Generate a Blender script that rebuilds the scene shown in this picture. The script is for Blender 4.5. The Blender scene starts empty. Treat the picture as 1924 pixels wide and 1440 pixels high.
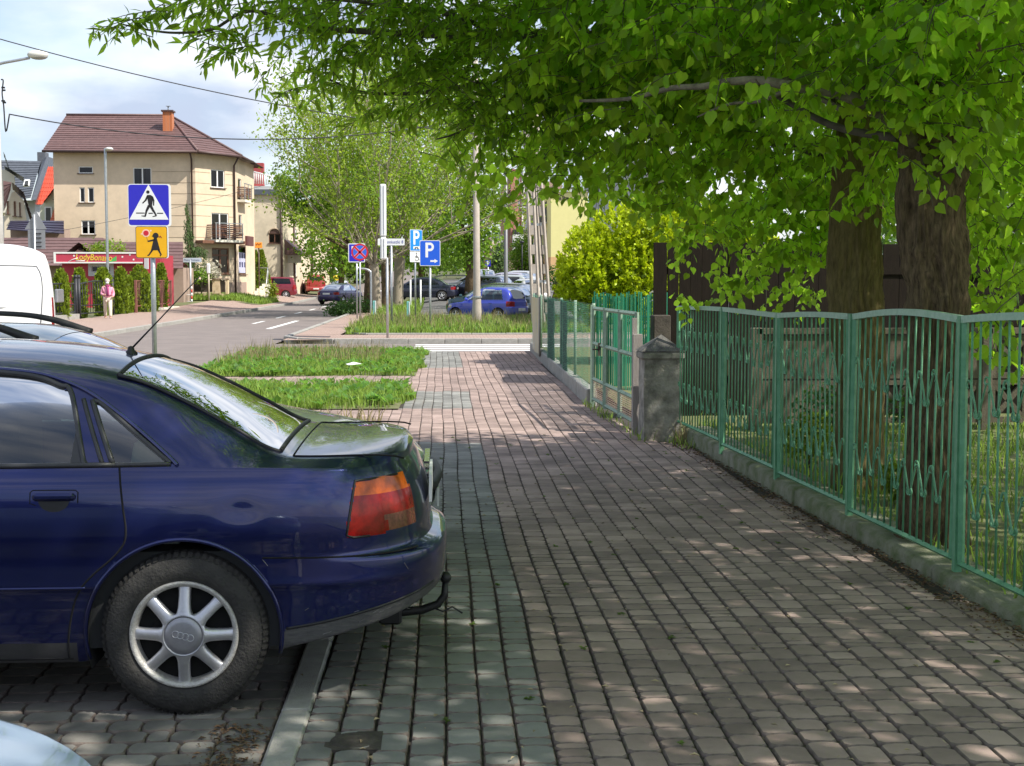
import bpy, math, random
import numpy as np
from mathutils import Vector, Matrix
R = math.radians
random.seed(7)
rng = np.random.default_rng(7)
S = bpy.context.scene
COL = S.collection

# ---------------------------------------------------------------- camera
FPX, CX, CY = 2650.0, 962.0, 720.0
CAMH = 1.63
cam = bpy.data.cameras.new('camera')
cam.sensor_width = 36.0
cam.lens = 36.0 * FPX / 1924.0
cam.clip_start = 0.05
cam.clip_end = 3000
camo = bpy.data.objects.new('camera', cam)
camo.location = (0, 0, CAMH)
camo.rotation_euler = (R(90 - 4.165), 0, R(-2.85))
COL.objects.link(camo)
S.camera = camo
CR = camo.rotation_euler.to_matrix()

# ---------------------------------------------------------------- sky and sun
SUN = Vector((0.885 * math.cos(R(50)), -0.466 * math.cos(R(50)), math.sin(R(50)))).normalized()
w = bpy.data.worlds.new('World')
S.world = w
w.use_nodes = True
nt = w.node_tree
nt.nodes.clear()
wo = nt.nodes.new('ShaderNodeOutputWorld')
bg = nt.nodes.new('ShaderNodeBackground')
bg.inputs['Strength'].default_value = 0.13
sky = nt.nodes.new('ShaderNodeTexSky')
sky.sky_type = 'NISHITA'
sky.sun_disc = False
sky.sun_elevation = R(50)
sky.sun_rotation = math.atan2(SUN.x, SUN.y)
sky.air_density = 1.0
sky.dust_density = 1.0
tc = nt.nodes.new('ShaderNodeTexCoord')
mp = nt.nodes.new('ShaderNodeMapping')
mp.inputs['Scale'].default_value = (1.6, 1.6, 4.2)
mp.inputs['Location'].default_value = (0.35, 0.2, 0.1)
no = nt.nodes.new('ShaderNodeTexNoise')
no.inputs['Scale'].default_value = 2.3
no.inputs['Detail'].default_value = 9
no.inputs['Roughness'].default_value = 0.52
no.inputs['Distortion'].default_value = 0.35
rp = nt.nodes.new('ShaderNodeValToRGB')
rp.color_ramp.elements[0].position = 0.36
rp.color_ramp.elements[0].color = (0.05, 0.05, 0.05, 1)
rp.color_ramp.elements[1].position = 0.60
rp.color_ramp.elements[1].color = (0.93, 0.93, 0.93, 1)
n2 = nt.nodes.new('ShaderNodeTexNoise')
n2.inputs['Scale'].default_value = 3.6
n2.inputs['Detail'].default_value = 8
r2 = nt.nodes.new('ShaderNodeValToRGB')
r2.color_ramp.elements[0].position = 0.41
r2.color_ramp.elements[0].color = (3.05, 3.5, 4.5, 1)
r2.color_ramp.elements[1].position = 0.60
r2.color_ramp.elements[1].color = (6.1, 6.2, 6.5, 1)
mx = nt.nodes.new('ShaderNodeMix')
mx.data_type = 'RGBA'
L = nt.links
L.new(tc.outputs['Generated'], mp.inputs['Vector'])
L.new(mp.outputs['Vector'], no.inputs['Vector'])
L.new(mp.outputs['Vector'], n2.inputs['Vector'])
L.new(no.outputs['Fac'], rp.inputs['Fac'])
L.new(n2.outputs['Fac'], r2.inputs['Fac'])
L.new(rp.outputs['Color'], mx.inputs['Factor'])
L.new(sky.outputs['Color'], mx.inputs['A'])
L.new(r2.outputs['Color'], mx.inputs['B'])
L.new(mx.outputs['Result'], bg.inputs['Color'])
L.new(bg.outputs['Background'], wo.inputs['Surface'])
sl = bpy.data.lights.new('sun', 'SUN')
sl.energy = 4.8
sl.angle = R(0.53)
sl.color = (1.0, 0.95, 0.86)
so = bpy.data.objects.new('sun', sl)
so.rotation_euler = SUN.to_track_quat('Z', 'Y').to_euler()
so.location = (20, -10, 30)
COL.objects.link(so)
vs = S.view_settings
vs.view_transform = 'Standard'
vs.look = 'None'
vs.gamma = 1
vs.use_curve_mapping = False
vs.exposure = 0.6
S.cycles.max_bounces = 8
S.cycles.transparent_max_bounces = 12
S.cycles.use_denoising = True

# ---------------------------------------------------------------- helpers
def P(px, py, Y):
    """point on the ray of photo pixel (px,py) at world depth Y"""
    d = CR @ Vector(((px - CX) / FPX, (CY - py) / FPX, -1.0))
    t = Y / d.y
    return Vector((d.x * t, Y, CAMH + d.z * t))

def interp(x, tab):
    return float(np.interp(x, [a for a, b in tab], [b for a, b in tab]))

def smooth01(t):
    t = min(1, max(0, t))
    return t * t * (3 - 2 * t)

ROADZ = [(60, 0), (98, .05), (130, .3), (200, 1.5), (330, 4.2), (900, 12)]
PARKZ = [(58, 0), (100, .75), (140, 1.6), (330, 4.2), (900, 12)]
LEFTZ = [(50, .08), (72, .12), (92, .42), (130, .55), (200, 1.5), (330, 4.2), (900, 12)]
def gz(x, y):
    r, p, l = interp(y, ROADZ), interp(y, PARKZ), interp(y, LEFTZ)
    if x > -10.8:
        k = smooth01((x + 3.0) / 3.0)
        return r * (1 - k) + p * k
    k = smooth01((-10.8 - x) / 3.0)
    return r * (1 - k) + l * k

def mat(name, col, rough=0.6, metal=0.0, var=0.15, scale=6.0, bump=0.0, bscale=60.0, coat=0.0, spec=0.5,
        col2=None, isl=0.0, detail=6.0, stretch=None, stain=0.0, sscale=1.5):
    m = bpy.data.materials.new(name)
    m.use_nodes = True
    n = m.node_tree.nodes
    l = m.node_tree.links
    b = n['Principled BSDF']
    b.inputs['Roughness'].default_value = rough
    b.inputs['Metallic'].default_value = metal
    b.inputs['Specular IOR Level'].default_value = spec
    b.inputs['Coat Weight'].default_value = coat
    b.inputs['Coat Roughness'].default_value = 0.03
    c = (*col, 1)
    co = n.new('ShaderNodeTexCoord')
    src = co.outputs['Object']
    if stretch:
        mpn = n.new('ShaderNodeMapping')
        mpn.inputs['Scale'].default_value = stretch
        l.new(src, mpn.inputs['Vector'])
        src = mpn.outputs['Vector']
    out = None
    if var > 0 or col2:
        t = n.new('ShaderNodeTexNoise')
        t.inputs['Scale'].default_value = scale
        t.inputs['Detail'].default_value = detail
        t.inputs['Roughness'].default_value = 0.62
        l.new(src, t.inputs['Vector'])
        rr = n.new('ShaderNodeValToRGB')
        e = rr.color_ramp.elements
        e[0].position, e[1].position = 0.3, 0.7
        if col2:
            e[0].color, e[1].color = c, (*col2, 1)
        else:
            e[0].color = (*[v * (1 - var) for v in col], 1)
            e[1].color = (*[min(1, v * (1 + var)) for v in col], 1)
        l.new(t.outputs['Fac'], rr.inputs['Fac'])
        out = rr.outputs['Color']
    if isl > 0:
        g = n.new('ShaderNodeNewGeometry')
        oi = n.new('ShaderNodeObjectInfo')
        ad = n.new('ShaderNodeMath'); ad.operation = 'ADD'
        l.new(g.outputs['Random Per Island'], ad.inputs[0])
        l.new(oi.outputs['Random'], ad.inputs[1])
        fr = n.new('ShaderNodeMath'); fr.operation = 'FRACT'
        l.new(ad.outputs[0], fr.inputs[0])
        mr = n.new('ShaderNodeMapRange')
        mr.inputs['To Min'].default_value = 1 - isl
        mr.inputs['To Max'].default_value = 1 + isl
        l.new(fr.outputs[0], mr.inputs['Value'])
        vm = n.new('ShaderNodeMix'); vm.data_type = 'RGBA'; vm.blend_type = 'MULTIPLY'
        vm.inputs['Factor'].default_value = 1
        if out is None:
            vm.inputs['A'].default_value = c
        else:
            l.new(out, vm.inputs['A'])
        l.new(mr.outputs['Result'], vm.inputs['B'])
        out = vm.outputs['Result']
    if stain > 0:
        gp_ = n.new('ShaderNodeNewGeometry')
        ts = n.new('ShaderNodeTexNoise')
        ts.inputs['Scale'].default_value = sscale; ts.inputs['Detail'].default_value = 9; ts.inputs['Roughness'].default_value = .7
        l.new(gp_.outputs['Position'], ts.inputs['Vector'])
        ms = n.new('ShaderNodeMapRange')
        ms.inputs['From Min'].default_value = .38; ms.inputs['From Max'].default_value = .58
        ms.inputs['To Min'].default_value = 1 - stain; ms.inputs['To Max'].default_value = 1.04
        l.new(ts.outputs['Fac'], ms.inputs['Value'])
        vs2 = n.new('ShaderNodeMix'); vs2.data_type = 'RGBA'; vs2.blend_type = 'MULTIPLY'; vs2.inputs['Factor'].default_value = 1
        if out is None: vs2.inputs['A'].default_value = c
        else: l.new(out, vs2.inputs['A'])
        l.new(ms.outputs['Result'], vs2.inputs['B'])
        out = vs2.outputs['Result']
    if out is None:
        b.inputs['Base Color'].default_value = c
    else:
        l.new(out, b.inputs['Base Color'])
    if bump > 0:
        t2 = n.new('ShaderNodeTexNoise')
        t2.inputs['Scale'].default_value = bscale
        t2.inputs['Detail'].default_value = 6
        l.new(src, t2.inputs['Vector'])
        bm = n.new('ShaderNodeBump')
        bm.inputs['Strength'].default_value = bump
        bm.inputs['Distance'].default_value = 0.01
        l.new(t2.outputs['Fac'], bm.inputs['Height'])
        l.new(bm.outputs['Normal'], b.inputs['Normal'])
    return m

def leafmat(name, col, trans, isl=0.3, rough=0.5, tw=0.45):
    m = mat(name, col, rough, 0, 0, isl=isl, spec=0.35)
    n = m.node_tree.nodes; l = m.node_tree.links
    b = n['Principled BSDF']; o = n['Material Output']
    src = b.inputs['Base Color'].links[0].from_socket
    tr = n.new('ShaderNodeBsdfTranslucent')
    mm = n.new('ShaderNodeMix'); mm.data_type = 'RGBA'; mm.blend_type = 'MULTIPLY'
    mm.inputs['Factor'].default_value = 1
    l.new(src, mm.inputs['A'])
    mm.inputs['B'].default_value = (*[t / max(c, 1e-4) for t, c in zip(trans, col)], 1)
    l.new(mm.outputs['Result'], tr.inputs['Color'])
    ms = n.new('ShaderNodeMixShader')
    ms.inputs['Fac'].default_value = tw
    l.new(b.outputs['BSDF'], ms.inputs[1])
    l.new(tr.outputs['BSDF'], ms.inputs[2])
    l.new(ms.outputs['Shader'], o.inputs['Surface'])
    return m

def glassmat(name, tint=(0.25, 0.33, 0.3), rough=0.0, ior=1.55):
    m = bpy.data.materials.new(name)
    m.use_nodes = True
    n = m.node_tree.nodes; l = m.node_tree.links
    n.remove(n['Principled BSDF'])
    o = n['Material Output']
    t = n.new('ShaderNodeBsdfTransparent'); t.inputs['Color'].default_value = (*tint, 1)
    g = n.new('ShaderNodeBsdfGlossy'); g.inputs['Roughness'].default_value = rough
    f = n.new('ShaderNodeFresnel'); f.inputs['IOR'].default_value = ior
    ms = n.new('ShaderNodeMixShader')
    l.new(f.outputs['Fac'], ms.inputs['Fac'])
    l.new(t.outputs['BSDF'], ms.inputs[1]); l.new(g.outputs['BSDF'], ms.inputs[2])
    l.new(ms.outputs['Shader'], o.inputs['Surface'])
    return m

def link(o, parent=None, loc=None):
    COL.objects.link(o)
    if parent is not None:
        o.parent = parent
    if loc is not None:
        o.location = loc
    return o

def tag(o, label=None, cat=None, group=None, kind=None):
    if label: o['label'] = label
    if cat: o['category'] = cat
    if group: o['group'] = group
    if kind: o['kind'] = kind
    return o

def thing(name, label, cat, loc=(0, 0, 0), rz=0.0, group=None):
    o = bpy.data.objects.new(name, None)
    o.empty_display_size = 0.1
    COL.objects.link(o)
    o.location = loc
    o.rotation_euler = (0, 0, rz)
    return tag(o, label, cat, group)

def kids(o):
    return [c for c in o.children]

def copy_tree(o, parent=None):
    c = o.copy()
    COL.objects.link(c)
    if parent is not None:
        c.parent = parent
    for ch in list(o.children):
        copy_tree(ch, c)
    return c

def npmesh(name, V, F, mats, parent=None, smooth=False, mi=None, loc=None):
    V = np.asarray(V, dtype=np.float32).reshape(-1, 3)
    F = np.asarray(F, dtype=np.int32)
    me = bpy.data.meshes.new(name)
    n, k = F.shape
    me.vertices.add(len(V)); me.vertices.foreach_set('co', V.ravel())
    me.loops.add(n * k); me.loops.foreach_set('vertex_index', F.ravel())
    me.polygons.add(n)
    me.polygons.foreach_set('loop_start', np.arange(n, dtype=np.int32) * k)
    me.polygons.foreach_set('loop_total', np.full(n, k, dtype=np.int32))
    me.polygons.foreach_set('use_smooth', np.full(n, bool(smooth)))
    if mi is not None:
        me.polygons.foreach_set('material_index', np.asarray(mi, dtype=np.int32))
    for m in (mats if isinstance(mats, (list, tuple)) else [mats]):
        me.materials.append(m)
    me.update(calc_edges=True)
    o = bpy.data.objects.new(name, me)
    return link(o, parent, loc)

class MB:
    def __init__(s):
        s.v = []; s.f = []; s.m = []; s.sm = []
    def add(s, vs, fs, m=0, sm=False):
        b = len(s.v)
        s.v += [tuple(v) for v in vs]
        for f in fs:
            s.f.append(tuple(b + i for i in f)); s.m.append(m); s.sm.append(sm)
        return s
    def box(s, x0, x1, y0, y1, z0, z1, m=0):
        vs = [(x0, y0, z0), (x1, y0, z0), (x1, y1, z0), (x0, y1, z0), (x0, y0, z1), (x1, y0, z1), (x1, y1, z1), (x0, y1, z1)]
        return s.add(vs, [(3, 2, 1, 0), (4, 5, 6, 7), (0, 1, 5, 4), (1, 2, 6, 5), (2, 3, 7, 6), (3, 0, 4, 7)], m)
    def cbox(s, c, d, rz=0.0, m=0, bev=0.0):
        """box with centre c, dims d, rotated about z, optional chamfer"""
        cx, cy, cz = c; hx, hy, hz = [v / 2 for v in d]
        ca, sa = math.cos(rz), math.sin(rz)
        def t(x, y, z): return (cx + x * ca - y * sa, cy + x * sa + y * ca, cz + z)
        if bev <= 0:
            vs = [t(x, y, z) for z in (-hz, hz) for x, y in ((-hx, -hy), (hx, -hy), (hx, hy), (-hx, hy))]
            return s.add(vs, [(3, 2, 1, 0), (4, 5, 6, 7), (0, 1, 5, 4), (1, 2, 6, 5), (2, 3, 7, 6), (3, 0, 4, 7)], m)
        b = min(bev, hx * .9, hy * .9, hz * .9)
        ring = [(-hx + b, -hy), (hx - b, -hy), (hx, -hy + b), (hx, hy - b), (hx - b, hy), (-hx + b, hy), (-hx, hy - b), (-hx, -hy + b)]
        inn = [(x * (hx - b) / hx, y * (hy - b) / hy) for x, y in ring]
        vs = [t(x, y, -hz) for x, y in inn] + [t(x, y, -hz + b) for x, y in ring] + [t(x, y, hz - b) for x, y in ring] + [t(x, y, hz) for x, y in inn]
        fs = [tuple(range(7, -1, -1)), tuple(range(24, 32))]
        for L0 in (0, 8, 16):
            for i in range(8):
                j = (i + 1) % 8
                fs.append((L0 + i, L0 + j, L0 + 8 + j, L0 + 8 + i))
        return s.add(vs, fs, m)
    def tube(s, pts, r, n=8, m=0, cap=True, sm=True):
        pts = [Vector(p) for p in pts]
        rs = r if isinstance(r, (list, tuple)) else [r] * len(pts)
        vs = []
        up = None
        for i, p in enumerate(pts):
            a = pts[max(0, i - 1)]; b = pts[min(len(pts) - 1, i + 1)]
            t = (b - a)
            if t.length < 1e-9: t = Vector((0, 0, 1))
            t.normalize()
            if up is None:
                up = t.cross(Vector((0, 0, 1)) if abs(t.z) < .9 else Vector((1, 0, 0))).normalized()
            up = (up - t * up.dot(t))
            if up.length < 1e-6: up = t.orthogonal()
            up.normalize()
            sd = t.cross(up)
            for k in range(n):
                a_ = 2 * math.pi * k / n
                vs.append(p + (up * math.cos(a_) + sd * math.sin(a_)) * rs[i])
        fs = []
        for i in range(len(pts) - 1):
            for k in range(n):
                k2 = (k + 1) % n
                fs.append((i * n + k, i * n + k2, (i + 1) * n + k2, (i + 1) * n + k))
        s.add(vs, fs, m, sm)
        if cap:
            b = len(s.v) - len(vs)
            s.f.append(tuple(b + k for k in range(n - 1, -1, -1))); s.m.append(m); s.sm.append(False)
            e = b + (len(pts) - 1) * n
            s.f.append(tuple(e + k for k in range(n))); s.m.append(m); s.sm.append(False)
        return s
    def lathe(s, prof, c=(0, 0, 0), axis='z', n=24, m=0, sm=True):
        vs = []
        for r_, h in prof:
            for k in range(n):
                a = 2 * math.pi * k / n
                x, y = r_ * math.cos(a), r_ * math.sin(a)
                if axis == 'z': vs.append((c[0] + x, c[1] + y, c[2] + h))
                elif axis == 'y': vs.append((c[0] + x, c[1] + h, c[2] + y))
                else: vs.append((c[0] + h, c[1] + x, c[2] + y))
        fs = []
        for i in range(len(prof) - 1):
            for k in range(n):
                k2 = (k + 1) % n
                q = (i * n + k, i * n + k2, (i + 1) * n + k2, (i + 1) * n + k)
                fs.append(q if axis != 'y' else q[::-1])
        return s.add(vs, fs, m, sm)
    def prism(s, poly, a, b, m=0):
        """poly: list of 3D points (one face), extruded by vector b-a"""
        d = Vector(b) - Vector(a)
        n = len(poly)
        vs = [Vector(p) for p in poly] + [Vector(p) + d for p in poly]
        fs = [tuple(range(n - 1, -1, -1)), tuple(range(n, 2 * n))] + [(i, (i + 1) % n, n + (i + 1) % n, n + i) for i in range(n)]
        return s.add(vs, fs, m)
    def sphere(s, c, r, n=12, k=8, m=0, sc=(1, 1, 1)):
        prof = [(max(1e-4, math.sin(math.pi * i / k)) , -math.cos(math.pi * i / k)) for i in range(k + 1)]
        vs = []
        for r_, h in prof:
            for j in range(n):
                a = 2 * math.pi * j / n
                vs.append((c[0] + r * sc[0] * r_ * math.cos(a), c[1] + r * sc[1] * r_ * math.sin(a), c[2] + r * sc[2] * h))
        fs = [(i * n + j, i * n + (j + 1) % n, (i + 1) * n + (j + 1) % n, (i + 1) * n + j) for i in range(k) for j in range(n)]
        return s.add(vs, fs, m, True)
    def split(s):
        par = list(range(len(s.v)))
        def find(a):
            while par[a] != a:
                par[a] = par[par[a]]; a = par[a]
            return a
        for f in s.f:
            r0 = find(f[0])
            for i in f[1:]:
                par[find(i)] = r0
        gr = {}
        for k, f in enumerate(s.f): gr.setdefault(find(f[0]), []).append(k)
        out = []
        for ks in gr.values():
            m = MB(); mp = {}
            for k in ks:
                for i in s.f[k]:
                    if i not in mp: mp[i] = len(m.v); m.v.append(s.v[i])
                m.f.append(tuple(mp[i] for i in s.f[k])); m.m.append(s.m[k]); m.sm.append(s.sm[k])
            out.append(m)
        return out
    def builds(s, name, mats, parent=None):
        """each loose piece becomes an object of its own"""
        return [m.build(name, mats, parent) for m in s.split()]
    def build(s, name, mats, parent=None, loc=None):
        me = bpy.data.meshes.new(name)
        me.from_pydata(s.v, [], s.f)
        for q in (mats if isinstance(mats, (list, tuple)) else [mats]):
            me.materials.append(q)
        if s.f:
            me.polygons.foreach_set('material_index', s.m)
            me.polygons.foreach_set('use_smooth', s.sm)
        me.update()
        o = bpy.data.objects.new(name, me)
        return link(o, parent, loc)

def text_mesh(txt, size, m, name, parent, mtx, ext=0.002, sx=1.0, shear=0.0, align='CENTER'):
    cu = bpy.data.curves.new(name, 'FONT')
    cu.body = txt; cu.size = size; cu.extrude = ext; cu.align_x = align; cu.align_y = 'CENTER'; cu.shear = shear
    cu.resolution_u = 3
    to = bpy.data.objects.new(name + '_tmp', cu)
    COL.objects.link(to)
    dg = bpy.context.evaluated_depsgraph_get()
    me = bpy.data.meshes.new_from_object(to.evaluated_get(dg))
    bpy.data.objects.remove(to)
    bpy.data.curves.remove(cu)
    me.transform(mtx @ Matrix.Diagonal((sx, 1, 1, 1)))
    me.materials.clear(); me.materials.append(m)
    o = bpy.data.objects.new(name, me)
    return link(o, parent)
# matrix that stands a flat text (x right, y up) facing -Y
FACE = Matrix.Rotation(R(90), 4, 'X')

def sheet(name, poly, off, m, kind='structure', step=None, parent=None):
    """flat ground sheet over a polygon (x,y), following gz"""
    mb = MB()
    if step is None:
        mb.add([(x, y, gz(x, y) + off) for x, y in poly], [tuple(range(len(poly)))])
    else:
        (x0, y0), (x1, y1) = poly
        xs = np.arange(x0, x1 + 1e-6, (x1 - x0) / max(1, round((x1 - x0) / step[0])))
        ys = np.arange(y0, y1 + 1e-6, (y1 - y0) / max(1, round((y1 - y0) / step[1])))
        vs = [(x, y, gz(x, y) + off) for y in ys for x in xs]
        n = len(xs)
        mb.add(vs, [(j * n + i, j * n + i + 1, (j + 1) * n + i + 1, (j + 1) * n + i) for j in range(len(ys) - 1) for i in range(n - 1)], 0, True)
    o = mb.build(name, m, parent)
    if kind: o['kind'] = kind
    return o
# ---------------------------------------------------------------- materials
M_paver_red = mat('paver_red', (.272, .205, .181), .85, 0, .25, 2.2, .7, 220, isl=.24, col2=(.395, .295, .26), spec=.3, detail=10, stain=.30, sscale=1.3)
M_paver_grey = mat('paver_grey', (.192, .194, .18), .85, 0, .25, 2.2, .7, 220, isl=.22, col2=(.28, .274, .253), spec=.3, stain=.30, sscale=1.3)
M_paver_dark = mat('paver_dark', (.17, .16, .145), .85, 0, .25, 4.0, .5, 200, isl=.25, col2=(.25, .235, .215), spec=.3, stain=.35, sscale=1.6)
M_soil = mat('joint_soil', (.045, .038, .03), .95, 0, .4, 30, .6, 150)
M_joint = mat('block_edge_dirt_shade', (.165, .135, .118), .95, 0, .35, 25, .4, 150, spec=.15)  # joint dirt, its dark tone also standing in for shadow in the gaps
M_concrete = mat('kerb_concrete', (.30, .29, .265), .9, 0, .2, 9, .5, 160, isl=.08)
M_mosswall = mat('mossy_concrete', (.075, .105, .03), .95, 0, .3, 6, .8, 90, col2=(.25, .24, .19), detail=10)
M_asphalt = mat('asphalt', (.16, .135, .125), .9, 0, .2, 1.2, .5, 300, col2=(.215, .18, .165))
M_asphalt2 = mat('car_park_asphalt', (.12, .115, .11), .9, 0, .2, 1.5, .4, 300)
M_white = mat('road_paint', (.72, .72, .70), .8, 0, .12, 8)
M_earth = mat('earth', (.10, .085, .05), .95, 0, .4, .8, .8, 30, col2=(.09, .12, .035))
M_lawn = mat('lawn_base', (.09, .13, .035), .95, 0, .3, 2.5, .8, 60, col2=(.16, .14, .07))
M_grass = leafmat('grass_blades', (.19, .29, .05), (.36, .50, .07), .5, .6, .4)
M_grass_dry = leafmat('grass_stalks', (.26, .22, .11), (.3, .26, .12), .3, .7, .3)

def paving_sheet_mat(name, c1, c2, mort, sx, sy):
    m = mat(name, c1, .85, 0, 0, spec=.3)
    n = m.node_tree.nodes; l = m.node_tree.links
    b = n['Principled BSDF']
    t = n.new('ShaderNodeTexBrick')
    co = n.new('ShaderNodeTexCoord')
    l.new(co.outputs['Object'], t.inputs['Vector'])
    t.inputs['Color1'].default_value = (*c1, 1); t.inputs['Color2'].default_value = (*c2, 1); t.inputs['Mortar'].default_value = (*mort, 1)
    t.inputs['Scale'].default_value = 1.0
    t.inputs['Mortar Size'].default_value = .006
    t.inputs['Brick Width'].default_value = sx; t.inputs['Row Height'].default_value = sy
    l.new(t.outputs['Color'], b.inputs['Base Color'])
    return m
M_pave_far = paving_sheet_mat('paving_pink', (.33, .235, .195), (.38, .28, .235), (.12, .09, .075), .2, .125)

# ---------------------------------------------------------------- ground
def grid_sheet(name, x0, x1, y0, y1, off, m, sx, sy, kind='structure'):
    return sheet(name, [(x0, y0), (x1, y1)], off, m, kind, (sx, sy))
ys_ = [-60, 20, 40, 58, 72, 85, 98, 115, 130, 160, 200, 260, 330, 600, 900]
xs_ = [-700, -200, -60, -30, -18, -13.8, -12.3, -10.8, -8, -4.5, -3, -2, -1, 0, 6, 15, 30, 60, 200, 700]
mb = MB()
mb.add([(x, y, gz(x, y) - .14) for y in ys_ for x in xs_], [(j * len(xs_) + i, j * len(xs_) + i + 1, (j + 1) * len(xs_) + i + 1, (j + 1) * len(xs_) + i) for j in range(len(ys_) - 1) for i in range(len(xs_) - 1)])
tag(mb.build('ground', M_earth), kind='structure')
grid_sheet('main_road', -10.3, -4.5, -30, 330, -.08, M_asphalt, 6, 6)
grid_sheet('side_road', -4.5, 30, 32.75, 38.2, -.081, M_asphalt, 9, 5.5)
grid_sheet('far_pavement', -4.3, 9, 38.35, 41.9, .02, M_pave_far, 9, 4)
grid_sheet('roadside_pavement', -4.3, -3.0, 41.9, 75, .024, M_pave_far, 2, 4)
grid_sheet('left_pavement', -14.2, -10.45, 22, 125, .03, M_pave_far, 1.25, 4)
grid_sheet('left_yard', -40, -14.2, 20, 125, .0, M_lawn, 6, 5)
grid_sheet('car_park', -2.2, 16, 56.5, 150, -.04, M_asphalt2, 2, 4)
grid_sheet('parking_bay', -4.5, -.62, -6, 9.5, -.056, M_soil, 5, 20)
grid_sheet('bay_path', -4.5, -.5, 9.5, 32.75, -.026, M_soil, 5, 30)
sheet('garden_lawn', [(2.98, -6), (30, -6), (30, 34), (2.35, 34), (2.30, 18), (2.50, 14.4), (2.62, 14.1), (2.88, 6.0)], .02, M_lawn)
grid_sheet('sidewalk', -.5, 2.75, -6, 32.75, -.026, M_soil, 4, 40)
sidewalk = bpy.data.objects['sidewalk']
parking = bpy.data.objects['parking_bay']

# painted markings on the roads
def mark(x0, x1, y0, y1, off):
    return [(x0, y0, gz(x0, y0) + off), (x1, y0, gz(x1, y0) + off), (x1, y1, gz(x1, y1) + off), (x0, y1, gz(x0, y1) + off)]
zb = bpy.data.objects['side_road']
for k in range(5):
    q = MB(); y = 33.15 + k * 1.0
    q.add(mark(-.7, 3.2, y, y + .5, -.077), [(0, 1, 2, 3)]); q.build('crossing_stripe', M_white, zb)
mr = bpy.data.objects['main_road']
for k in range(10):
    q = MB(); y = 56 + k * 8
    q.add(mark(-7.5, -7.36, y, y + 3.5, -.075), [(0, 1, 2, 3)]); q.build('lane_line', M_white, mr)
for k in range(7):
    q = MB(); x = -9.6 + k * .75
    q.add(mark(x, x + .4, 146, 149, -.07), [(0, 1, 2, 3)]); q.build('crossing_stripe', M_white, mr)
q = MB(); q.add(mark(-6.2, -6.0, 50, 60, -.075), [(0, 1, 2, 3)]); q.build('lane_line', M_white, mr)

# ---------------------------------------------------------------- kerbs
def kerb_run(label, pts, wd=.12, top=.0, h=.2, ln=1.0, m=None, cap=60):
    k = None
    root = bpy.data.objects.new('kerb', None); link(root); root['kind'] = 'structure'
    n = 0
    for (a, b) in zip(pts[:-1], pts[1:]):
        a = Vector(a); b = Vector(b); d = b - a; L_ = d.length
        cnt = max(1, round(L_ / ln)); rz = math.atan2(d.y, d.x)
        for i in range(cnt):
            c = a + d * ((i + .5) / cnt)
            q = MB()
            z = gz(c.x, c.y) + top
            q.cbox((0, 0, -h / 2), (L_ / cnt - .008, wd, h), 0, 0, .012)
            o = q.build('kerb_stone', m or M_concrete, root)
            o.location = (c.x, c.y, z + random.uniform(-.003, .003)); o.rotation_euler = (0, 0, rz)
            n += 1
    return root
kerb_run('', [(-.56, -1.0), (-.56, 9.5)], .115, .004, .2, 1.0)
kerb_run('', [(-4.42, 9.5), (-4.42, 32.0), (-3.9, 32.75), (-.4, 32.75)], .15, .01, .25, 1.0)
kerb_run('', [(9, 38.28), (-2.9, 38.28), (-3.9, 38.9), (-4.4, 40.2), (-4.4, 75)], .15, .06, .3, 1.0)
kerb_run('', [(-10.38, 24), (-10.38, 125)], .15, .06, .3, 1.5)
kerb_run('', [(6, 41.95), (-2.2, 41.95), (-2.85, 42.6), (-2.95, 44), (-2.95, 75)], .08, .07, .25, 1.0)

# ---------------------------------------------------------------- block paving
PAV = {}
def paver_mesh(lx, ly, k, m, nm='paver'):
    """block whose walking face is lx by ly, worn corners and bowed ends; origin at top centre"""
    key = (round(lx, 3), round(ly, 3), k, m.name)
    if key in PAV: return PAV[key]
    v, f = paver_geo(lx, ly, random.Random(k * 37 + int(ly * 1000)))
    me = bpy.data.meshes.new(nm)
    me.from_pydata(v, [], f)
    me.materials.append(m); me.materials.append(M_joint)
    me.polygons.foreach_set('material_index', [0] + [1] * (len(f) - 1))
    me.polygons.foreach_set('use_smooth', [False] + [True] * (len(f) - 1))
    PAV[key] = me
    return me
def paver_geo(lx, ly, r, bh=.008):
    a, b = lx / 2 - .0036, ly / 2 - .0026
    c = min(.019, b * .55)
    j = lambda: r.uniform(-.0016, .0016)
    bow = .0075
    out = [(-a + c, -b + j()), (0, -b + bow * .3), (a - c, -b + j()), (a, -b + c), (a + j(), 0), (a, b - c * .8), (a - c, b + j()), (0, b + bow), (-a + c, b + j()), (-a, b - c * .8), (-a + j(), 0), (-a, -b + c)]
    n = len(out)
    inn = [(x * (a - .005) / a, y * (b - .0066) / b) for x, y in out]
    v = [(x, y, 0) for x, y in inn] + [(x, y, -bh) for x, y in out] + [(x, y, -.04) for x, y in out]
    f = [tuple(range(n))]
    for L0 in (0, n):
        f += [(L0 + n + i, L0 + n + (i + 1) % n, L0 + (i + 1) % n, L0 + i) for i in range(n)]
    return v, f
def right_edge(y):
    return float(np.interp(y, [3, 6.5, 14.1, 14.2, 15.1, 18.2, 32.6], [2.83, 2.70, 2.42, 2.10, 2.12, 1.93, 2.1]))
CW = .1275
LENS = [.062, .083, .125, .182]
def zwarp(x, y):
    return .005 * math.sin(x * 1.9 + y * .7) + .004 * math.sin(y * 1.3 - x * .8) - .004
def xwarp(y, i):
    return .007 * math.sin(y * .9 + 1.3) + .004 * math.sin(y * 2.3 + i * .6)
pieces = []
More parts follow.
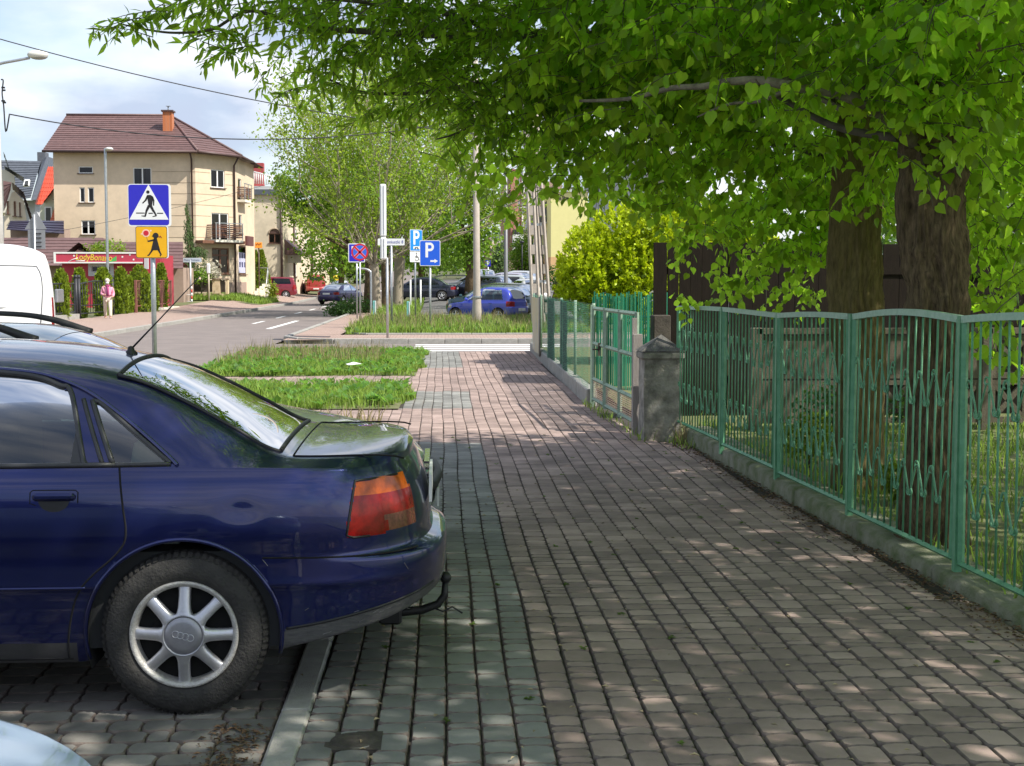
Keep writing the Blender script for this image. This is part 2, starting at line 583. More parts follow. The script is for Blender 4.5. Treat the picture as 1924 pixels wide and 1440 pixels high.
for i in range(-30, 27):
    x = -.5 + CW * (i + .5)
    rr = random.Random(100 + i)
    y = 3.2 + rr.uniform(0, .2)
    while y < 32.6:
        ln = rr.choices(LENS, [1.0, 2.0, 3.2, 3.8])[0]
        yc = y + ln / 2
        y += ln
        if x < -.5 and not (14.6 < yc < 18.1 or 21.8 < yc < 24.3): continue
        if x < -.5 and yc < 15.5 and x > -.6: pass
        if x + CW * .45 > right_edge(yc): continue
        grey = (i < 7) and (yc < 14.2 or 18.0 < yc < 20.7 or yc > 26.4)
        pieces.append((x + xwarp(yc, i), yc, zwarp(x, yc), ln, M_paver_grey if grey else M_paver_red, rr.randrange(5)))
def vis(p):  # how large it shows in the photo
    q = CR.transposed() @ Vector((p[0], p[1], p[2] - CAMH))
    if q.z > -.5: return 0
    u = CX + FPX * q.x / -q.z; v = CY - FPX * q.y / -q.z
    if not (-20 < u < 1944 and -20 < v < 1460): return 0
    if u < 830 and v < 1050 : return 0
    return p[3] / p[1] ** 2
pieces.sort(key=vis, reverse=True)
for p in pieces[:290]:
    o = bpy.data.objects.new('paver', paver_mesh(CW, p[3], p[5], p[4]))
    link(o, sidewalk, (p[0], p[1], p[2]))
    o.rotation_euler = (random.gauss(0, .008), random.gauss(0, .012), random.gauss(0, .012))
def stuff_pavers(name, lst, parent, rot=False):
    V = []; F12 = []; F4 = []
    groups = {}
    for p in lst: groups.setdefault(p[4].name, []).append(p)
    mb = MB()
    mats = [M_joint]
    for gi, (k, ps) in enumerate(groups.items()):
        mats.append(ps[0][4])
        for p in ps:
            worn = p[1] > 8.5  # further blocks: shallower bevel in the block's own colour
            v, f = paver_geo(CW, p[3], random, .003 if worn else .0065)
            tx, ty = random.gauss(0, .01), random.gauss(0, .008)
            if rot: v = [(-b, a, c) for a, b, c in v]
            vv = [(a + p[0], b + p[1], c + p[2] + a * tx + b * ty) for a, b, c in v]
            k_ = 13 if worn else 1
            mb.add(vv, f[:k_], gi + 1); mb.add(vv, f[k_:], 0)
    o = mb.build(name, mats, parent); o['kind'] = 'stuff'
    return o
stuff_pavers('paver_field', pieces[290:], sidewalk)

# the parking bay: rows run the other way
pieces = []
for j in range(0, 52):
    y = 2.6 + CW * (j + .5)
    rr = random.Random(500 + j)
    x = -.628
    while x > -4.4:
        ln = rr.choices(LENS[1:], [2, 3, 4])[0]
        pieces.append((x - ln / 2, y + xwarp(x * 2, j) * .6, -.028 + zwarp(x, y) * .8, ln, M_paver_dark, rr.randrange(5)))
        x -= ln
pieces.sort(key=vis, reverse=True)
def vis2(p):
    return (p[1] < 6.5 and -2.6 < p[0] < -.6 and p[1] > 4.2)
near = [p for p in pieces if vis2(p)][:280]
for p in near:
    o = bpy.data.objects.new('paver', paver_mesh(CW, p[3], p[5], p[4]))
    link(o, parking, (p[0], p[1], p[2]))
    o.rotation_euler = (random.gauss(0, .01), random.gauss(0, .008), R(90) + random.gauss(0, .012))
ns = set(id(p) for p in near)
stuff_pavers('paver_field', [p for p in pieces if id(p) not in ns], parking, True)

# drain cap let into the paving
mc = thing('drain_cap', 'small square iron drain cap with a round lid let into the grey paving', 'drain cap', (-.318, 4.93, -.004))
M_iron = mat('old_iron', (.07, .06, .05), .8, .3, .35, 20, .6, 120)
q = MB(); q.box(-.10, .10, -.10, .10, -.02, .003); q.build('frame', M_iron, mc)
q = MB(); q.lathe([(.0005, .008), (.03, .010), (.055, .006), (.06, .008), (.078, .007), (.085, .002)], (0, 0, 0), 'z', 28); q.build('lid', M_iron, mc)

# ---------------------------------------------------------------- grass
def blades(name, n, area, h0, h1, wd, m, lean=.35, inside=None, zoff=-.01, parent=None, dens=None):
    V = np.zeros((n, 5, 3)); k = 0
    (x0, x1, y0, y1) = area
    xy = rng.random((n * 3, 2)) * [x1 - x0, y1 - y0] + [x0, y0]
    sel = []
    for x, y in xy:
        if inside and not inside(x, y): continue
        if dens and random.random() > dens(x, y): continue
        sel.append((x, y))
        if len(sel) >= n: break
    sel = np.array(sel); n = len(sel)
    z = np.array([gz(x, y) + zoff for x, y in sel])
    h = h0 + (h1 - h0) * rng.random(n) ** 1.6
    h *= .75 + .5 * (np.sin(sel[:, 0] * 2.1 + 1) * np.sin(sel[:, 1] * 1.3) * .5 + .5)
    a = rng.random(n) * 2 * np.pi
    b = rng.random(n) * 2 * np.pi
    ln = lean * h * (.3 + rng.random(n))
    dx, dy = np.cos(a), np.sin(a)
    sx, sy = np.cos(b) * wd, np.sin(b) * wd
    base = np.stack([sel[:, 0], sel[:, 1], z], 1)
    V = np.zeros((n, 5, 3))
    side = np.stack([sx, sy, np.zeros(n)], 1)
    mid = base + np.stack([dx * ln * .3, dy * ln * .3, h * .55], 1)
    tip = base + np.stack([dx * ln, dy * ln, h * (1 - .25 * (ln / np.maximum(h, 1e-3)) ** 2)], 1)
    V[:, 0] = base - side; V[:, 1] = base + side; V[:, 2] = mid + side * .8; V[:, 3] = mid - side * .8; V[:, 4] = tip
    i = np.arange(n)[:, None] * 5
    F = np.concatenate([i + [0, 1, 2], i + [0, 2, 3], i + [3, 2, 4]])
    o = npmesh(name, V, F, m, parent)
    o['kind'] = 'stuff'
    return o
def patchy(x, y):
    return .25 + .75 * smooth01(.5 + 1.1 * math.sin(x * 2.7 + 1.2 * math.sin(y * 1.1)) * math.sin(y * 1.9 + x))
def edge1(x, y):  # near verge, two patches with a paved gap
    e = -.42 + .08 * math.sin(y * 1.7) + .05 * math.sin(y * 4.3) - max(0, (y - 33.5)) * .15 + max(0, y - 30) * .05 - max(0, 20 - y) * .12
    return -4.35 < x < e
blades('verge_grass', 22000, (-4.4, 0, 24.1, 37 - 4.7), .04, .20, .010, M_grass, .45, edge1, -.02, None, patchy)
blades('verge_grass', 13000, (-4.4, 0, 17.9, 21.9), .04, .20, .009, M_grass, .45, edge1, -.02, None, patchy)
blades('verge_stalks', 1400, (-4.4, -1.2, 27, 32.5), .2, .42, .006, M_grass_dry, .3, edge1, -.02)
blades('kerb_weeds', 130, (-1.5, -.7, 15.2, 16.2), .12, .42, .008, M_grass_dry, .4, None, -.02)
for a in ((-4.3, -.45, 24.1, 32.3), (-4.3, -.55, 17.9, 21.9)):
    q = MB(); q.add([(a[0], a[2], .004), (a[1], a[2], .004), (a[1] + .05, a[3], .004), (a[0], a[3], .004)], [(0, 1, 2, 3)])
    tag(q.build('verge_soil', M_lawn), kind='structure')
grid_sheet('island_soil', -2.9, 5.5, 42, 58, .03, M_lawn, 9, 4)
grid_sheet('island_soil', -2.9, -1.2, 58, 82, .03, M_lawn, 2, 4)
blades('island_grass', 30000, (-2.9, 4.6, 42.05, 57.5), .08, .34, .017, M_grass, .4, None, .02)
blades('island_grass', 5000, (-2.9, -1.0, 57.5, 80), .15, .5, .025, M_grass, .4, None, .02)
blades('island_stalks', 1800, (-2.9, 4.6, 42.05, 57), .35, .6, .010, M_grass_dry, .3, None, .02)
grid_sheet('far_verge', -16.5, -11.2, 88, 100, .06, M_lawn, 3, 4)
blades('far_verge_grass', 6000, (-16.5, -11.2, 86, 100), .15, .4, .035, M_grass, .4, lambda x, y: y < 98 + (x + 11.2) * .8 and y > 87 + (x + 16) * .6, .06)
def weeds(name, n, area, inside, m, zo=.02, s0=.03, s1=.08):
    V = []; F = []
    k = 0
    while k < n:
        x, y = random.uniform(area[0], area[1]), random.uniform(area[2], area[3])
        if not inside(x, y): k += 1; continue
        r_ = random.randint(5, 9)
        for j in range(r_):
            a = 6.28 * j / r_ + random.uniform(-.3, .3); s = random.uniform(s0, s1); e = random.uniform(.2, .9)
            d = Vector((math.cos(a) * math.cos(e), math.sin(a) * math.cos(e), math.sin(e))); t = Vector((-math.sin(a), math.cos(a), 0)) * s * .3
            o = Vector((x, y, gz(x, y) + zo)); b = len(V)
            V += [o, o + d * s * .5 + t, o + d * s + Vector((0, 0, -.01)), o + d * s * .5 - t]; F.append((b, b + 1, b + 2, b + 3))
        k += 1
    o = npmesh(name, V, F, m); o['kind'] = 'stuff'
weeds('verge_weeds', 900, (-4.4, 0, 17.9, 32.3), lambda x, y: edge1(x, y) and not 21.9 < y < 24.1, leafmat('weed_leaf', (.09, .20, .035), (.2, .4, .05), .4), .06, .06, .17)
weeds('joint_weeds', 160, (-.5, 2.4, 4.6, 16), lambda x, y: x < right_edge(y) and (x > right_edge(y) - .5 or random.random() < .35), leafmat('moss_weed', (.10, .15, .03), (.15, .25, .04), .4), -.004, .012, .035)
weeds('island_weeds', 500, (-2.9, 4.6, 42.1, 57), lambda x, y: True, leafmat('weed_leaf2', (.10, .20, .04), (.2, .4, .05), .4), .1, .08, .25)
q = MB(); q.add([(-1.62, 24.6, .16), (-1.42, 24.58, .18), (-1.40, 24.8, .17), (-1.55, 24.86, .20), (-1.68, 24.75, .17)], [(0, 1, 2, 3), (0, 3, 4)])
tag(q.build('white_scrap', mat('white_plastic', (.75, .75, .74), .5, 0, 0)), 'scrap of white plastic lying in the nearer verge grass', 'litter')
def garden_d(x, y):
    s_ = math.sin(x * 3.1 + .5) * math.sin(y * 2.3) * .5 + .5
    return .15 + .85 * s_ ** 1.2
blades('garden_grass', 9000, (2.8, 7.5, 5.0, 15.5), .04, .2, .006, M_grass, .6, None, .02, None, garden_d)
blades('wall_foot_weeds', 260, (1.85, 2.5, 13.4, 18.5), .04, .16, .005, M_grass, .6, lambda x, y: right_edge(y) - .16 < x < right_edge(y) + .02, -.01)
blades('pillar_weeds', 60, (2.36, 2.5, 13.9, 14.25), .1, .3, .005, M_grass_dry, .4, None, .0)
# dry leaves and dirt along the wall foot
def litter(n, f, zz=.004):
    V = []; F = []
    for k in range(n):
        x, y, z = f()
        a = random.uniform(0, 6.28); s = random.uniform(.006, .02); t = random.uniform(.2, .6)
        b = len(V)
        for (u, v2, h) in ((-s, 0, 0), (0, -s * t, s * .3), (s, 0, 0), (0, s * t, s * .4)):
            V.append((x + u * math.cos(a) - v2 * math.sin(a), y + u * math.sin(a) + v2 * math.cos(a), z + h))
        F.append((b, b + 1, b + 2, b + 3))
    return V, F
def lf():
    y = random.uniform(4.5, 14.0) if random.random() < .9 else random.uniform(4.5, 30)
    return (right_edge(y) - abs(random.gauss(0, .09)) - .0, y, zwarp(2.5, y) + random.uniform(.001, .015))
M_litter = mat('dry_leaf_litter', (.12, .07, .035), .9, 0, .5, 40, isl=.5)
V, F = litter(2600, lf)
tag(npmesh('dry_leaf_litter', V, F, M_litter), kind='stuff')
V, F = litter(420, lambda: (random.uniform(-.6, 2.5), random.uniform(4.4, 14), .004))
tag(npmesh('bud_scale_litter', V, F, mat('pale_litter', (.3, .24, .14), .9, isl=.4, var=0)), kind='stuff')
V, F = litter(500, lambda: (random.gauss(-.74, .06), random.uniform(4.3, 5.2), -.02))
tag(npmesh('kerb_litter', V, F, M_litter), kind='stuff')
# ---------------------------------------------------------------- vehicles
def paint(name, col, metal=.35, rough=.32, coat=1.0):
    return mat(name, col, rough, metal, 0.0, coat=coat)
M_navy = mat('navy_paint', (.012, .018, .105), .30, .75, .25, 1.1, .0, coat=1.0)
M_black = mat('black_plastic', (.012, .012, .013), .55, 0, .2, 30)
M_trim = mat('trim_grey', (.035, .035, .038), .42, 0, .15, 30)
M_rubber = mat('tyre_rubber', (.018, .017, .016), .8, 0, .5, 14, .5, 90, col2=(.045, .042, .038))
M_well = mat('wheel_well', (.006, .006, .006), .95, 0, 0)
M_alloy = mat('alloy', (.55, .55, .58), .38, .75, .12, 20, .1, 120)
M_rimlip = mat('worn_rim_lip', (.42, .40, .37), .55, .6, .5, 60, .4, 200, col2=(.62, .61, .58))
M_chrome = mat('chrome', (.75, .75, .76), .12, 1.0, 0)
M_glass = glassmat('car_glass', (.42, .52, .47))
M_glass_dark = glassmat('dark_car_glass', (.12, .15, .15))
M_red_lens = mat('red_lens', (.22, .004, .004), .18, 0, .35, 30, coat=.25, spec=.3)
M_amber_lens = mat('amber_lens', (.46, .085, .006), .18, 0, .3, 30, coat=.25, spec=.3)
M_clear_lens = mat('clear_lens', (.30, .24, .19), .1, .3, .2, 60, coat=1)
M_plate = mat('number_plate', (.75, .75, .74), .4, 0, 0)
M_seat = mat('pale_seat_cloth', (.42, .46, .42), .9, 0, .1, 20)
M_cabin = mat('cabin_dark', (.03, .032, .034), .85, 0, .1)

def pchip(tab):
    xs = np.array([a for a, b in tab], float); ys = np.array([b for a, b in tab], float)
    h = np.diff(xs); d = np.diff(ys) / h
    m = np.zeros(len(xs)); m[0], m[-1] = d[0], d[-1]
    for i in range(1, len(xs) - 1):
        if d[i - 1] * d[i] > 0:
            w1, w2 = 2 * h[i] + h[i - 1], h[i] + 2 * h[i - 1]
            m[i] = (w1 + w2) / (w1 / d[i - 1] + w2 / d[i])
    def f(x):
        x = np.clip(np.asarray(x, float), xs[0], xs[-1])
        i = np.clip(np.searchsorted(xs, x, side='right') - 1, 0, len(xs) - 2)
        t = (x - xs[i]) / h[i]
        return ((1 + 2 * t) * (1 - t) ** 2 * ys[i] + t * (1 - t) ** 2 * h[i] * m[i] + t * t * (3 - 2 * t) * ys[i + 1] + t * t * (t - 1) * h[i] * m[i + 1])
    return f

def inpoly(u, z, poly):
    u = np.asarray(u); z = np.asarray(z)
    r = np.zeros(u.shape, bool)
    n = len(poly); j = n - 1
    for i in range(n):
        x1, y1 = poly[i]; x2, y2 = poly[j]
        c = ((y1 > z) != (y2 > z)) & (u < (x2 - x1) * (z - y1) / ((y2 - y1) if y2 != y1 else 1e-9) + x1)
        r ^= c; j = i
    return r

class CarBody:
    """u runs forward from the rear bumper, w to the left, z up."""
    def __init__(s, sp):
        s.sp = sp
        s.W = pchip(sp['W']); s.UR = pchip(sp['UR']); s.UF = pchip(sp['UF'])
        s.ZB = pchip(sp['ZB']); s.ZC = pchip(sp['ZC']); s.ZR = pchip(sp['ZR']); s.WR = pchip(sp['WR']); s.ZL = pchip(sp['ZL'])
        s.nr, s.nf = sp.get('nr', 2.6), sp.get('nf', 2.4)
        s.u0, s.u1 = sp['u0'], sp['u1']
        s.hw = float(np.max([b for a, b in sp['W']]))
    def outline(s, u, z):
        """half width at station u and height z"""
        W = s.W(z); ur = s.UR(z); uf = s.UF(z)
        ca = np.clip((s.u0 - u) / (s.u0 - ur), 0, 1)
        cb = np.clip((u - s.u1) / (uf - s.u1), 0, 1)
        taper = 1 - .018 * ((u - (s.u0 + s.u1) / 2) / ((s.u1 - s.u0) / 2)) ** 2
        return W * taper * (1 - ca ** s.nr) ** (1 / s.nr) * (1 - cb ** s.nf) ** (1 / s.nf)
    def seg1(s, u, t):
        """greenhouse side: belt (t=0) to rail (t=1)"""
        zb = s.ZB(u); wb = s.outline(u, zb)
        wr = np.minimum(s.WR(u), wb * .93); zr = np.maximum(s.ZR(u), zb + .002)
        bul = .016 * np.sin(np.pi * t) * np.clip((zr - zb) / .3, 0, 1)
        # shoulder bows out, then follows the tumblehome
        return wb + (wr - wb) * t + bul, zb + (zr - zb) * t
    def side(s, u, z, off=0.0):
        zb = float(s.ZB(u))
        if z <= zb:
            wv = float(s.outline(u, z))
        else:
            zr = max(float(s.ZR(u)), zb + .002)
            t = min(1, (z - zb) / (zr - zb))
            wv = float(s.seg1(u, t)[0])
        return Vector((u, wv + off, z))
    def top(s, u, w):
        zc = float(s.ZC(u)); zr = float(s.ZR(u)); wr = float(s.WR(u))
        return zc - (zc - zr) * (min(1, abs(w) / wr)) ** 2.3

def build_car(root, sp, mats, det=1):
    """det 2: hero, 1: middle distance, 0: far"""
    B = CarBody(sp)
    L_ = sp['L']
    du = {2: .0085, 1: .03, 0: .07}[det]
    nz = {2: 72, 1: 26, 0: 14}[det]
    n1 = {2: 40, 1: 16, 0: 9}[det]
    n2 = {2: 40, 1: 16, 0: 8}[det]
    nc = {2: 44, 1: 16, 0: 10}[det]
    th = np.linspace(0, np.pi / 2, nc)
    cf = np.cos(th) ** (2 / B.nr)
    cf2 = np.cos(th) ** (2 / B.nf)
    umid = np.arange(B.u0, B.u1, du)[1:]
    if det == 2:
        umid = np.concatenate([np.arange(B.u0, 2.5, du)[1:], np.arange(2.5, B.u1, .03)])
    ns = nc + len(umid) + nc
    # stations as function of z level (fraction)
    fr = np.linspace(0, 1, nz)
    if det == 2:
        pass
    zlo = sp['zlo']
    G = np.zeros((nz, ns, 3))
    for j, f in enumerate(fr):
        zn = zlo + (float(B.ZB(B.u0)) - zlo) * f
        znf = zlo + (float(B.ZB(L_ - .05)) - zlo) * f
        ur = float(B.UR(zn)); uf = float(B.UF(znf))
        us = np.concatenate([B.u0 - (B.u0 - ur) * cf, umid, B.u1 + (uf - B.u1) * cf2[::-1]])
        zz = zlo + (B.ZB(us) - zlo) * f
        W = B.W(zz); taper = 1 - .018 * ((us - (B.u0 + B.u1) / 2) / ((B.u1 - B.u0) / 2)) ** 2
        pr = np.ones(ns)
        pr[:nc] = (1 - cf ** B.nr) ** (1 / B.nr)
        pr[-nc:] = (1 - cf2[::-1] ** B.nf) ** (1 / B.nf)
        G[j, :, 0] = us; G[j, :, 1] = W * taper * pr; G[j, :, 2] = zz
    for d in sp.get('dents', []):
        rr = ((G[..., 0] - d[0]) ** 2 + ((G[..., 2] - d[1]) * d[4]) ** 2) / d[2] ** 2
        G[..., 1] -= d[3] * np.exp(-rr)
    zl = B.ZL(G[..., 0])
    low = G[..., 2] < zl
    G[..., 2] = np.maximum(G[..., 2], zl)
    # top
    top0 = G[-1]
    us, wb, zb = top0[:, 0], top0[:, 1], top0[:, 2]
    H = np.zeros((n1 + n2 - 1, ns, 3))
    wr = np.minimum(B.WR(us), wb * .93); zr = np.maximum(B.ZR(us), zb + .002); zc = np.maximum(B.ZC(us), zr + .001)
    cap = np.clip(wb / np.maximum(B.WR(us), .01), 0, 1)
    for i in range(n1):
        t = i / (n1 - 1)
        bul = .016 * np.sin(np.pi * t) * np.clip((zr - zb) / .3, 0, 1)
        H[i, :, 0] = us; H[i, :, 1] = wb + (wr - wb) * t + bul; H[i, :, 2] = zb + (zr - zb) * t
    for i in range(1, n2):
        q = 1 - i / (n2 - 1)
        H[n1 - 1 + i, :, 0] = us; H[n1 - 1 + i, :, 1] = wr * q; H[n1 - 1 + i, :, 2] = zc - (zc - zr) * q ** 2.3
    k0 = {2: 5, 1: 2, 0: 1}[det]
    for it in range({2: 14, 1: 3, 0: 1}[det]):  # round the roof rail
        a, b = n1 - 1 - k0, n1 + k0
        H[a:b] = (H[a - 1:b - 1] + H[a + 1:b + 1]) / 2
    A = np.concatenate([G, H[1:]], 0)  # rows
    nrow = A.shape[0]
    idx = np.arange(nrow * ns).reshape(nrow, ns)
    q = np.stack([idx[:-1, :-1], idx[:-1, 1:], idx[1:, 1:], idx[1:, :-1]], -1).reshape(-1, 4)
    V = A.reshape(-1, 3)
    c = V[q].mean(1)
    rowid = np.repeat(np.arange(nrow - 1), ns - 1)
    lowf = rowid < nz - 1
    # drop collapsed faces below the sill line, and wheel arches
    zspan = V[q][:, :, 2].max(1) - V[q][:, :, 2].min(1)
    wspan = V[q][:, :, 1].max(1) - V[q][:, :, 1].min(1)
    keep = ~(lowf & (zspan < 1e-6) & (wspan > 1e-3) & (c[:, 2] < .6))
    R_ = sp['arch']
    for uw in sp['wheels']:
        dd = np.hypot(V[:, 0] - uw, V[:, 2] - sp['zw'])
        near = (np.abs(dd - R_) < du * 1.1) & (V[:, 2] < .8 * float(B.ZB(uw))) if det > 0 else np.zeros(len(V), bool)
        for k in np.where(near)[0]:
            sc = R_ / dd[k]
            V[k, 0] = uw + (V[k, 0] - uw) * sc; V[k, 2] = sp['zw'] + (V[k, 2] - sp['zw']) * sc
        c = V[q].mean(1)
        keep &= ~(lowf & (np.hypot(c[:, 0] - uw, c[:, 2] - sp['zw']) < R_ - 1e-4))
    cls = np.zeros(len(q), int)
    names = ['body']; pm = [mats['paint']]
    def cl(name, m, mask):
        if name in names and pm[names.index(name)] == m:
            k = names.index(name)
        else:
            names.append(name); pm.append(m); k = len(names) - 1
        cls[mask] = k
    s1 = (~lowf) & (rowid < nz - 1 + n1 - 1)
    s2 = (~lowf) & ~s1
    for nm, m, poly in sp.get('low', []):
        cl(nm, m, lowf & inpoly(c[:, 0], c[:, 2], poly))
    for nm, poly in sp.get('side_windows', []):
        cl(nm, mats.get('side_glass', mats['glass']), s1 & inpoly(c[:, 0], c[:, 2], poly))
    for nm, a, b, marg, m0 in sp.get('top_windows', []):
        e = np.clip((c[:, 0] - a) / (b - a), 0, 1)
        lim = B.WR(c[:, 0]) - (m0 + (marg - m0) * e)
        cl(nm, mats['glass'], s2 & (c[:, 0] > a) & (c[:, 0] < b) & (np.abs(c[:, 1]) < lim))
    for nm, m, fn in sp.get('patches', []):
        cl(nm, m, fn(c, lowf))
    out = {}
    jobs = []
    for k, nm in enumerate(names):
        msk = keep & (cls == k)
        if nm == 'bumper': jobs += [(k, nm, msk & (c[:, 0] < L_ / 2)), (k, nm, msk & (c[:, 0] > L_ / 2))]
        else: jobs.append((k, nm, msk))
    for k, nm, msk in jobs:
        if not msk.any(): continue
        f = q[msk]
        used, inv = np.unique(f, return_inverse=True)
        f = inv.reshape(-1, 4); v = V[used].copy()
        both = nm not in ('door', 'quarter_window', 'side_window', 'tail_light', 'indicator_lens', 'reversing_lens', 'headlight', 'sill_trim')
        vm = v * [1, -1, 1]
        fm = f[:, ::-1]
        off = {'rear_window': -.004, 'windscreen': -.004, 'side_window': -.004, 'quarter_window': -.004}.get(nm, 0)
        if off:
            v[:, 1] += np.where(v[:, 1] > .02, off * .8, 0); v[:, 2] += off * .6
            vm = v * [1, -1, 1]
        if both:
            o = npmesh(nm, np.concatenate([v, vm]), np.concatenate([f, fm + len(v)]), pm[k], root, True)
            me = o.data
            import bmesh
            bm_ = bmesh.new(); bm_.from_mesh(me); bmesh.ops.remove_doubles(bm_, verts=bm_.verts, dist=.0004); bm_.to_mesh(me); bm_.free()
            out[nm] = o
        else:
            out[nm] = npmesh(nm, v, f, pm[k], root, True)
            npmesh(nm, vm, fm, pm[k], root, True)
    return B, out

def wheel(root, u, wv, zr, R_, rr, left=True, hero=False, alloy=None, wid=.19):
    """one wheel: hub block, tyre, rim, cap; outer face at |w| = wv"""
    sg = 1 if left else -1
    q = MB(); q.lathe([(.001, -wid * .75 * sg), (rr * .92, -wid * .75 * sg), (rr * .93, -.05 * sg), (rr * .6, -.055 * sg), (.001, -.055 * sg)], (0, 0, 0), 'y', 24)
    h = q.build('wheel', M_well, root, (u, sg * wv, zr))
    nT = 72 if hero else 24
    q = MB()
    prof = [(rr * .985, -.012), (rr * 1.02, -.004), (rr * 1.10, .004), (rr * 1.2, .006), (R_ - .05, .002), (R_ - .022, -.008), (R_ - .008, -.022), (R_ - .002, -.036), (R_, -.05), (R_, -wid + .04), (R_ - .012, -wid + .015), (R_ - .05, -wid), (rr, -wid + .01)]
    q.lathe([(a, b * sg) for a, b in prof], (0, 0, 0), 'y', nT)
    if hero:
        for k in range(72):  # shoulder tread blocks
            a = 2 * math.pi * k / 72
            ca, sa = math.cos(a), math.sin(a); w2 = .0085
            vs = []
            for r_, y_ in ((R_ - .020, -.006), (R_ - .0045, -.024), (R_ + .0005, -.05)):
                for e in (-w2, w2):
                    vs.append((ca * (r_ + .003) - sa * e, y_ * sg + .001 * sg, sa * (r_ + .003) + ca * e))
            q.add(vs, [(0, 1, 3, 2), (2, 3, 5, 4)], 0)
    q.build('tyre', M_rubber, h)
    am = alloy or M_alloy
    q = MB()
    q.lathe([(a, b * sg) for a, b in [(rr * .86, -.075), (rr * .885, -.02), (rr * .90, -.008), (rr * .915, -.002), (rr * .95, .001), (rr * .985, .003), (rr * 1.0, -.001), (rr * 1.005, -.008)]], (0, 0, 0), 'y', 72 if hero else 24)
    q.build('rim', M_rimlip if hero else am, h)
    q = MB()
    N = 8 if hero else 5
    tab = [(.080, .0335), (.085, .0300), (.090, .0265), (.097, .0238), (.106, .0222), (.122, .0215), (.15, .0208), (.17, .0215), (.184, .0250)]
    sc = rr / .205
    for k in range(N):
        a0 = math.pi / 2 + .02 + 2 * math.pi * k / N
        vs = []
        for r_, d in tab:
            d_ = d * (1 if hero else 1.3)
            for e, dep in ((-1, -.03), (-1, -.004), (-.6, .001), (0, .003), (.6, .001), (1, -.004), (1, -.03)):
                tt = (r_ - .08) / .104
                yy = dep + .012 * (1 - tt) - .012 * tt
                x_ = math.sqrt(max(1e-6, r_ * r_ - (d_ * e) ** 2)) if r_ > d_ else r_
                x_, z_ = x_ * sc, d_ * e * sc
                vs.append((x_ * math.cos(a0) - z_ * math.sin(a0), yy * sg, x_ * math.sin(a0) + z_ * math.cos(a0)))
        fs = []
        for i in range(len(tab) - 1):
            for j in range(6):
                f = (i * 7 + j, i * 7 + j + 1, (i + 1) * 7 + j + 1, (i + 1) * 7 + j)
                fs.append(f if sg > 0 else f[::-1])
        q.add(vs, fs, 0, True)
    q.lathe([(.085 * sc, .009 * sg), (.078 * sc, .013 * sg), (.0735 * sc, .0135 * sg), (.0725 * sc, .006 * sg)], (0, 0, 0), 'y', 48)
    q.build('spokes', am, h)
    q = MB()
    q.lathe([(.0722 * sc, .008 * sg), (.070 * sc, .0125 * sg), (.05 * sc, .017 * sg), (.025 * sc, .019 * sg), (.0005, .0195 * sg)], (0, 0, 0), 'y', 48)
    cap = q.build('hub_cap', mat('cap_grey', (.34, .34, .37), .4, .6, .1, 30) if hero else am, h)
    if hero:
        q = MB()
        for k in range(4):
            cx = (-1.5 + k) * .0185; cz = cx * .27
            pts = [(cx + .0125 * math.cos(t), .0185 + .0005, cz + .0125 * math.sin(t)) for t in np.linspace(0, 2 * math.pi, 25)]
            q.tube(pts, .0016, 6, 0, False)
        q.build('emblem', M_alloy, h)
    return h

def well(root, u, zw, R_, wv, m=None):
    for sg in (1, -1):
        q = MB()
        n = 20
        pts = [(u + (R_ + .004) * math.cos(a), zw + (R_ + .004) * math.sin(a)) for a in np.linspace(-.35, math.pi + .35, n)]
        vs = [(x, sg * (wv - .012), z) for x, z in pts] + [(x, sg * (wv - .36), z) for x, z in pts]
        fs = [(i, i + 1, n + i + 1, n + i) for i in range(n - 1)]
        q.add(vs, fs, 0, True)
        q.add([(x, sg * (wv - .36), z) for x, z in pts], [tuple(range(n))], 0)
        q.build('wheel_arch_liner', m or M_well, root)

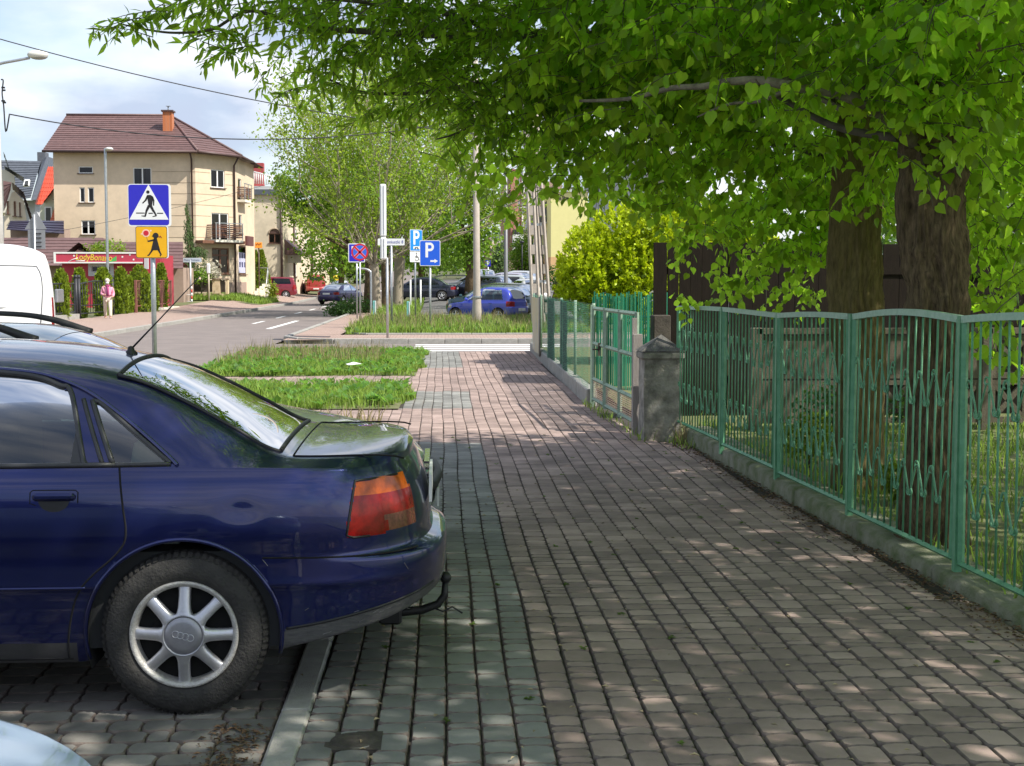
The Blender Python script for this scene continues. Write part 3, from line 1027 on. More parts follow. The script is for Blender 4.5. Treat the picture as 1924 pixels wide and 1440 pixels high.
# ----- the navy saloon
def saloon_spec():
    s = dict(L=4.45, zlo=.19, u0=.62, u1=3.75, zw=.312, wheels=[1.0, 3.617], arch=.366, nr=2.7, nf=2.5)
    s['W'] = [(.15, .79), (.25, .83), (.40, .848), (.485, .858), (.497, .866), (.53, .864), (.60, .862), (.70, .866), (.80, .860), (.88, .846), (.93, .826), (.97, .805), (1.05, .77)]
    s['UR'] = [(.15, .16), (.25, .10), (.36, .035), (.45, .004), (.55, .0), (.592, .008), (.600, .028), (.612, .062), (.70, .075), (.80, .09), (.90, .125), (.95, .15), (1.0, .16)]
    s['UF'] = [(.15, 4.3), (.25, 4.40), (.40, 4.45), (.52, 4.44), (.56, 4.38), (.75, 4.30), (.82, 4.2)]
    s['ZB'] = [(0, .925), (.15, .928), (.4, .935), (.7, .942), (1.0, .942), (2.0, .93), (3.0, .915), (3.4, .89), (4.0, .80), (4.45, .68)]
    s['ZC'] = [(.12, .94), (.15, .965), (.175, .985), (.2, .992), (.3, .992), (.45, .985), (.58, .978), (.66, .998), (.85, 1.11), (1.05, 1.222), (1.2, 1.292), (1.30, 1.325), (1.45, 1.358), (1.7, 1.388), (2.0, 1.402), (2.3, 1.40), (2.6, 1.375), (2.78, 1.33), (3.1, 1.16), (3.4, 1.0), (3.5, .955), (4.0, .88), (4.35, .76), (4.45, .69)]
    s['ZR'] = [(.12, .932), (.15, .945), (.2, .962), (.3, .968), (.5, .966), (.6, .968), (.68, .985), (.85, 1.075), (1.05, 1.18), (1.2, 1.245), (1.30, 1.272), (1.45, 1.30), (1.7, 1.325), (2.0, 1.337), (2.3, 1.335), (2.6, 1.305), (2.78, 1.265), (3.1, 1.10), (3.4, .95), (3.5, .93), (4.0, .84), (4.35, .73), (4.45, .685)]
    s['WR'] = [(.1, .70), (.5, .68), (.7, .66), (1.0, .615), (1.3, .585), (1.7, .58), (2.2, .585), (2.7, .60), (3.1, .66), (3.5, .70), (4.0, .72), (4.45, .6)]
    s['ZL'] = [(0, .40), (.06, .385), (.2, .345), (.4, .30), (.60, .255), (.62, .25), (.66, .22), (1.3, .22), (1.40, .205), (3.2, .205), (3.3, .2), (3.9, .22), (4.45, .23)]
    return s
SP = saloon_spec()
DOORWIN = [(1.365, .955), (1.445, 1.21), (1.50, 1.247), (1.62, 1.285), (1.85, 1.305), (2.03, 1.305), (2.03, .952)]
FRONTWIN = [(2.12, .952), (2.12, 1.303), (2.4, 1.295), (2.62, 1.265), (2.72, 1.22), (3.05, 1.02), (3.08, .955)]
QUARTER = [(1.045, .962), (1.09, .995), (1.335, 1.183), (1.365, 1.19), (1.262, .962)]
SP['side_windows'] = [('side_window', DOORWIN), ('side_window', FRONTWIN), ('quarter_window', QUARTER)]
SP['top_windows'] = [('rear_window', .655, 1.292, .035, .05), ('windscreen', 2.80, 3.42, .06, .05)]
DOORSEAM = [(1.235, .95), (1.228, .90), (1.215, .80), (1.205, .72), (1.215, .665), (1.26, .61), (1.33, .55), (1.385, .485), (1.415, .40), (1.432, .30), (1.435, .225)]
DOOR = DOORSEAM + [(2.05, .225), (2.08, .5), (2.08, .95)]
SP['low'] = [('door', M_navy, DOOR), ('door', M_navy, [(2.085, .225), (2.085, .95), (3.12, .95), (3.14, .5), (3.08, .225)])]
SP['dents'] = [(.78, .79, .07, .004, 1.5)]
LAMPZ = (.682, .885)
def lamp_fn(c, lowf):
    u, wv, z = c[:, 0], c[:, 1], c[:, 2]
    e = .012
    return lowf & (u < .385 - .03 * ((z - LAMPZ[0]) / .2)) & (wv > .50) & (z > LAMPZ[0] - .012 * np.clip((u - .1) / .25, 0, 1)) & (z < LAMPZ[1] - .0 )
def amber_fn(c, lowf): return lamp_fn(c, lowf) & (c[:, 2] > .825)
def clear_fn(c, lowf): return lamp_fn(c, lowf) & (c[:, 2] < .74) & (c[:, 1] < .70)
SP['patches'] = [('tail_light', M_red_lens, lambda c, l: lamp_fn(c, l)), ('indicator_lens', M_amber_lens, amber_fn), ('reversing_lens', mat('smoky_lens', (.16, .05, .04), .15, .1, .4, 50, coat=.3), clear_fn),
                 ('bumper', M_navy, lambda c, l: l & (c[:, 2] < .600) & (c[:, 0] < .80)), ('bumper_valance', mat('dusty_plastic', (.045, .045, .05), .6, 0, .5, 18, .2, 80, col2=(.10, .098, .095), stretch=(1, 1, 5)), lambda c, l: l & (c[:, 0] < .80) & (c[:, 2] < .325 + np.clip(.61 - c[:, 0], -.2, .5) * .19)), ('sill_trim', M_trim, lambda c, l: l & (c[:, 2] < .285) & (c[:, 0] > 1.40) & (c[:, 0] < 3.22)),
                 ('boot_lid', M_navy, lambda c, l: (~l) & (c[:, 0] < .6) & (np.abs(c[:, 1]) < .655) )]
PARKZ0 = -.022
audi = thing('parked_saloon', 'dark navy saloon parked in front with its boot over the pavement and a tow ball', 'car', (.02, 6.155, PARKZ0), math.pi)
B, parts = build_car(audi, SP, dict(paint=M_navy, glass=glassmat('rear_glass', (.35, .42, .38), 0, 1.3), side_glass=glassmat('side_glass', (.42, .52, .47), 0, 1.85)), 2)
W = B.hw
for sg in (True, False):
    for uw in SP['wheels']:
        wheel(audi, uw, .842, .312, .315, .205, sg, hero=(sg and uw < 2))
well(audi, 1.0, .312, .366, .85); well(audi, 3.617, .312, .366, .85)
def seam(pts, r, name, m, sub=8, off=-.0005, n=6, both=False, par=None):
    q = MB()
    fine = []
    for a, b in zip(pts[:-1], pts[1:]):
        for k in range(sub):
            t = k / sub
            fine.append((a[0] + (b[0] - a[0]) * t, a[1] + (b[1] - a[1]) * t))
    fine.append(pts[-1])
    P3 = [B.side(u, z, off) for u, z in fine]
    q.tube(P3, r, n)
    if both: q.tube([Vector((p.x, -p.y, p.z)) for p in P3], r, n)
    return q.builds(name, m, par or audi)
M_seam = mat('panel_gap', (.004, .004, .006), .9, 0, 0)
def smooth(pts, k=6):
    """Catmull-Rom"""
    o = []
    for i in range(len(pts) - 1):
        p0 = pts[max(0, i - 1)]; p1 = pts[i]; p2 = pts[i + 1]; p3 = pts[min(len(pts) - 1, i + 2)]
        for j in range(k):
            t = j / k
            o.append(tuple(.5 * ((2 * b) + (-a + c) * t + (2 * a - 5 * b + 4 * c - d) * t * t + (-a + 3 * b - 3 * c + d) * t ** 3) for a, b, c, d in zip(p0, p1, p2, p3)))
    o.append(pts[-1]); return o
seam(smooth(DOORSEAM), .0042, 'door_gap', M_seam, 1, both=True)
seam([(2.082, .225), (2.082, .95)], .0035, 'door_gap', M_seam, 8, both=True)
seam([(.70, .606), (.55, .604), (.40, .602), (.3, .600), (.2, .598), (.12, .597)], .004, 'bumper_gap', M_seam, 10, both=True)
seam([(1.42, .222), (2.0, .218), (3.2, .218)], .006, 'sill_gap', M_seam, 10, -.004, both=True)
seam([(1.36, .500), (1.42, .499), (2.0, .499), (3.2, .499)], .007, 'side_moulding', M_navy, 10, -.002, both=True)
# window frames
def frame(poly, r, m, name='window_frame', closed=True, off=.001, sub=10):
    p = list(poly) + ([poly[0]] if closed else [])
    return seam(p, r, name, m, sub, off, 6, True)
frame(smooth(DOORWIN[:1] + DOORWIN[1:6], 5), .011, M_trim, closed=False)
frame([(2.05, .955), (1.25, .958)], .011, M_trim, closed=False)
frame([(1.262, .962), (1.365, 1.19)], .012, M_trim, closed=False)
frame([(1.30, .962), (1.40, 1.195)], .010, M_trim, closed=False)
frame(QUARTER[:4], .010, M_trim, closed=False)
frame([(1.262, .957), (1.045, .959)], .010, M_trim, closed=False)
frame([(2.07, .955), (2.07, 1.31)], .03, M_black, closed=False)
frame(FRONTWIN, .009, M_trim)
seam(smooth([(1.02, .955), (1.06, .99), (1.2, 1.10), (1.36, 1.208), (1.48, 1.262), (1.62, 1.297), (1.9, 1.318), (2.2, 1.318), (2.5, 1.30), (2.7, 1.26)], 6), .009, 'roof_gutter', mat('gutter_paint', (.02, .026, .12), .2, .6, 0, coat=1), 1, .004, both=True)
# black triangle at the foot of the door glass
q = MB()
for sg in (1, -1):
    pts = [B.side(u, z, .0005) for u, z in ((1.35, .958), (1.42, .958), (1.412, 1.09))]
    q.add([(p.x, p.y * sg, p.z) for p in pts], [(0, 1, 2) if sg < 0 else (0, 2, 1)])
q.builds('window_corner', M_trim, audi)
# rear glass edge, roof seam
def across(u, name, r, m, wmax, off=.001):
    q = MB()
    q.tube([(u, wv, B.top(u, wv) + off) for wv in np.linspace(-wmax, wmax, 25)], r, 6)
    return q.build(name, m, audi)
across(1.292, 'window_seal', .008, M_black, .545)
across(.655, 'window_seal', .010, M_black, .60)
across(.60, 'boot_gap', .004, M_seam, .645)
q = MB()
for sg in (1, -1):
    q.tube([(u, sg * (float(B.WR(u)) - (.05 + (.035 - .05) * (u - .655) / .637)), B.top(u, float(B.WR(u)) - .045) + .001) for u in np.linspace(.655, 1.292, 20)], .008, 6)
q.builds('window_seal', M_black, audi)
q = MB()
for sg in (1, -1):
    q.tube([(u, sg * .655, B.top(u, .655) + .0005) for u in np.linspace(.17, .60, 14)], .004, 6)
q.builds('boot_gap', M_seam, audi)
# lamp surround
def lampedge():
    q = MB()
    for sg in (1, -1):
        pts = []
        for z in np.linspace(LAMPZ[0], LAMPZ[1], 8): pts.append((.385 - .03 * ((z - LAMPZ[0]) / .2), z))
        pl = [(.30, LAMPZ[0] - .010), (.36, LAMPZ[0] - .010)] + pts + [(.30, LAMPZ[1] + .001), (.2, LAMPZ[1])]
        P3 = [B.side(u, z, .001) for u, z in pl]
        q.tube([(p.x, p.y * sg, p.z) for p in P3], .005, 6)
    return q.builds('lamp_seal', M_black, audi)
lampedge()
# arch lips
q = MB()
for sg in (1, -1):
    for uw in SP['wheels']:
        pts = []
        for a in np.linspace(-.25, math.pi + .22, 44):
            u, z = uw + .368 * math.cos(a), .312 + .368 * math.sin(a)
            p = B.side(u, max(z, .2), .0015); pts.append((p.x, p.y * sg, z))
        q.tube(pts, .0085, 8)
q.builds('arch_lip', M_navy, audi)
seam([(.615, .328), (.5, .346), (.35, .374), (.2, .403), (.1, .422), (.06, .43)], .006, 'valance_edge', M_black, 8, -.001, both=True)
# door handles
for (u, z) in ((1.47, .843), (2.62, .845)):
    for sg in (1, -1):
        p = B.side(u, z)
        q = MB()
        sd = [(p.x - .083, -.022), (p.x + .083, -.022), (p.x + .083, .022), (p.x - .083, .022)]
        q.cbox((p.x, sg * (p.y + .008), z + .002), (.158, .022, .030), 0, 0, .010)
        hd = q.build('door_handle', M_navy, audi)
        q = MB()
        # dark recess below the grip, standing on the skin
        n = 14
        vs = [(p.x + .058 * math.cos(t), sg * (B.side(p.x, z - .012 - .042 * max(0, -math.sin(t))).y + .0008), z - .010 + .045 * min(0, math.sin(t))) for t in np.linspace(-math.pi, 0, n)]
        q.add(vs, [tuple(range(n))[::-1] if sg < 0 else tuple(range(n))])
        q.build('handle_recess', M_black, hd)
        q = MB()
        rect = [(-.088, -.022), (-.088, .018), (-.078, .026), (.078, .026), (.088, .018), (.088, -.022), (.066, -.03)]
        q.tube([(p.x + a, sg * (B.side(p.x, z + b).y + .0005), z + b) for a, b in rect], .0022, 6)
        q.build('handle_gap', M_seam, hd)
# bumper corner marks
q = MB()
for k in range(9):
    u = random.uniform(.15, .55); z = random.uniform(.29 + (.5 - u) * .1, .40)
    a = random.uniform(.2, .9); l_ = random.uniform(.015, .05)
    p1 = B.side(u, max(z, float(B.ZL(u)) + .01), .0006); p2 = B.side(u - l_ * math.cos(a), z + l_ * math.sin(a) * .6, .0006)
    q.tube([p1, p2], .0008, 4, 0, False)
for (u1, z1, u2, z2) in ((.17, .55, .155, .52), (.70, .60, .68, .575)):
    q.tube([B.side(u1, z1, .0006), B.side(u2, z2, .0006)], .0014, 4, 0, False)
q.build('paint_scrape', mat('scrape', (.20, .19, .20), .7, 0, .5, 60), audi)['kind'] = 'stuff'
# tow bar
q = MB()
q.tube([(.30, 0, .33), (.12, 0, .315), (.02, 0, .325), (-.05, 0, .35), (-.078, 0, .39), (-.082, 0, .45)], [.02, .02, .019, .018, .017, .014], 10)
q.sphere((-.082, 0, .468), .026, 14, 8)
q.cbox((.16, 0, .32), (.10, .10, .10), 0, 0, .01)
tb = q.build('tow_bar', M_black, audi)
tb.location = (.09, .02, -.12)
q = MB(); q.tube([(0.05, .32, .28), (.02, .33, .27), (-.02, .31, .285), (-.06, .36, .27)], .004, 6); q.build('hanging_wire', M_black, audi)
# aerial
q = MB()
zt = B.top(1.36, 0)
q.lathe([(.0005, .03), (.012, .026), (.016, .012), (.028, .0), (.03, -.01)], (1.36, 0, zt), 'z', 16)
q.tube([(1.36, 0, zt + .015), (1.23, 0, zt + .15), (1.06, 0, zt + .33)], [.0045, .003, .002], 8)
q.build('aerial', M_black, audi)
# number plate and badge rings on the boot
q = MB(); q.cbox((.07, 0, .78), (.012, .52, .115), 0); q.build('number_plate', M_plate, audi)
# cabin
q = MB()
q.box(.62, 3.3, -.78, .78, .25, .62); q.build('cabin_floor', M_cabin, audi)
q = MB()
q.prism([(.66, -.55, .96), (1.10, -.55, .985), (1.12, -.55, .93), (.66, -.55, .93)], (0, -.55, 0), (0, .55, 0)); q.build('parcel_shelf', mat('shelf', (.05, .055, .05), .9), audi)
q = MB(); q.prism([(1.05, -.62, .6), (1.12, -.62, 1.02), (1.22, -.62, 1.02), (1.30, -.62, .6)], (0, -.62, 0), (0, .62, 0)); q.build('rear_seat', M_seat, audi)
for wv in (-.38, .0, .38):
    q = MB(); q.cbox((1.15, wv, 1.09), (.09, .24, .14), 0, 0, .05); q.build('headrest', M_seat, audi)
for wv in (-.37, .37):
    q = MB(); q.cbox((1.98, wv, .82), (.16, .5, .62), 0, 0, .07); q.build('front_seat', M_cabin, audi)
    q = MB(); q.cbox((1.92, wv, 1.20), (.12, .27, .20), 0, 0, .06); q.build('headrest', M_cabin, audi)
q = MB(); q.cbox((.90, .1, 1.0), (.2, .13, .015), .2, 0, .005); q.build('paper_on_shelf', M_plate, audi)
q = MB(); q.prism([(2.75, -.7, .6), (2.75, -.7, .92), (3.2, -.7, .95), (3.3, -.7, .6)], (0, -.7, 0), (0, .7, 0)); q.build('dashboard', M_cabin, audi)
# ----- other vehicles
def gen_spec(L, hw, H, kind, belt=None, wheelr=.30, wb=None, hood=None):
    belt = belt or H * .64
    hood = hood or H * .60
    k = {'hatch': 0, 'wagon': 0, 'mpv': 0, 'saloon': 1, 'van': 2}[kind]
    fo = min(.85, L * .2); ro = L - fo - (wb or L * .60)
    s = dict(L=L, zlo=.2, u0=.42 if k != 1 else .6, u1=L - .75, zw=wheelr, wheels=[ro, L - fo], arch=wheelr + .055, nr=3.6 if k != 1 else 2.7, nf=2.5)
    s['W'] = [(.15, hw * .93), (.28, hw * .965), (.45, hw * .99), (.55, hw), (.75, hw * .995), (belt * .93, hw * .965), (belt, hw * .94), (belt + .15, hw * .92)]
    s['UR'] = [(.15, .14), (.3, .05), (.42, .0), (.58, .005), (.62, .05), (.8, .06), (belt, .11), (belt + .1, .13)]
    s['UF'] = [(.15, L - .15), (.25, L - .04), (.42, L), (.52, L - .02), (.62, L - .10), (hood, L - .25), (belt, L - .3)]
    s['ZB'] = [(0, belt), (L * .6, belt - .015), (L - 1.3, hood + .02), (L - .5, hood - .06), (L - .2, hood - .12), (L, hood - .2)]
    s['ZL'] = [(0, .32), (.4, .26), (.8, .2), (L - .8, .2), (L, .24)]
    s['WR'] = [(0, hw * .78), (.5, hw * .74), (L * .5, hw * .73), (L - 1.9, hw * .74), (L - 1.2, hw * .84), (L, hw * .75)]
    if k == 0:
        r1 = {'hatch': .42, 'wagon': .38, 'mpv': .30}[kind]
        wt = {'hatch': L - 1.72, 'wagon': L - 1.92, 'mpv': L - 1.55}[kind]
        wbs = {'hatch': L - 1.02, 'wagon': L - 1.15, 'mpv': L - .8}[kind]
        s['ZC'] = [(.06, belt + .01), (.14, belt + .12), (.26, belt + (H - belt) * .66), (r1, H * .955), (r1 + .35, H * .985), (L * .45, H), (wt - .3, H * .99), (wt, H * .95), (wbs, hood + .06), (wbs + .12, hood + .015), (L - .5, hood - .035), (L - .2, hood - .11), (L, hood - .19)]
        s['top_windows'] = [('rear_window', .115, r1 - .03, .09, .13), ('windscreen', wt + .03, wbs - .02, .05, .06)]
        s['side_windows'] = [('side_window', [(.48, belt + .04), (.60, H * .90), (L * .44, H * .925), (L * .44, belt + .02)]), ('side_window', [(L * .46, belt + .02), (L * .46, H * .925), (wt - .15, H * .91), (wbs - .25, belt + .05), (wbs - .22, belt + .01)])]
    elif k == 1:
        a, b_ = .60, 1.32
        wt, wbs = L - 1.85, L - 1.02
        s['ZC'] = [(.12, belt + .01), (.2, belt + .05), (a, belt + .06), (.75, belt + .14), (1.1, belt + (H - belt) * .72), (b_, H * .945), (L * .48, H), (wt, H * .95), (wbs, hood + .06), (wbs + .12, hood + .015), (L - .5, hood - .035), (L - .2, hood - .11), (L, hood - .19)]
        s['top_windows'] = [('rear_window', .68, b_ - .02, .04, .06), ('windscreen', wt + .03, wbs - .02, .05, .06)]
        s['side_windows'] = [('side_window', [(1.05, belt + .03), (1.45, H * .90), (L * .5, H * .925), (L * .5, belt + .02)]), ('side_window', [(L * .52, belt + .02), (L * .52, H * .925), (wt - .15, H * .905), (wbs - .3, belt + .05), (wbs - .3, belt + .01)])]
    s['ZR'] = [(u, z - (.06 if z > belt + .2 else .025)) for u, z in s['ZC']]
    sp = s
    zl0 = {'hatch': (.62, .86), 'wagon': (.60, .90), 'mpv': (.75, 1.05), 'saloon': (.66, .84)}.get(kind, (.6, .8))
    s['patches'] = [('tail_light', M_red_lens, lambda c, l: l & (c[:, 0] < .36) & (c[:, 1] > hw * .60) & (c[:, 2] > zl0[0]) & (c[:, 2] < min(zl0[1], belt - .03))),
                    ('headlight', M_clear_lens, lambda c, l: l & (c[:, 0] > L - .48) & (c[:, 1] > hw * .48) & (c[:, 2] > hood - .26) & (c[:, 2] < hood - .13)),
                    ('grille', M_black, lambda c, l: l & (c[:, 0] > L - .3) & (c[:, 1] < hw * .42) & (c[:, 2] > hood - .27) & (c[:, 2] < hood - .14)),
                    ('bumper', sp.get('bump'), lambda c, l: l & (c[:, 2] < .56) & ((c[:, 0] < .45) | (c[:, 0] > L - .5)))]
    return s
def make_car(name, label, cat, loc, rz, col, kind='hatch', L=4.1, hw=.86, H=1.45, det=1, group=None, bump=None, belt=None, alloy=None, extra=True, wr=.30, metal=.3, hood=None, glass=None, zc=None):
    root = thing(name, label, cat, loc, rz, group)
    pm = paint(name + '_paint', col, metal)
    sp = gen_spec(L, hw, H, kind, belt, wr, None, hood)
    if zc:
        sp['ZC'] = zc; sp['ZR'] = [(u, z - (.06 if z > sp['ZB'][0][1] + .2 else .025)) for u, z in zc]
        sp['ZB'] = [(0, .90), (2.4, .89), (3.3, .85), (3.9, .755), (4.26, .66), (4.46, .56)]
        sp['top_windows'] = [('rear_window', .115, .35, .09, .13), ('windscreen', 2.36, 3.26, .05, .06)]
    sp['patches'] = [(a, m if m is not None else (bump or pm), f) for a, m, f in sp['patches']]
    B, _ = build_car(root, sp, dict(paint=pm, glass=glass or M_glass_dark), det)
    for uw in sp['wheels']:
        for sg in (True, False):
            wheel(root, uw, hw * .975, wr, wr, wr * .66, sg, alloy=alloy)
    well(root, sp['wheels'][0], wr, sp['arch'], hw * .98); well(root, sp['wheels'][1], wr, sp['arch'], hw * .98)
    q = MB(); bl = belt or H * .64
    q.box(.45, L - 1.1, -hw * .86, hw * .86, .25, bl - .12)
    for u_ in (L * .28, L * .52):
        for wv in (-hw * .42, hw * .42): q.cbox((u_, wv, bl + .02), (.14, .42, .5), 0, 0, .05)
    q.build('cabin', M_cabin, root)
    q = MB(); q.cbox((.012 if kind != 'saloon' else .05, 0, .50 if kind != 'saloon' else .74), (.03, .52, .115)); q.build('number_plate', M_plate, root)
    if extra:
        for sg in (1, -1):
            q = MB(); q.cbox((L - 1.25, sg * (hw + .06), bl + .05), (.09, .17, .12), 0, 0, .03); q.build('door_mirror', pm, root)
        q = MB()
        for u_ in (L * .45, L * .27):
            for sg in (1, -1):
                q.cbox((u_ + .12, sg * (float(B.outline(u_, bl - .12)) + .008), bl - .10), (.16, .02, .025))
        q.builds('door_handle', pm, root)
    return root, B, sp
M_bmp = mat('grey_bumper', (.08, .082, .085), .6)
# silver estate, nose to the pavement, behind the saloon
r, B2, sp2 = make_car('parked_estate', 'silver grey estate with dark roof rails parked nose to the pavement behind the navy saloon', 'car', (-4.50, 8.38, -.022), 0, (.36, .38, .37), 'wagon', 4.46, .87, 1.40, 2, alloy=M_alloy, hood=.86, metal=.6, extra=False,
    zc=[(.06, .92), (.14, 1.02), (.26, 1.2), (.38, 1.33), (.75, 1.38), (1.7, 1.41), (2.1, 1.40), (2.35, 1.352), (2.65, 1.22), (2.9, 1.10), (3.3, .93), (3.42, .895), (3.9, .80), (4.26, .71), (4.46, .58)])
q = MB()
for sg in (1, -1):
    pts = [(.45, 1.32), (.75, 1.41), (1.2, 1.455), (1.75, 1.455), (2.05, 1.42), (2.30, 1.33)]
    sm = smooth(pts, 6)
    q.tube([(u, sg * .60, z - .01) for u, z in sm], [.016 + .02 * (abs(i / len(sm) - .5) * 2) ** 3 for i in range(len(sm))], 8)
q.builds('roof_rail', M_black, r)
q = MB()
for k in range(4): q.cbox((4.41, 0, .50 + k * .036), (.03, .62, .013))
q.builds('grille_bar', M_chrome, r)
q = MB(); q.tube([(4.30, sg * .8 if False else .80, .50) for sg in (1,)] + [(4.44, .5, .50), (4.47, 0, .50), (4.44, -.5, .50), (4.30, -.80, .50)], .035, 8); q.build('bumper_strip', M_black, r)
q = MB(); q.cbox((4.475, 0, .40), (.012, .52, .11)); q.build('number_plate', M_plate, r)
# pale blue car close to the camera, only its corner shows
make_car('pale_blue_car', 'pale silver blue car showing only one corner beside the rear wheel of the navy saloon', 'car', (-4.42, 2.10, -.022), 0, (.36, .44, .55), 'hatch', 4.0, .86, 1.42, 1, alloy=M_alloy, hood=.81, metal=.5)

# white panel van
vn = thing('panel_van', 'white panel van with plain sides standing on the road behind the parked cars', 'van', (-6.70, 25.0, -.08), R(197))
M_vw = paint('van_white', (.80, .80, .80), 0, .4, .6)
vs_ = dict(L=5.2, zlo=.25, u0=.30, u1=4.2, zw=.34, wheels=[1.0, 4.2], arch=.42, nr=4.5, nf=2.4)
vs_['W'] = [(.2, .92), (.35, .95), (.9, .98), (1.3, .975), (1.8, .90), (2.1, .84)]
vs_['UR'] = [(.2, .06), (.4, .0), (.55, .03), (1.3, .05), (1.75, .09), (2.0, .14), (2.15, .2)]
vs_['UF'] = [(.2, 5.1), (.5, 5.2), (.9, 5.05), (1.1, 4.85), (1.5, 4.5), (2.1, 4.25)]
vs_['ZB'] = [(0, 2.03), (.15, 2.10), (4.4, 2.10), (5.2, 2.0)]
vs_['ZC'] = [(.1, 2.05), (.2, 2.16), (.4, 2.26), (.8, 2.33), (2, 2.36), (3.8, 2.33), (4.3, 2.25), (5.2, 2.05)]
vs_['ZR'] = [(u, z - .10) for u, z in vs_['ZC']]
vs_['WR'] = [(0, .62), (5.2, .64)]
vs_['ZL'] = [(0, .35), (5.2, .3)]
vs_['side_windows'] = []; vs_['top_windows'] = []
vs_['low'] = [('side_window', M_glass_dark, [(3.35, 1.2), (3.35, 1.78), (4.0, 1.78), (4.5, 1.2)])]
vs_['patches'] = [('windscreen', M_glass_dark, lambda c, l: l & (c[:, 0] > 4.3) & (c[:, 2] > 1.2) & (c[:, 2] < 1.9) & (c[:, 1] < .75)),
                  ('tail_light', M_red_lens, lambda c, l: l & (c[:, 0] < .12) & (c[:, 1] > .80) & (c[:, 2] > .8) & (c[:, 2] < 1.4)),
                  ('rear_window', M_glass_dark, lambda c, l: l & (c[:, 0] < .12) & (c[:, 1] < .6) & (c[:, 1] > .06) & (c[:, 2] > 1.25) & (c[:, 2] < 1.8))]
BV, _ = build_car(vn, vs_, dict(paint=M_vw, glass=M_glass_dark), 1)
for uw in vs_['wheels']:
    for sg in (True, False): wheel(vn, uw, .95, .34, .34, .21, sg)
well(vn, 1.0, .34, .42, .95); well(vn, 4.2, .34, .42, .95)
def vseam(pts, r, nm, m):
    q = MB(); q.tube([BV.side(u, z, .0) for u, z in pts], r, 6); return q.build(nm, m, vn)
M_vs = mat('van_gap', (.16, .16, .17), .8)
vseam(smooth([(.30, 1.0), (.26, 1.6), (.32, 1.9), (.5, 1.95), (1.6, 1.95), (1.75, 1.9), (1.8, 1.6), (1.8, 1.0), (1.6, .92), (.5, .92), (.3, 1.0)], 5), .010, 'pressed_panel', M_vs)
vseam([(.12, 1.28), (1.0, 1.25), (1.85, 1.22)], .012, 'slide_rail', M_vs)
vseam([(.1, 2.02), (1.0, 2.06), (4.0, 2.06)], .012, 'roof_gutter', M_vs)
vseam([(.15, .95), (.9, .80), (1.3, .72)], .010, 'panel_gap', M_vs)
q = MB(); p = BV.side(1.25, 1.22); q.cbox((p.x, p.y + .01, p.z), (.12, .03, .05)); p = BV.side(1.15, 1.0); q.cbox((p.x, p.y + .01, p.z), (.08, .03, .06)); q.builds('door_handle', M_black, vn)

# little blue hatchback and its row on the car park
def rear_at(px, Y, dz=-.04): 
    p = P(px, 527, Y); return (p.x, Y, gz(p.x, Y) + dz)
make_car('small_hatchback', 'small bright blue three door hatchback parked at the edge of the long grass', 'car', rear_at(981, 56.6), R(146), (.035, .055, .42), 'hatch', 3.4, .76, 1.43, 1, wr=.27, metal=.1, bump=paint('blue_bumper', (.10, .12, .40), 0, .5, .3), belt=.86, glass=M_glass, hood=.80)
make_car('dark_hatchback', 'dark teal hatchback half hidden behind the little blue hatchback', 'car', rear_at(988, 60.6), R(141), (.008, .05, .07), 'wagon', 4.1, .85, 1.42, 1)
make_car('black_hatchback', 'glossy black car whose nose shows furthest back in the row with the blue hatchback', 'car', rear_at(1000, 63.6), R(141), (.008, .008, .010), 'wagon', 4.3, .87, 1.46, 1)
make_car('shaded_saloon', 'dark blue saloon parked under the trees beyond the parking signs', 'car', rear_at(862, 84), R(172), (.010, .013, .035), 'saloon', 4.4, .86, 1.43, 1)
# cars on the road and by the houses
p = P(612, 527, 96.5)
make_car('moving_saloon', 'dark violet blue saloon seen from behind driving away on the road', 'car', (p.x, 96.5, gz(p.x, 96.5) - .07), R(68), (.028, .022, .10), 'saloon', 4.5, .89, 1.46, 1)
p = P(628, 527, 124)
make_car('white_taxi', 'white car just beyond the violet blue saloon on the road', 'car', (p.x, 124, gz(p.x, 124) - .06), R(80), (.7, .7, .7), 'saloon', 4.4, .86, 1.44, 0, extra=False)
p = P(559, 527, 113)
make_car('burgundy_van', 'burgundy people carrier parked beside the steps of the corner house', 'car', (p.x, 113, gz(p.x, 113)), R(184), (.20, .008, .022), 'mpv', 4.4, .90, 1.72, 1, alloy=M_alloy)
p = P(594, 527, 131)
make_car('red_van', 'salmon red van parked on the pavement further along the houses', 'car', (p.x, 131, gz(p.x, 131)), R(100), (.38, .05, .045), 'mpv', 4.3, .92, 1.85, 1)
far = [(1008, 76, 'white hatchback nose on behind the lattice pole in the car park', (.62, .62, .60), R(100), 'hatch', 1.45),
       (1000, 90, 'silver car with a green tinted windscreen in the middle of the car park', (.42, .45, .44), R(150), 'hatch', 1.46),
       (996, 99, 'pale violet silver car in the far row of the car park', (.40, .38, .46), R(150), 'hatch', 1.5),
       (1010, 108, 'light silver car at the back of the far row in the car park', (.52, .53, .55), R(150), 'wagon', 1.5),
       (958, 84, 'dark blue grey car standing beside the metal lamp pole', (.05, .06, .10), R(150), 'hatch', 1.5),
       (946, 96, 'grey roofed car left of the metal lamp pole in the car park', (.22, .23, .26), R(160), 'saloon', 1.45),
       (914, 106, 'silver car facing the camera under the small distant parking sign', (.38, .39, .42), R(-95), 'mpv', 1.6),
       (916, 93, 'dark purple car in front of the small distant parking sign', (.05, .03, .06), R(-95), 'saloon', 1.45)]
for px, Y, lab, c, rz, kind, H in far:
    make_car('parked_car', lab, 'car', rear_at(px, Y), rz, c, kind, 4.2, .86, H, 0, 'cars in the car park', extra=False)

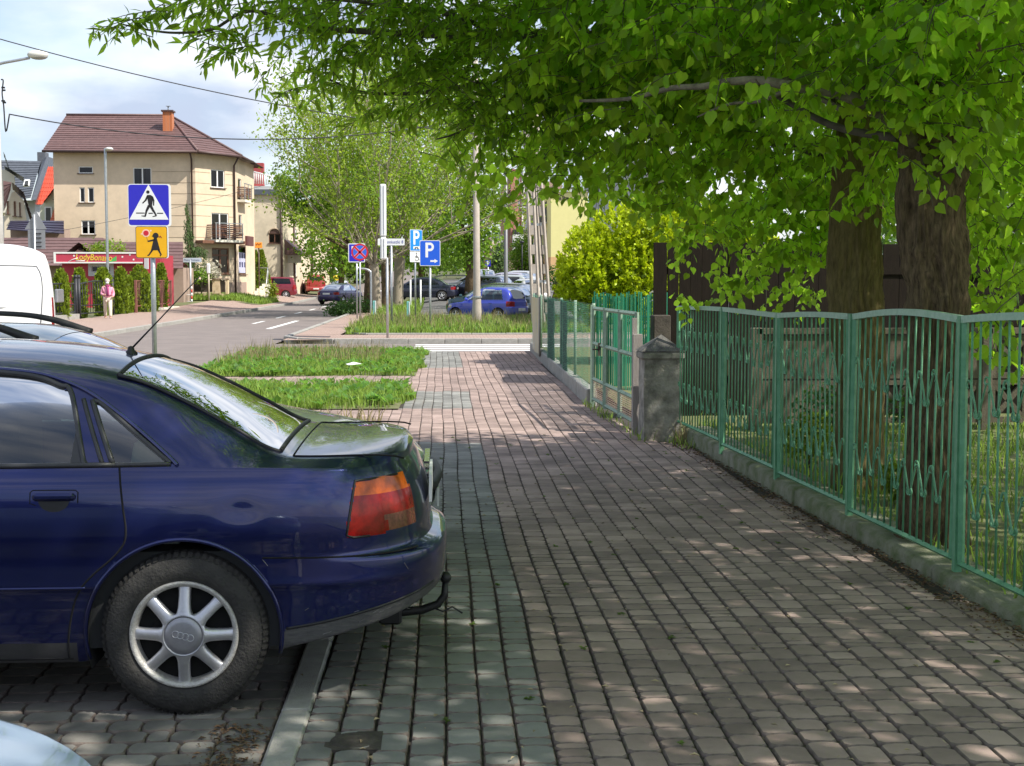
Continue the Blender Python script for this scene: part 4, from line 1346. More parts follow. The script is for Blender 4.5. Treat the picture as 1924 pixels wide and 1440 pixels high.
# ---------------------------------------------------------------- green fence on the low wall
M_green = mat('green_paint', (.075, .25, .125), .5, 0, .25, 12, .25, 80, col2=(.15, .37, .21), detail=12)
M_green2 = mat('pale_green_rail', (.26, .43, .31), .6, 0, .3, 25, .2, 90, col2=(.42, .56, .45), detail=12)
def fx(y): return 2.77 + (7.39 - y) * .053
def wallh(y): return float(np.interp(y, [4, 7.2, 14.2], [.045, .06, .15]))
FY = [14.30, 12.46, 10.75, 9.10, 7.39, 5.62]
wl = thing('low_wall', 'low mossy concrete plinth under the green railing', 'wall', (0, 0, 0))
for i in range(8):
    y0 = 14.15 - i * 1.32; y1 = y0 - 1.312
    x0, x1 = right_edge(min(y0, 14.09)) + .02, right_edge(y1) + .02
    q = MB()
    nn = 10
    vs = []; fs = []
    for k in range(nn + 1):
        t = k / nn; y = y0 + (y1 - y0) * t; x = x0 + (x1 - x0) * t
        e = random.uniform(-.006, .006); h = wallh(y)
        vs += [(x + e, y, -.06), (x + e + .006, y, h - .02 + e), (x + e + .03, y, h + e * .4), (x + .27, y, h + .004), (x + .28, y, -.06)]
    for k in range(nn):
        for j in range(4): fs.append((k * 5 + j, (k + 1) * 5 + j, (k + 1) * 5 + j + 1, k * 5 + j + 1))
    fs += [(0, 1, 2, 3, 4), tuple(nn * 5 + j for j in (4, 3, 2, 1, 0))]
    q.add(vs, fs, 0, True); q.build('wall_section', M_mosswall, wl)
gf = thing('green_railing', 'green painted steel railing with heart shaped scrolls on the low wall', 'fence', (0, 0, 0))
zt_tab = [1.365, 1.385, 1.372, 1.405, 1.435, 1.45]
for i, y in enumerate(FY):
    q = MB(); x = fx(y)
    lean = random.uniform(-.012, .012)
    if i > 0:
        zb0 = wallh(y) - .05; q.cbox((x, y, (zb0 + zt_tab[i]) / 2), (.04, .042, zt_tab[i] - zb0), 0)
        q.cbox((x + .003, y, 1.385 + (zt_tab[i] - 1.385)), (.044, .046, .012), 0)
        q.build('post', M_green, gf)
def bar_tube(q, a, b, r=.0062, n=6): q.tube([a, b], r, n)
for i in range(5):
    ya, yb = FY[i] - .028, FY[i + 1] + .028
    xa, xb = fx(ya), fx(yb)
    za, zb = zt_tab[i], zt_tab[i + 1]
    bow = [.004, .0, .012, .035, .03][i]
    tilt = [.0, .004, -.012, .010, -.004][i]  # panels hang slightly askew
    zlow = wallh((ya + yb) / 2) + .055
    def topz(t): return za + (zb - za) * t + bow * math.sin(math.pi * t) - .012
    def pt(t, z): return Vector((xa + (xb - xa) * t + tilt * (z - .8), ya + (yb - ya) * t, z))
    fr = MB()
    d = 1 / abs(yb - ya)
    N = 14
    # top flat rail follows the bow
    vs = []; fs = []
    for k in range(N + 1):
        t = k / N; z = topz(t)
        for dx, dz in ((-.018, -.019), (.018, -.019), (.018, .019), (-.018, .019)):
            p = pt(t, z); vs.append((p.x + dx, p.y, p.z + dz))
    for k in range(N):
        for j in range(4): fs.append((k * 4 + j, k * 4 + (j + 1) % 4, (k + 1) * 4 + (j + 1) % 4, (k + 1) * 4 + j))
    fs += [(3, 2, 1, 0), tuple(N * 4 + j for j in range(4))]
    fr.add(vs, fs, 1)
    a, b = pt(0, zlow), pt(1, zlow)
    fr.tube([a, b], .017, 4, 0, True, False)
    fr.tube([pt(.018 * d, zlow), pt(.018 * d, topz(0))], .02, 4, 0, True, False)
    fr.tube([pt(1 - .018 * d, zlow), pt(1 - .018 * d, topz(1))], .02, 4, 0, True, False)
    pn = fr.build('railing_panel', [M_green, M_green2], gf)
    nb = 15
    for k in range(nb):
        t = (k + 1) / (nb + 1) + random.uniform(-.0025, .0025)
        q = MB(); bar_tube(q, pt(t, zlow), pt(t + random.uniform(-.002, .002), topz(t) - .015)); q.build('bar', M_green, pn)
    for zc in (1.04 - i * .004, .50 - i * .004):
        for k in range(0, nb - 1, 2):
            t1, t2, t3 = (k + 1) / (nb + 1), (k + 2) / (nb + 1), (k + 3) / (nb + 1)
            q = MB()
            jit = random.uniform(-.018, .018)
            hw_ = (t2 - t1)
            for sg in (-1, 1):
                # S-curve: hooks round a bar at the top, crosses, hooks again below
                pr = [(-.26, -.052), (-.40, -.072), (-.26, -.094), (.02, -.090), (.22, -.058), (.42, -.014), (.58, .016), (.78, .058), (.98, .090), (1.26, .094), (1.40, .072), (1.26, .052)]
                pts = []
                for u, z in smooth(pr, 3):
                    p = pt(t2 + sg * hw_ * (u - .0) * .92, zc + jit + z); pts.append((p.x - .011, p.y, p.z))
                q.tube(pts, .0056, 5)
            q.build('scroll', M_green, pn)

# ---------------------------------------------------------------- gate, pillar and mesh fence
M_pillar = mat('weathered_render', (.085, .078, .064), .95, 0, .4, 6, 1.0, 35, col2=(.42, .39, .34), detail=14)
M_oldwood = mat('silver_wood', (.26, .23, .21), .9, 0, .3, 9, .6, 60, stretch=(12, 12, 1.2), col2=(.36, .32, .30))
M_ggate = mat('faded_green_steel', (.16, .26, .18), .65, 0, .3, 16, .3, 80, col2=(.27, .35, .28))
M_louvre = mat('pale_louvre', (.62, .48, .38), .8, 0, .2, 9)
M_reed = leafmat('green_screen_strips', (.035, .20, .12), (.02, .30, .16), .4, .4, .35)
pil = thing('gate_pillar', 'crumbling grey concrete gate pillar with a pyramid cap', 'pillar', (2.245, 14.42, 0))
q = MB()
rr_ = random.Random(3)
n = 9
vs = []; fs = []
for k in range(n + 1):
    z = -.05 + .87 * k / n
    for x, y in ((-.19, -.19), (0, -.195), (.19, -.19), (.195, 0), (.19, .19), (0, .195), (-.19, .19), (-.195, 0)):
        e = 1 + rr_.uniform(-.03, .03)
        vs.append((x * e, y * e, z))
for k in range(n):
    for j in range(8): fs.append((k * 8 + j, k * 8 + (j + 1) % 8, (k + 1) * 8 + (j + 1) % 8, (k + 1) * 8 + j))
q.add(vs, fs, 0); q.build('shaft', M_pillar, pil)
q = MB(); q.cbox((0, 0, .865), (.44, .44, .085), 0, 0, .02); q.build('ledge', M_pillar, pil)
q = MB(); q.add([(-.225, -.225, .91), (.225, -.225, .91), (.225, .225, .91), (-.225, .225, .91), (.01, 0, 1.075)], [(0, 1, 4), (1, 2, 4), (2, 3, 4), (3, 0, 4)]); q.build('cap', mat('cap_stone', (.10, .095, .085), .95, 0, .4, 14, .9, 50), pil)
gt = thing('garden_gate', 'green framed steel gate with pale louvred kick panels and green strips', 'gate', (0, 0, 0))
GA, GB = Vector((1.955, 18.15, 0)), Vector((2.085, 14.95, 0))
def gp(t, z): 
    p = GA.lerp(GB, t); return Vector((p.x, p.y, z))
def bar(q, t0, z0, t1, z1, wd=.04, th=.035, m=0):
    a, b = gp(t0, z0), gp(t1, z1)
    q.tube([a, b], wd * .62, 4, m, True, False)
q = MB(); q.cbox((2.07, 14.86, .50), (.10, .12, 1.12), 0); q.cbox((2.05, 14.93, .98), (.05, .05, .5), 0); q.builds('gate_post', M_oldwood, gt)
q = MB(); q.cbox((1.95, 18.2, .65), (.05, .05, 1.32), 0); q.build('gate_post', M_ggate, gt)
leafs = [(.01, .30), (.33, .645), (.655, .985)]
for (t0, t1) in leafs:
    q = MB()
    for z in (.10, .36, .82, 1.27): bar(q, t0, z, t1, z)
    for t in (t0, t1): bar(q, t, .06, t, 1.29)
    lf_ = q.build('gate_leaf', M_ggate, gt)
    # kick panel of narrow louvres
    for k in range(9):
        z = .125 + k * .024
        q = MB()
        a, b = gp(t0 + .012, z), gp(t1 - .012, z)
        q.add([a, b, b + Vector((-.012, 0, .021)), a + Vector((-.012, 0, .021))], [(0, 1, 2, 3)])
        q.build('louvre', M_louvre, lf_)
    n = max(3, round((t1 - t0) * 3.2 / .085))
    for k in range(n):
        t = t0 + (t1 - t0) * (k + .5) / n
        q = MB()
        p = gp(t, 0); e = random.uniform(0, .02)
        q.add([(p.x + .05 + e, p.y - .024, .38), (p.x + .05 + e, p.y + .024, .38), (p.x + .05 + e * .5, p.y + .024, 1.25), (p.x + .05 + e * .5, p.y - .024, 1.25)], [(0, 1, 2, 3)])
        q.build('screen_strip', M_reed, lf_)
q = MB(); a = gp(.20, .77); q.tube([a + Vector((-.03, 0, 0)), a + Vector((-.09, 0, 0)), a + Vector((-.09, .10, 0))], .010, 6); q.cbox((a.x - .02, a.y, a.z), (.03, .05, .16)); q.build('gate_handle', M_iron, gt)
# taller green strip screen standing behind the gate
sc_ = thing('strip_screen', 'tall screen of narrow upright green strips behind the gate', 'screen', (0, 0, 0))
q = MB()
for z in (.5, 1.1): q.tube([(2.2, 20.55, z), (4.0, 20.55, z)], .015, 4)
q.builds('rail', M_ggate, sc_)
for k in range(62):
    t = k / 61
    x = 2.2 + 1.8 * t + random.uniform(-.006, .006); y = 20.5 + random.uniform(-.02, .02)
    h = 1.44 + random.uniform(-.06, .03)
    q = MB(); q.add([(x - .012, y - .004, .08), (x + .012, y + .004, .08), (x + .012, y + .004, h), (x - .012, y - .004, h)], [(0, 1, 2, 3)])
    q.build('strip', M_reed, sc_)
q = MB(); q.cbox((2.40, 15.4, .62), (.20, .12, 1.26), .2, 0, .01)
tag(q.build('concrete_stub', mat('brown_stub', (.06, .05, .04), .95, 0, .4, 8, .6, 50)), 'stubby dark concrete post behind the gate pillar', 'post')

# mesh fence with screening and a banner
mf = thing('mesh_fence', 'green wire mesh fence with sagging screening net beyond the gate', 'fence', (0, 0, 0))
MA, MBp = Vector((2.09, 32.5, 0)), Vector((1.96, 18.45, 0))
def mp_(t, z): 
    p = MA.lerp(MBp, t); return Vector((p.x, p.y, z))
for k in range(6):
    p = mp_(k / 5, 0); q = MB(); q.tube([(p.x + .03, p.y, -.02), (p.x + .03, p.y, 1.33)], .022, 8); q.build('post', M_ggate, mf)
for k in range(9):
    a, b = mp_(k / 9 + .001, 0), mp_((k + 1) / 9 - .001, 0)
    q = MB(); c = (a + b) / 2; q.cbox((c.x + .01, c.y, .07), (.14, abs(a.y - b.y) - .01, .26), math.atan2(b.x - a.x, a.y - b.y) , 0, .015)
    q.build('plinth_block', M_concrete, mf)
M_net = leafmat('green_net', (.10, .32, .20), (.06, .26, .14), .35, .6, .3)
M_wire = mat('green_wire', (.12, .27, .16), .5, 0, .2, 30)
# woven net: many horizontal and vertical threads as flat ribbons with gaps
V = []; F = []
def rib(p, q_, w_):
    b = len(V); d = (q_ - p).normalized(); s_ = d.cross(Vector((1, 0, 0))).normalized() * w_
    V.extend([p - s_, p + s_, q_ + s_, q_ - s_]); F.append((b, b + 1, b + 2, b + 3))
def sag(t): return .03 * math.sin(t * 23) + .02 * math.sin(t * 51 + 1)
nt_ = 64
for r_ in range(46):
    z = .21 + r_ * .0242
    for k in range(nt_):
        t0, t1 = k / nt_, (k + 1) / nt_
        a, b = mp_(t0, z + .006 * math.sin(k * 1.3 + r_)), mp_(t1, z + .006 * math.sin((k + 1) * 1.3 + r_))
        a.x += sag(t0) - .03; b.x += sag(t1) - .03
        rib(a, b, .0030)
for k in range(330):
    t = k / 330
    for zz in np.linspace(.2, 1.31, 5)[:-1]:
        a, b = mp_(t, zz), mp_(t + .0006, zz + .2775); a.x += sag(t) - .026; b.x += sag(t) - .026
        rib(a, b, .0022)
o = npmesh('net', V, F, M_net, mf); o['kind'] = 'stuff'
# chain link diamonds behind
V = []; F = []
for k in range(0, 470):
    for sgn in (1, -1):
        t = k / 470
        for j in range(8):
            z0 = .2 + j * .14
            a, b = mp_(t + (j % 2) * .0045 * sgn, z0), mp_(t + ((j + 1) % 2) * .0045 * sgn, z0 + .14); a.x += .03; b.x += .03
            rib(a, b, .0018)
o = npmesh('chain_link', V, F, M_wire, mf); o['kind'] = 'stuff'
for k, (t0, t1, z0) in enumerate(((.40, .535, .17), (.60, .74, .15))):
    q = MB(); n_ = 12; vs = []; fs = []
    for i in range(n_ + 1):
        t = t0 + (t1 - t0) * i / n_
        for z in np.linspace(z0, 1.30, 6):
            p = mp_(t, z); vs.append((p.x + sag(t) - .012 + .01 * math.sin(z * 9 + i), p.y, p.z))
    for i in range(n_):
        for j in range(5): fs.append((i * 6 + j, (i + 1) * 6 + j, (i + 1) * 6 + j + 1, i * 6 + j + 1))
    q.add(vs, fs, 0, True); q.build('shade_cloth', mat('dark_shade_cloth', (.015, .05, .045), .8, 0, .3, 20), mf)
bn = thing('banner', 'faded pale advertising banner with a yellow patch tied to the mesh fence', 'banner', (0, 0, 0))
q = MB(); n_ = 8; vs = []; fs = []
for i in range(n_ + 1):
    t = .10 + .20 * i / n_
    for z in np.linspace(.12, 1.27, 7):
        p = mp_(t, z); vs.append((p.x - .085 + .012 * math.sin(i * 1.2 + z * 4), p.y, p.z))
for i in range(n_):
    for j in range(6): fs.append((i * 7 + j, (i + 1) * 7 + j, (i + 1) * 7 + j + 1, i * 7 + j + 1))
q.add(vs, fs, 0, True); q.build('sheet', mat('banner_cloth', (.42, .40, .38), .6, 0, .3, 1.6, col2=(.56, .44, .18)), bn)
q = MB(); q.tube([mp_(.302, .1) + Vector((-.09, 0, 0)), mp_(.302, 1.3) + Vector((-.09, 0, 0))], .02, 6); q.build('edge_pole', M_oldwood, bn)

# plank fence and the openwork concrete wall in the garden
M_plank = mat('dark_plank', (.014, .011, .009), .85, 0, .4, 5, .6, 40, stretch=(14, 14, 1), col2=(.026, .019, .014), spec=.12)
pf = thing('plank_fence', 'tall dark brown fence of upright planks at the back of the garden', 'fence', (0, 0, 0))
x = P(1227, 527, 16.6).x
for i in range(40):
    wd = random.choice((.13, .14, .15, .17, .2))
    q = MB(); yj = 16.6 + random.uniform(-.012, .012) + i * .004
    q.cbox((x + wd / 2, yj, 1.03 + random.uniform(-.012, .008)), (wd - .004 - (random.random() < .3) * .008, .024, 2.08), 0, 0, .003)
    q.build('plank', M_plank, pf)
    x += wd
q = MB()
for z in (.4, 1.7): q.box(P(1230, 527, 16.6).x, x, 16.64, 16.70, z, z + .09)
q.builds('rail', M_plank, pf)
M_conc2 = mat('garden_concrete', (.085, .072, .052), .95, 0, .25, 6, .5, 60, col2=(.14, .12, .092), spec=.2)
cw = thing('openwork_wall', 'low brown grey concrete wall with pierced triangle panels behind the trunks', 'wall', (0, 0, 0))
xw = 3.35
for i in range(5):
    q = MB(); q.cbox((xw + i * 1.25, 14.9, .55), (.12, .12, 1.15), 0, 0, .01); q.build('post', M_conc2, cw)
    for j in range(2):
        z0 = .10 + j * .48
        q = MB()
        x0, x1 = xw + i * 1.25 + .07, xw + (i + 1) * 1.25 - .07
        if i < 1 or (i == 1 and j == 1):
            q.box(x0, x1, 14.87, 14.92, z0, z0 + .46)
        else:
            q.box(x0, x1, 14.87, 14.92, z0, z0 + .06); q.box(x0, x1, 14.87, 14.92, z0 + .41, z0 + .46)
            for k in range(3):
                xa_ = x0 + (x1 - x0) * k / 3; xb_ = x0 + (x1 - x0) * (k + 1) / 3
                q.box(xa_, xa_ + .035, 14.871, 14.919, z0 + .06, z0 + .41); q.box(xb_ - .035, xb_, 14.871, 14.919, z0 + .06, z0 + .41)
                for (u0, v0, u1, v1) in ((xa_ + .03, z0 + .06, xb_ - .03, z0 + .41), (xa_ + .03, z0 + .41, xb_ - .03, z0 + .06)):
                    d = Vector((u1 - u0, 0, v1 - v0)).normalized(); nrm = Vector((-d.z, 0, d.x)) * .028
                    a, b = Vector((u0, 14.873, v0)), Vector((u1, 14.873, v1))
                    q.prism([a - nrm, b - nrm, b + nrm, a + nrm], (0, 0, 0), (0, .044, 0))
        q.build('wall_panel', M_conc2, cw)
q = MB()
for i in range(5): q.box(xw + i * 1.25, xw + i * 1.25 + 1.24, 14.84, 14.95, 1.06, 1.12)
q.builds('coping', M_conc2, cw)
# ---------------------------------------------------------------- buildings
M_cream = mat('cream_render', (.66, .53, .385), .9, 0, .06, 2, .15, 120, spec=.2, stain=.10, sscale=.45)
M_cream2 = mat('pale_render', (.64, .55, .41), .9, 0, .06, 2, .15, 120, spec=.2, stain=.12, sscale=.5)
M_cream3 = mat('groove_shade_and_trim', (.40, .31, .22), .9)  # darker wall colour painting the groove shade, also used for the arch trim
M_ivory = mat('ivory_render', (.72, .68, .58), .9, 0, .06, 2, spec=.2)
M_greenish = mat('pale_green_render', (.60, .60, .46), .9, 0, .06, 2, spec=.2)
M_plinth = mat('brown_plinth', (.34, .25, .20), .9, 0, .1, 4)
M_tile = mat('brown_roof_tile', (.128, .072, .068), .6, 0, .2, 3, .2, 40, isl=.12)
M_tile_grey = mat('slate_grey_roof', (.085, .095, .115), .55, 0, .2, 3, .2, 40, isl=.1)
M_tile_red = mat('orange_red_roof', (.52, .075, .035), .5, 0, .15, 3, isl=.1)
M_tile_dark = mat('dark_violet_tile', (.03, .025, .05), .4, 0, .2, 3, isl=.1)
M_brick = paving_sheet_mat('chimney_brick', (.42, .13, .05), (.50, .18, .08), (.35, .27, .22), .25, .075)
M_brick2 = paving_sheet_mat('church_brick', (.40, .17, .135), (.46, .21, .17), (.38, .25, .22), .5, .2)
M_frame_w = mat('white_frame', (.78, .78, .76), .5, 0, 0)
M_frame_b = mat('brown_frame', (.16, .07, .04), .6, 0, .15, 8)
M_pane = glassmat('window_glass', (.10, .12, .14))
M_room = mat('dim_room', (.05, .05, .055), .9, 0, 0)
M_curt = mat('net_curtain', (.62, .62, .62), .9, 0, .1, 4)
M_gutter = mat('brown_gutter', (.075, .04, .035), .5, 0, .1)
M_steel = mat('galvanised', (.42, .44, .46), .42, .7, .15, 12, .1, 60)
M_darkiron = mat('dark_iron', (.03, .03, .035), .5, .4, .2, 20)
M_rustred = mat('rust_red_iron', (.20, .075, .06), .7, 0, .25, 12)
M_yellow = mat('yellow_render', (.72, .66, .30), .9, 0, .04, 2, spec=.2)
M_orange = mat('peach_render', (.62, .40, .20), .9, 0, .05, 2, spec=.2)
M_greyw = mat('pale_grey_render', (.50, .50, .52), .9, 0, .06, 2, spec=.2)

def sx(px, A, Bp):
    """distance along the plan line A-B where the ray of column px crosses it"""
    r0 = P(px, 527, 1.0)
    d = Vector((r0.x, r0.y)); a = Vector(A[:2]); b = Vector(Bp[:2]); e = (b - a).normalized()
    # a + e s = d t
    det = e.x * (-d.y) - e.y * (-d.x)
    s = ((-a.x) * (-d.y) - (-a.y) * (-d.x)) / det
    return s
def zat(py, A, Bp, s):
    a = Vector(A[:2]); e = (Vector(Bp[:2]) - a).normalized(); q = a + e * s
    return P(962, py, q.y).z
def opening(A, Bp, px0, px1, py0, py1):
    s0, s1 = sx(px0, A, Bp), sx(px1, A, Bp); sm = (s0 + s1) / 2
    return (s0, s1, zat(py1, A, Bp, sm), zat(py0, A, Bp, sm))
class Wall:
    def __init__(s, A, Bp, z0, z1):
        s.A = Vector((*A[:2], 0)); s.e = (Vector((*Bp[:2], 0)) - s.A); s.len = s.e.length; s.e.normalize()
        s.n = Vector((s.e.y, -s.e.x, 0)); s.z0, s.z1 = z0, z1; s.ops = []
        s.Bp = Vector((*Bp[:2], 0))
    def pt(s, u, z, out=0.0): return s.A + s.e * u + s.n * out + Vector((0, 0, z))
    def mesh(s, mb, m=0, depth=.16, tops=None):
        us = sorted(set([0, s.len] + [v for o in s.ops for v in o[:2]]))
        zs = sorted(set([s.z0, s.z1] + [v for o in s.ops for v in o[2:4]]))
        for i in range(len(us) - 1):
            for j in range(len(zs) - 1):
                u, z = (us[i] + us[i + 1]) / 2, (zs[j] + zs[j + 1]) / 2
                if any(o[0] < u < o[1] and o[2] < z < o[3] for o in s.ops): continue
                mb.add([s.pt(us[i], zs[j]), s.pt(us[i + 1], zs[j]), s.pt(us[i + 1], zs[j + 1]), s.pt(us[i], zs[j + 1])], [(0, 1, 2, 3)], m)
        for o in s.ops:
            c = [(o[0], o[2]), (o[1], o[2]), (o[1], o[3]), (o[0], o[3])]
            for k in range(4):
                a, b = c[k], c[(k + 1) % 4]
                mb.add([s.pt(*a), s.pt(*b), s.pt(*b, -depth), s.pt(*a, -depth)], [(3, 2, 1, 0)], m)
    def bar(s, mb, u0, u1, z0, z1, o0, o1, m=0):
        vs = [s.pt(u0, z0, o1), s.pt(u1, z0, o1), s.pt(u1, z0, o0), s.pt(u0, z0, o0), s.pt(u0, z1, o1), s.pt(u1, z1, o1), s.pt(u1, z1, o0), s.pt(u0, z1, o0)]
        mb.add(vs, [(3, 2, 1, 0), (4, 5, 6, 7), (0, 1, 5, 4), (1, 2, 6, 5), (2, 3, 7, 6), (3, 0, 4, 7)], m)
    def window(s, o, parent, fm, cols=2, sill=True, tr=None, fw=.07, curtain=True, sillm=None):
        u0, u1, z0, z1 = o
        mb = MB(); a, b = -.12, -.05
        s.bar(mb, u0, u1, z0, z0 + fw, a, b); s.bar(mb, u0, u1, z1 - fw, z1, a, b)
        s.bar(mb, u0, u0 + fw, z0 + fw, z1 - fw, a, b); s.bar(mb, u1 - fw, u1, z0 + fw, z1 - fw, a, b)
        for k in range(1, cols):
            u = u0 + (u1 - u0) * k / cols; s.bar(mb, u - fw * .7, u + fw * .7, z0 + fw, z1 - fw, a, b + .004)
        if tr:
            zt = z0 + (z1 - z0) * tr; s.bar(mb, u0 + fw, u1 - fw, zt - fw * .6, zt + fw * .6, a, b + .008)
        w_ = mb.build('window', fm, parent)
        mb = MB(); mb.add([s.pt(u0, z0, -.09), s.pt(u1, z0, -.09), s.pt(u1, z1, -.09), s.pt(u0, z1, -.09)], [(0, 1, 2, 3)]); mb.build('pane', M_pane, w_)
        mb = MB(); mb.add([s.pt(u0 - .02, z0 - .02, -.158), s.pt(u1 + .02, z0 - .02, -.158), s.pt(u1 + .02, z1 + .02, -.158), s.pt(u0 - .02, z1 + .02, -.158)], [(0, 1, 2, 3)]); mb.build('blind_back', M_room, w_)
        if curtain:
            mb = MB()
            for (a0, a1) in ((u0 + fw, u0 + (u1 - u0) * .30), (u1 - (u1 - u0) * .30, u1 - fw)):
                n = 8
                vs = []
                for k in range(n + 1):
                    u = a0 + (a1 - a0) * k / n
                    for z in (z0 + fw, z1 - fw): vs.append(s.pt(u, z, -.13 + .012 * (k % 2)))
                mb.add(vs, [(2 * k, 2 * k + 2, 2 * k + 3, 2 * k + 1) for k in range(n)])
            mb.builds('curtain', M_curt, w_)
        if sill:
            mb = MB(); s.bar(mb, u0 - .08, u1 + .08, z0 - .05, z0 - .003, -.12, .09); mb.build('sill', sillm or M_gutter, w_)
        return w_
def roof_plane(mb, e0, e1, r1, r0, rows, th=.035, m=0, ribs=0):
    e0, e1, r1, r0 = [Vector(v) for v in (e0, e1, r1, r0)]
    nrm = (e1 - e0).cross(r0 - e0)
    if nrm.length < 1e-6: nrm = (e1 - e0).cross(r1 - e0)
    nrm.normalize()
    if nrm.z < 0: nrm = -nrm
    for k in range(rows):
        t0, t1 = k / rows, (k + 1) / rows
        a, b = e0.lerp(r0, t0), e1.lerp(r1, t0); c, d = e1.lerp(r1, t1), e0.lerp(r0, t1)
        up = nrm * th
        vs = [a + up, b + up, c, d, a - nrm * .002, b - nrm * .002]
        mb.add(vs, [(0, 1, 2, 3), (4, 5, 1, 0)], m)
    if ribs:
        for k in range(ribs):
            t = (k + .5) / ribs
            mb.tube([e0.lerp(e1, t) + nrm * th, r0.lerp(r1, t) + nrm * th], .035, 4, m, False)

# ---- corner house
H0, H1, H2, H3, H4 = (-25.5, 95), (-16.25, 95), (-14.1, 97.6), (-13.85, 101), (-13.85, 106)
HB = (-25.5, 106)
house = thing('corner_house', 'tall cream corner house with brown tiled roof, brick chimney and balconies', 'house', (0, 0, 0))
ze, z0h = 10.1, .40
mb = MB()
wf = Wall(H0, H1, z0h, ze); wa = Wall(H1, H2, z0h, ze); wb_ = Wall(H2, H3, z0h, ze); wc = Wall(H3, H4, z0h, ze)
ofr = [opening(H0, H1, *v) for v in ((152, 179, 316, 329), (254, 288, 318, 352), (153, 163, 355, 383), (168.5, 180, 355, 383), (155, 181, 416, 442))]
wf.ops = ofr
ofa = [opening(H1, H2, *v) for v in ((399, 425, 321, 355), (399, 431, 402, 456), (399, 431, 467, 515))]
wa.ops = ofa
ofb = [opening(H2, H3, *v) for v in ((449.5, 456, 338, 378), (450, 456, 405, 440), (449, 463, 464, 516))]
wb_.ops = ofb
for w_ in (wf, wa, wb_, wc): w_.mesh(mb)
mb.add([(*HB, z0h), (*H0, z0h), (*H0, ze), (HB[0], 100.5, 12.95), (*HB, ze)], [(0, 1, 2, 3, 4)])
mb.add([(*H4, z0h), (*HB, z0h), (*HB, ze), (*H4, ze)], [(0, 1, 2, 3)])
mb.build('wall', M_cream, house)
for i, o in enumerate(ofr): wf.window(o, house, M_frame_w, [1, 2, 1, 1, 2][i], curtain=(i in (1,)), fw=.06)
wa.window(ofa[0], house, M_frame_w, 2); wa.window(ofa[1], house, M_frame_w, 2, False); wa.window(ofa[2], house, M_frame_b, 2, True, .72, .10, False, M_frame_b)
for o in ofb[:2]: wb_.window(o, house, M_frame_w, 1, fw=.05)
pw = wb_.window(ofb[2], house, M_frame_b, 1, True, None, .06, False)
q = MB(); o = ofb[2]; zt_ = o[2] + (o[3] - o[2]) * .78
wb_.bar(q, o[0] + .05, o[1] - .05, o[2] + .1, zt_, -.045, -.03)
q.build('poster', mat('poster_blue', (.50, .50, .66), .6, 0, 0), pw)
q = MB()
for k in range(7):
    u = o[0] + .3 + (k % 3) * .8 ; z = o[2] + .5 + (k // 3) * .62
    if u + .4 < o[1]: wb_.bar(q, u, u + .42, z, z + .36, -.0295, -.024)
q.builds('poster_print', mat('poster_ink', (.04, .04, .12), .6, 0, 0), pw)
# scored lines, right part of the front: strips coloured as groove shade
for wl_, u0, u1 in ((wf, sx(290, H0, H1), wf.len), (wa, 0, wa.len)):
    for zz in np.arange(1.6, 8.8, .72):
        q = MB()
        segs = [(u0, u1)]
        for o in wl_.ops:
            if o[2] - .05 < zz < o[3] + .05:
                segs = [s_ for a, b in segs for s_ in ((a, min(b, o[0] - .05)), (max(a, o[1] + .05), b)) if s_[1] - s_[0] > .05]
        for a, b in segs: wl_.bar(q, a + .01, b - .01, zz - .02, zz + .02, -.01, .012)
        q.builds('groove_shade_strip', M_cream3, house)
q = MB(); wa.bar(q, .02, wa.len - .02, z0h - .1, 1.5, .002, .05); q.build('plinth', M_plinth, house)
q = MB(); wb_.bar(q, .02, wb_.len - .02, z0h - .1, 1.5, .002, .05); q.build('plinth', M_plinth, house)
# roof
E0, E1, E2, E3, E4 = Vector((-26.0, 94.3, 10.06)), Vector((-15.95, 94.3, 10.06)), Vector((-13.5, 97.25, 10.0)), Vector((-13.2, 100.9, 9.95)), Vector((-13.2, 106.6, 9.95))
RA, RB = Vector((-26.0, 100.5, 13.05)), Vector((-18.9, 100.5, 13.05))
mb = MB()
roof_plane(mb, E0, E1, RB, RA, 17); roof_plane(mb, E1, E2, RB, RB, 15); roof_plane(mb, E2, E3, RB, RB, 15); roof_plane(mb, E3, E4, RB, RB, 15)
roof_plane(mb, Vector((-13.2, 106.6, 9.95)), Vector((-26, 106.6, 10.06)), RA, RB, 12)
rf = mb.build('roof', M_tile, house)
mb = MB(); 
for a, b in ((E0, E1), (E1, E2), (E2, E3)): mb.tube([a + Vector((0, -.05, -.02)), b + Vector((0, -.05, -.02))], .08, 8)
mb.builds('gutter', M_gutter, rf)
for a, b in ((E1, RB), (RA, RB), (E2, RB)):
    mb = MB(); mb.tube([a + Vector((0, 0, .06)), b + Vector((0, 0, .06))], .09, 6); mb.build('ridge_tiles', M_tile, rf)
mb = MB(); ov = .0
mb.add([E0 + Vector((.05, .05, -.1)), E1 + Vector((-.05, .05, -.1)), Vector((-16.25, 95, 10.0)), Vector((-25.5, 95, 10.0))], [(0, 1, 2, 3)])
mb.add([E1 + Vector((-.05, .05, -.1)), E2 + Vector((-.05, .05, -.1)), Vector((-14.1, 97.6, 10.0)), Vector((-16.25, 95, 10.0))], [(0, 1, 2, 3)])
mb.add([E2 + Vector((-.05, .05, -.1)), E3 + Vector((-.05, .05, -.1)), Vector((-13.85, 101, 9.95)), Vector((-14.1, 97.6, 10.0))], [(0, 1, 2, 3)])
mb.build('soffit', M_gutter, rf)
c = P(316, 232, 98.0); q = MB(); q.box(c.x - .31, c.x + .31, 97.7, 98.5, 11.2, c.z + .75); ch = q.build('chimney', M_brick, rf)
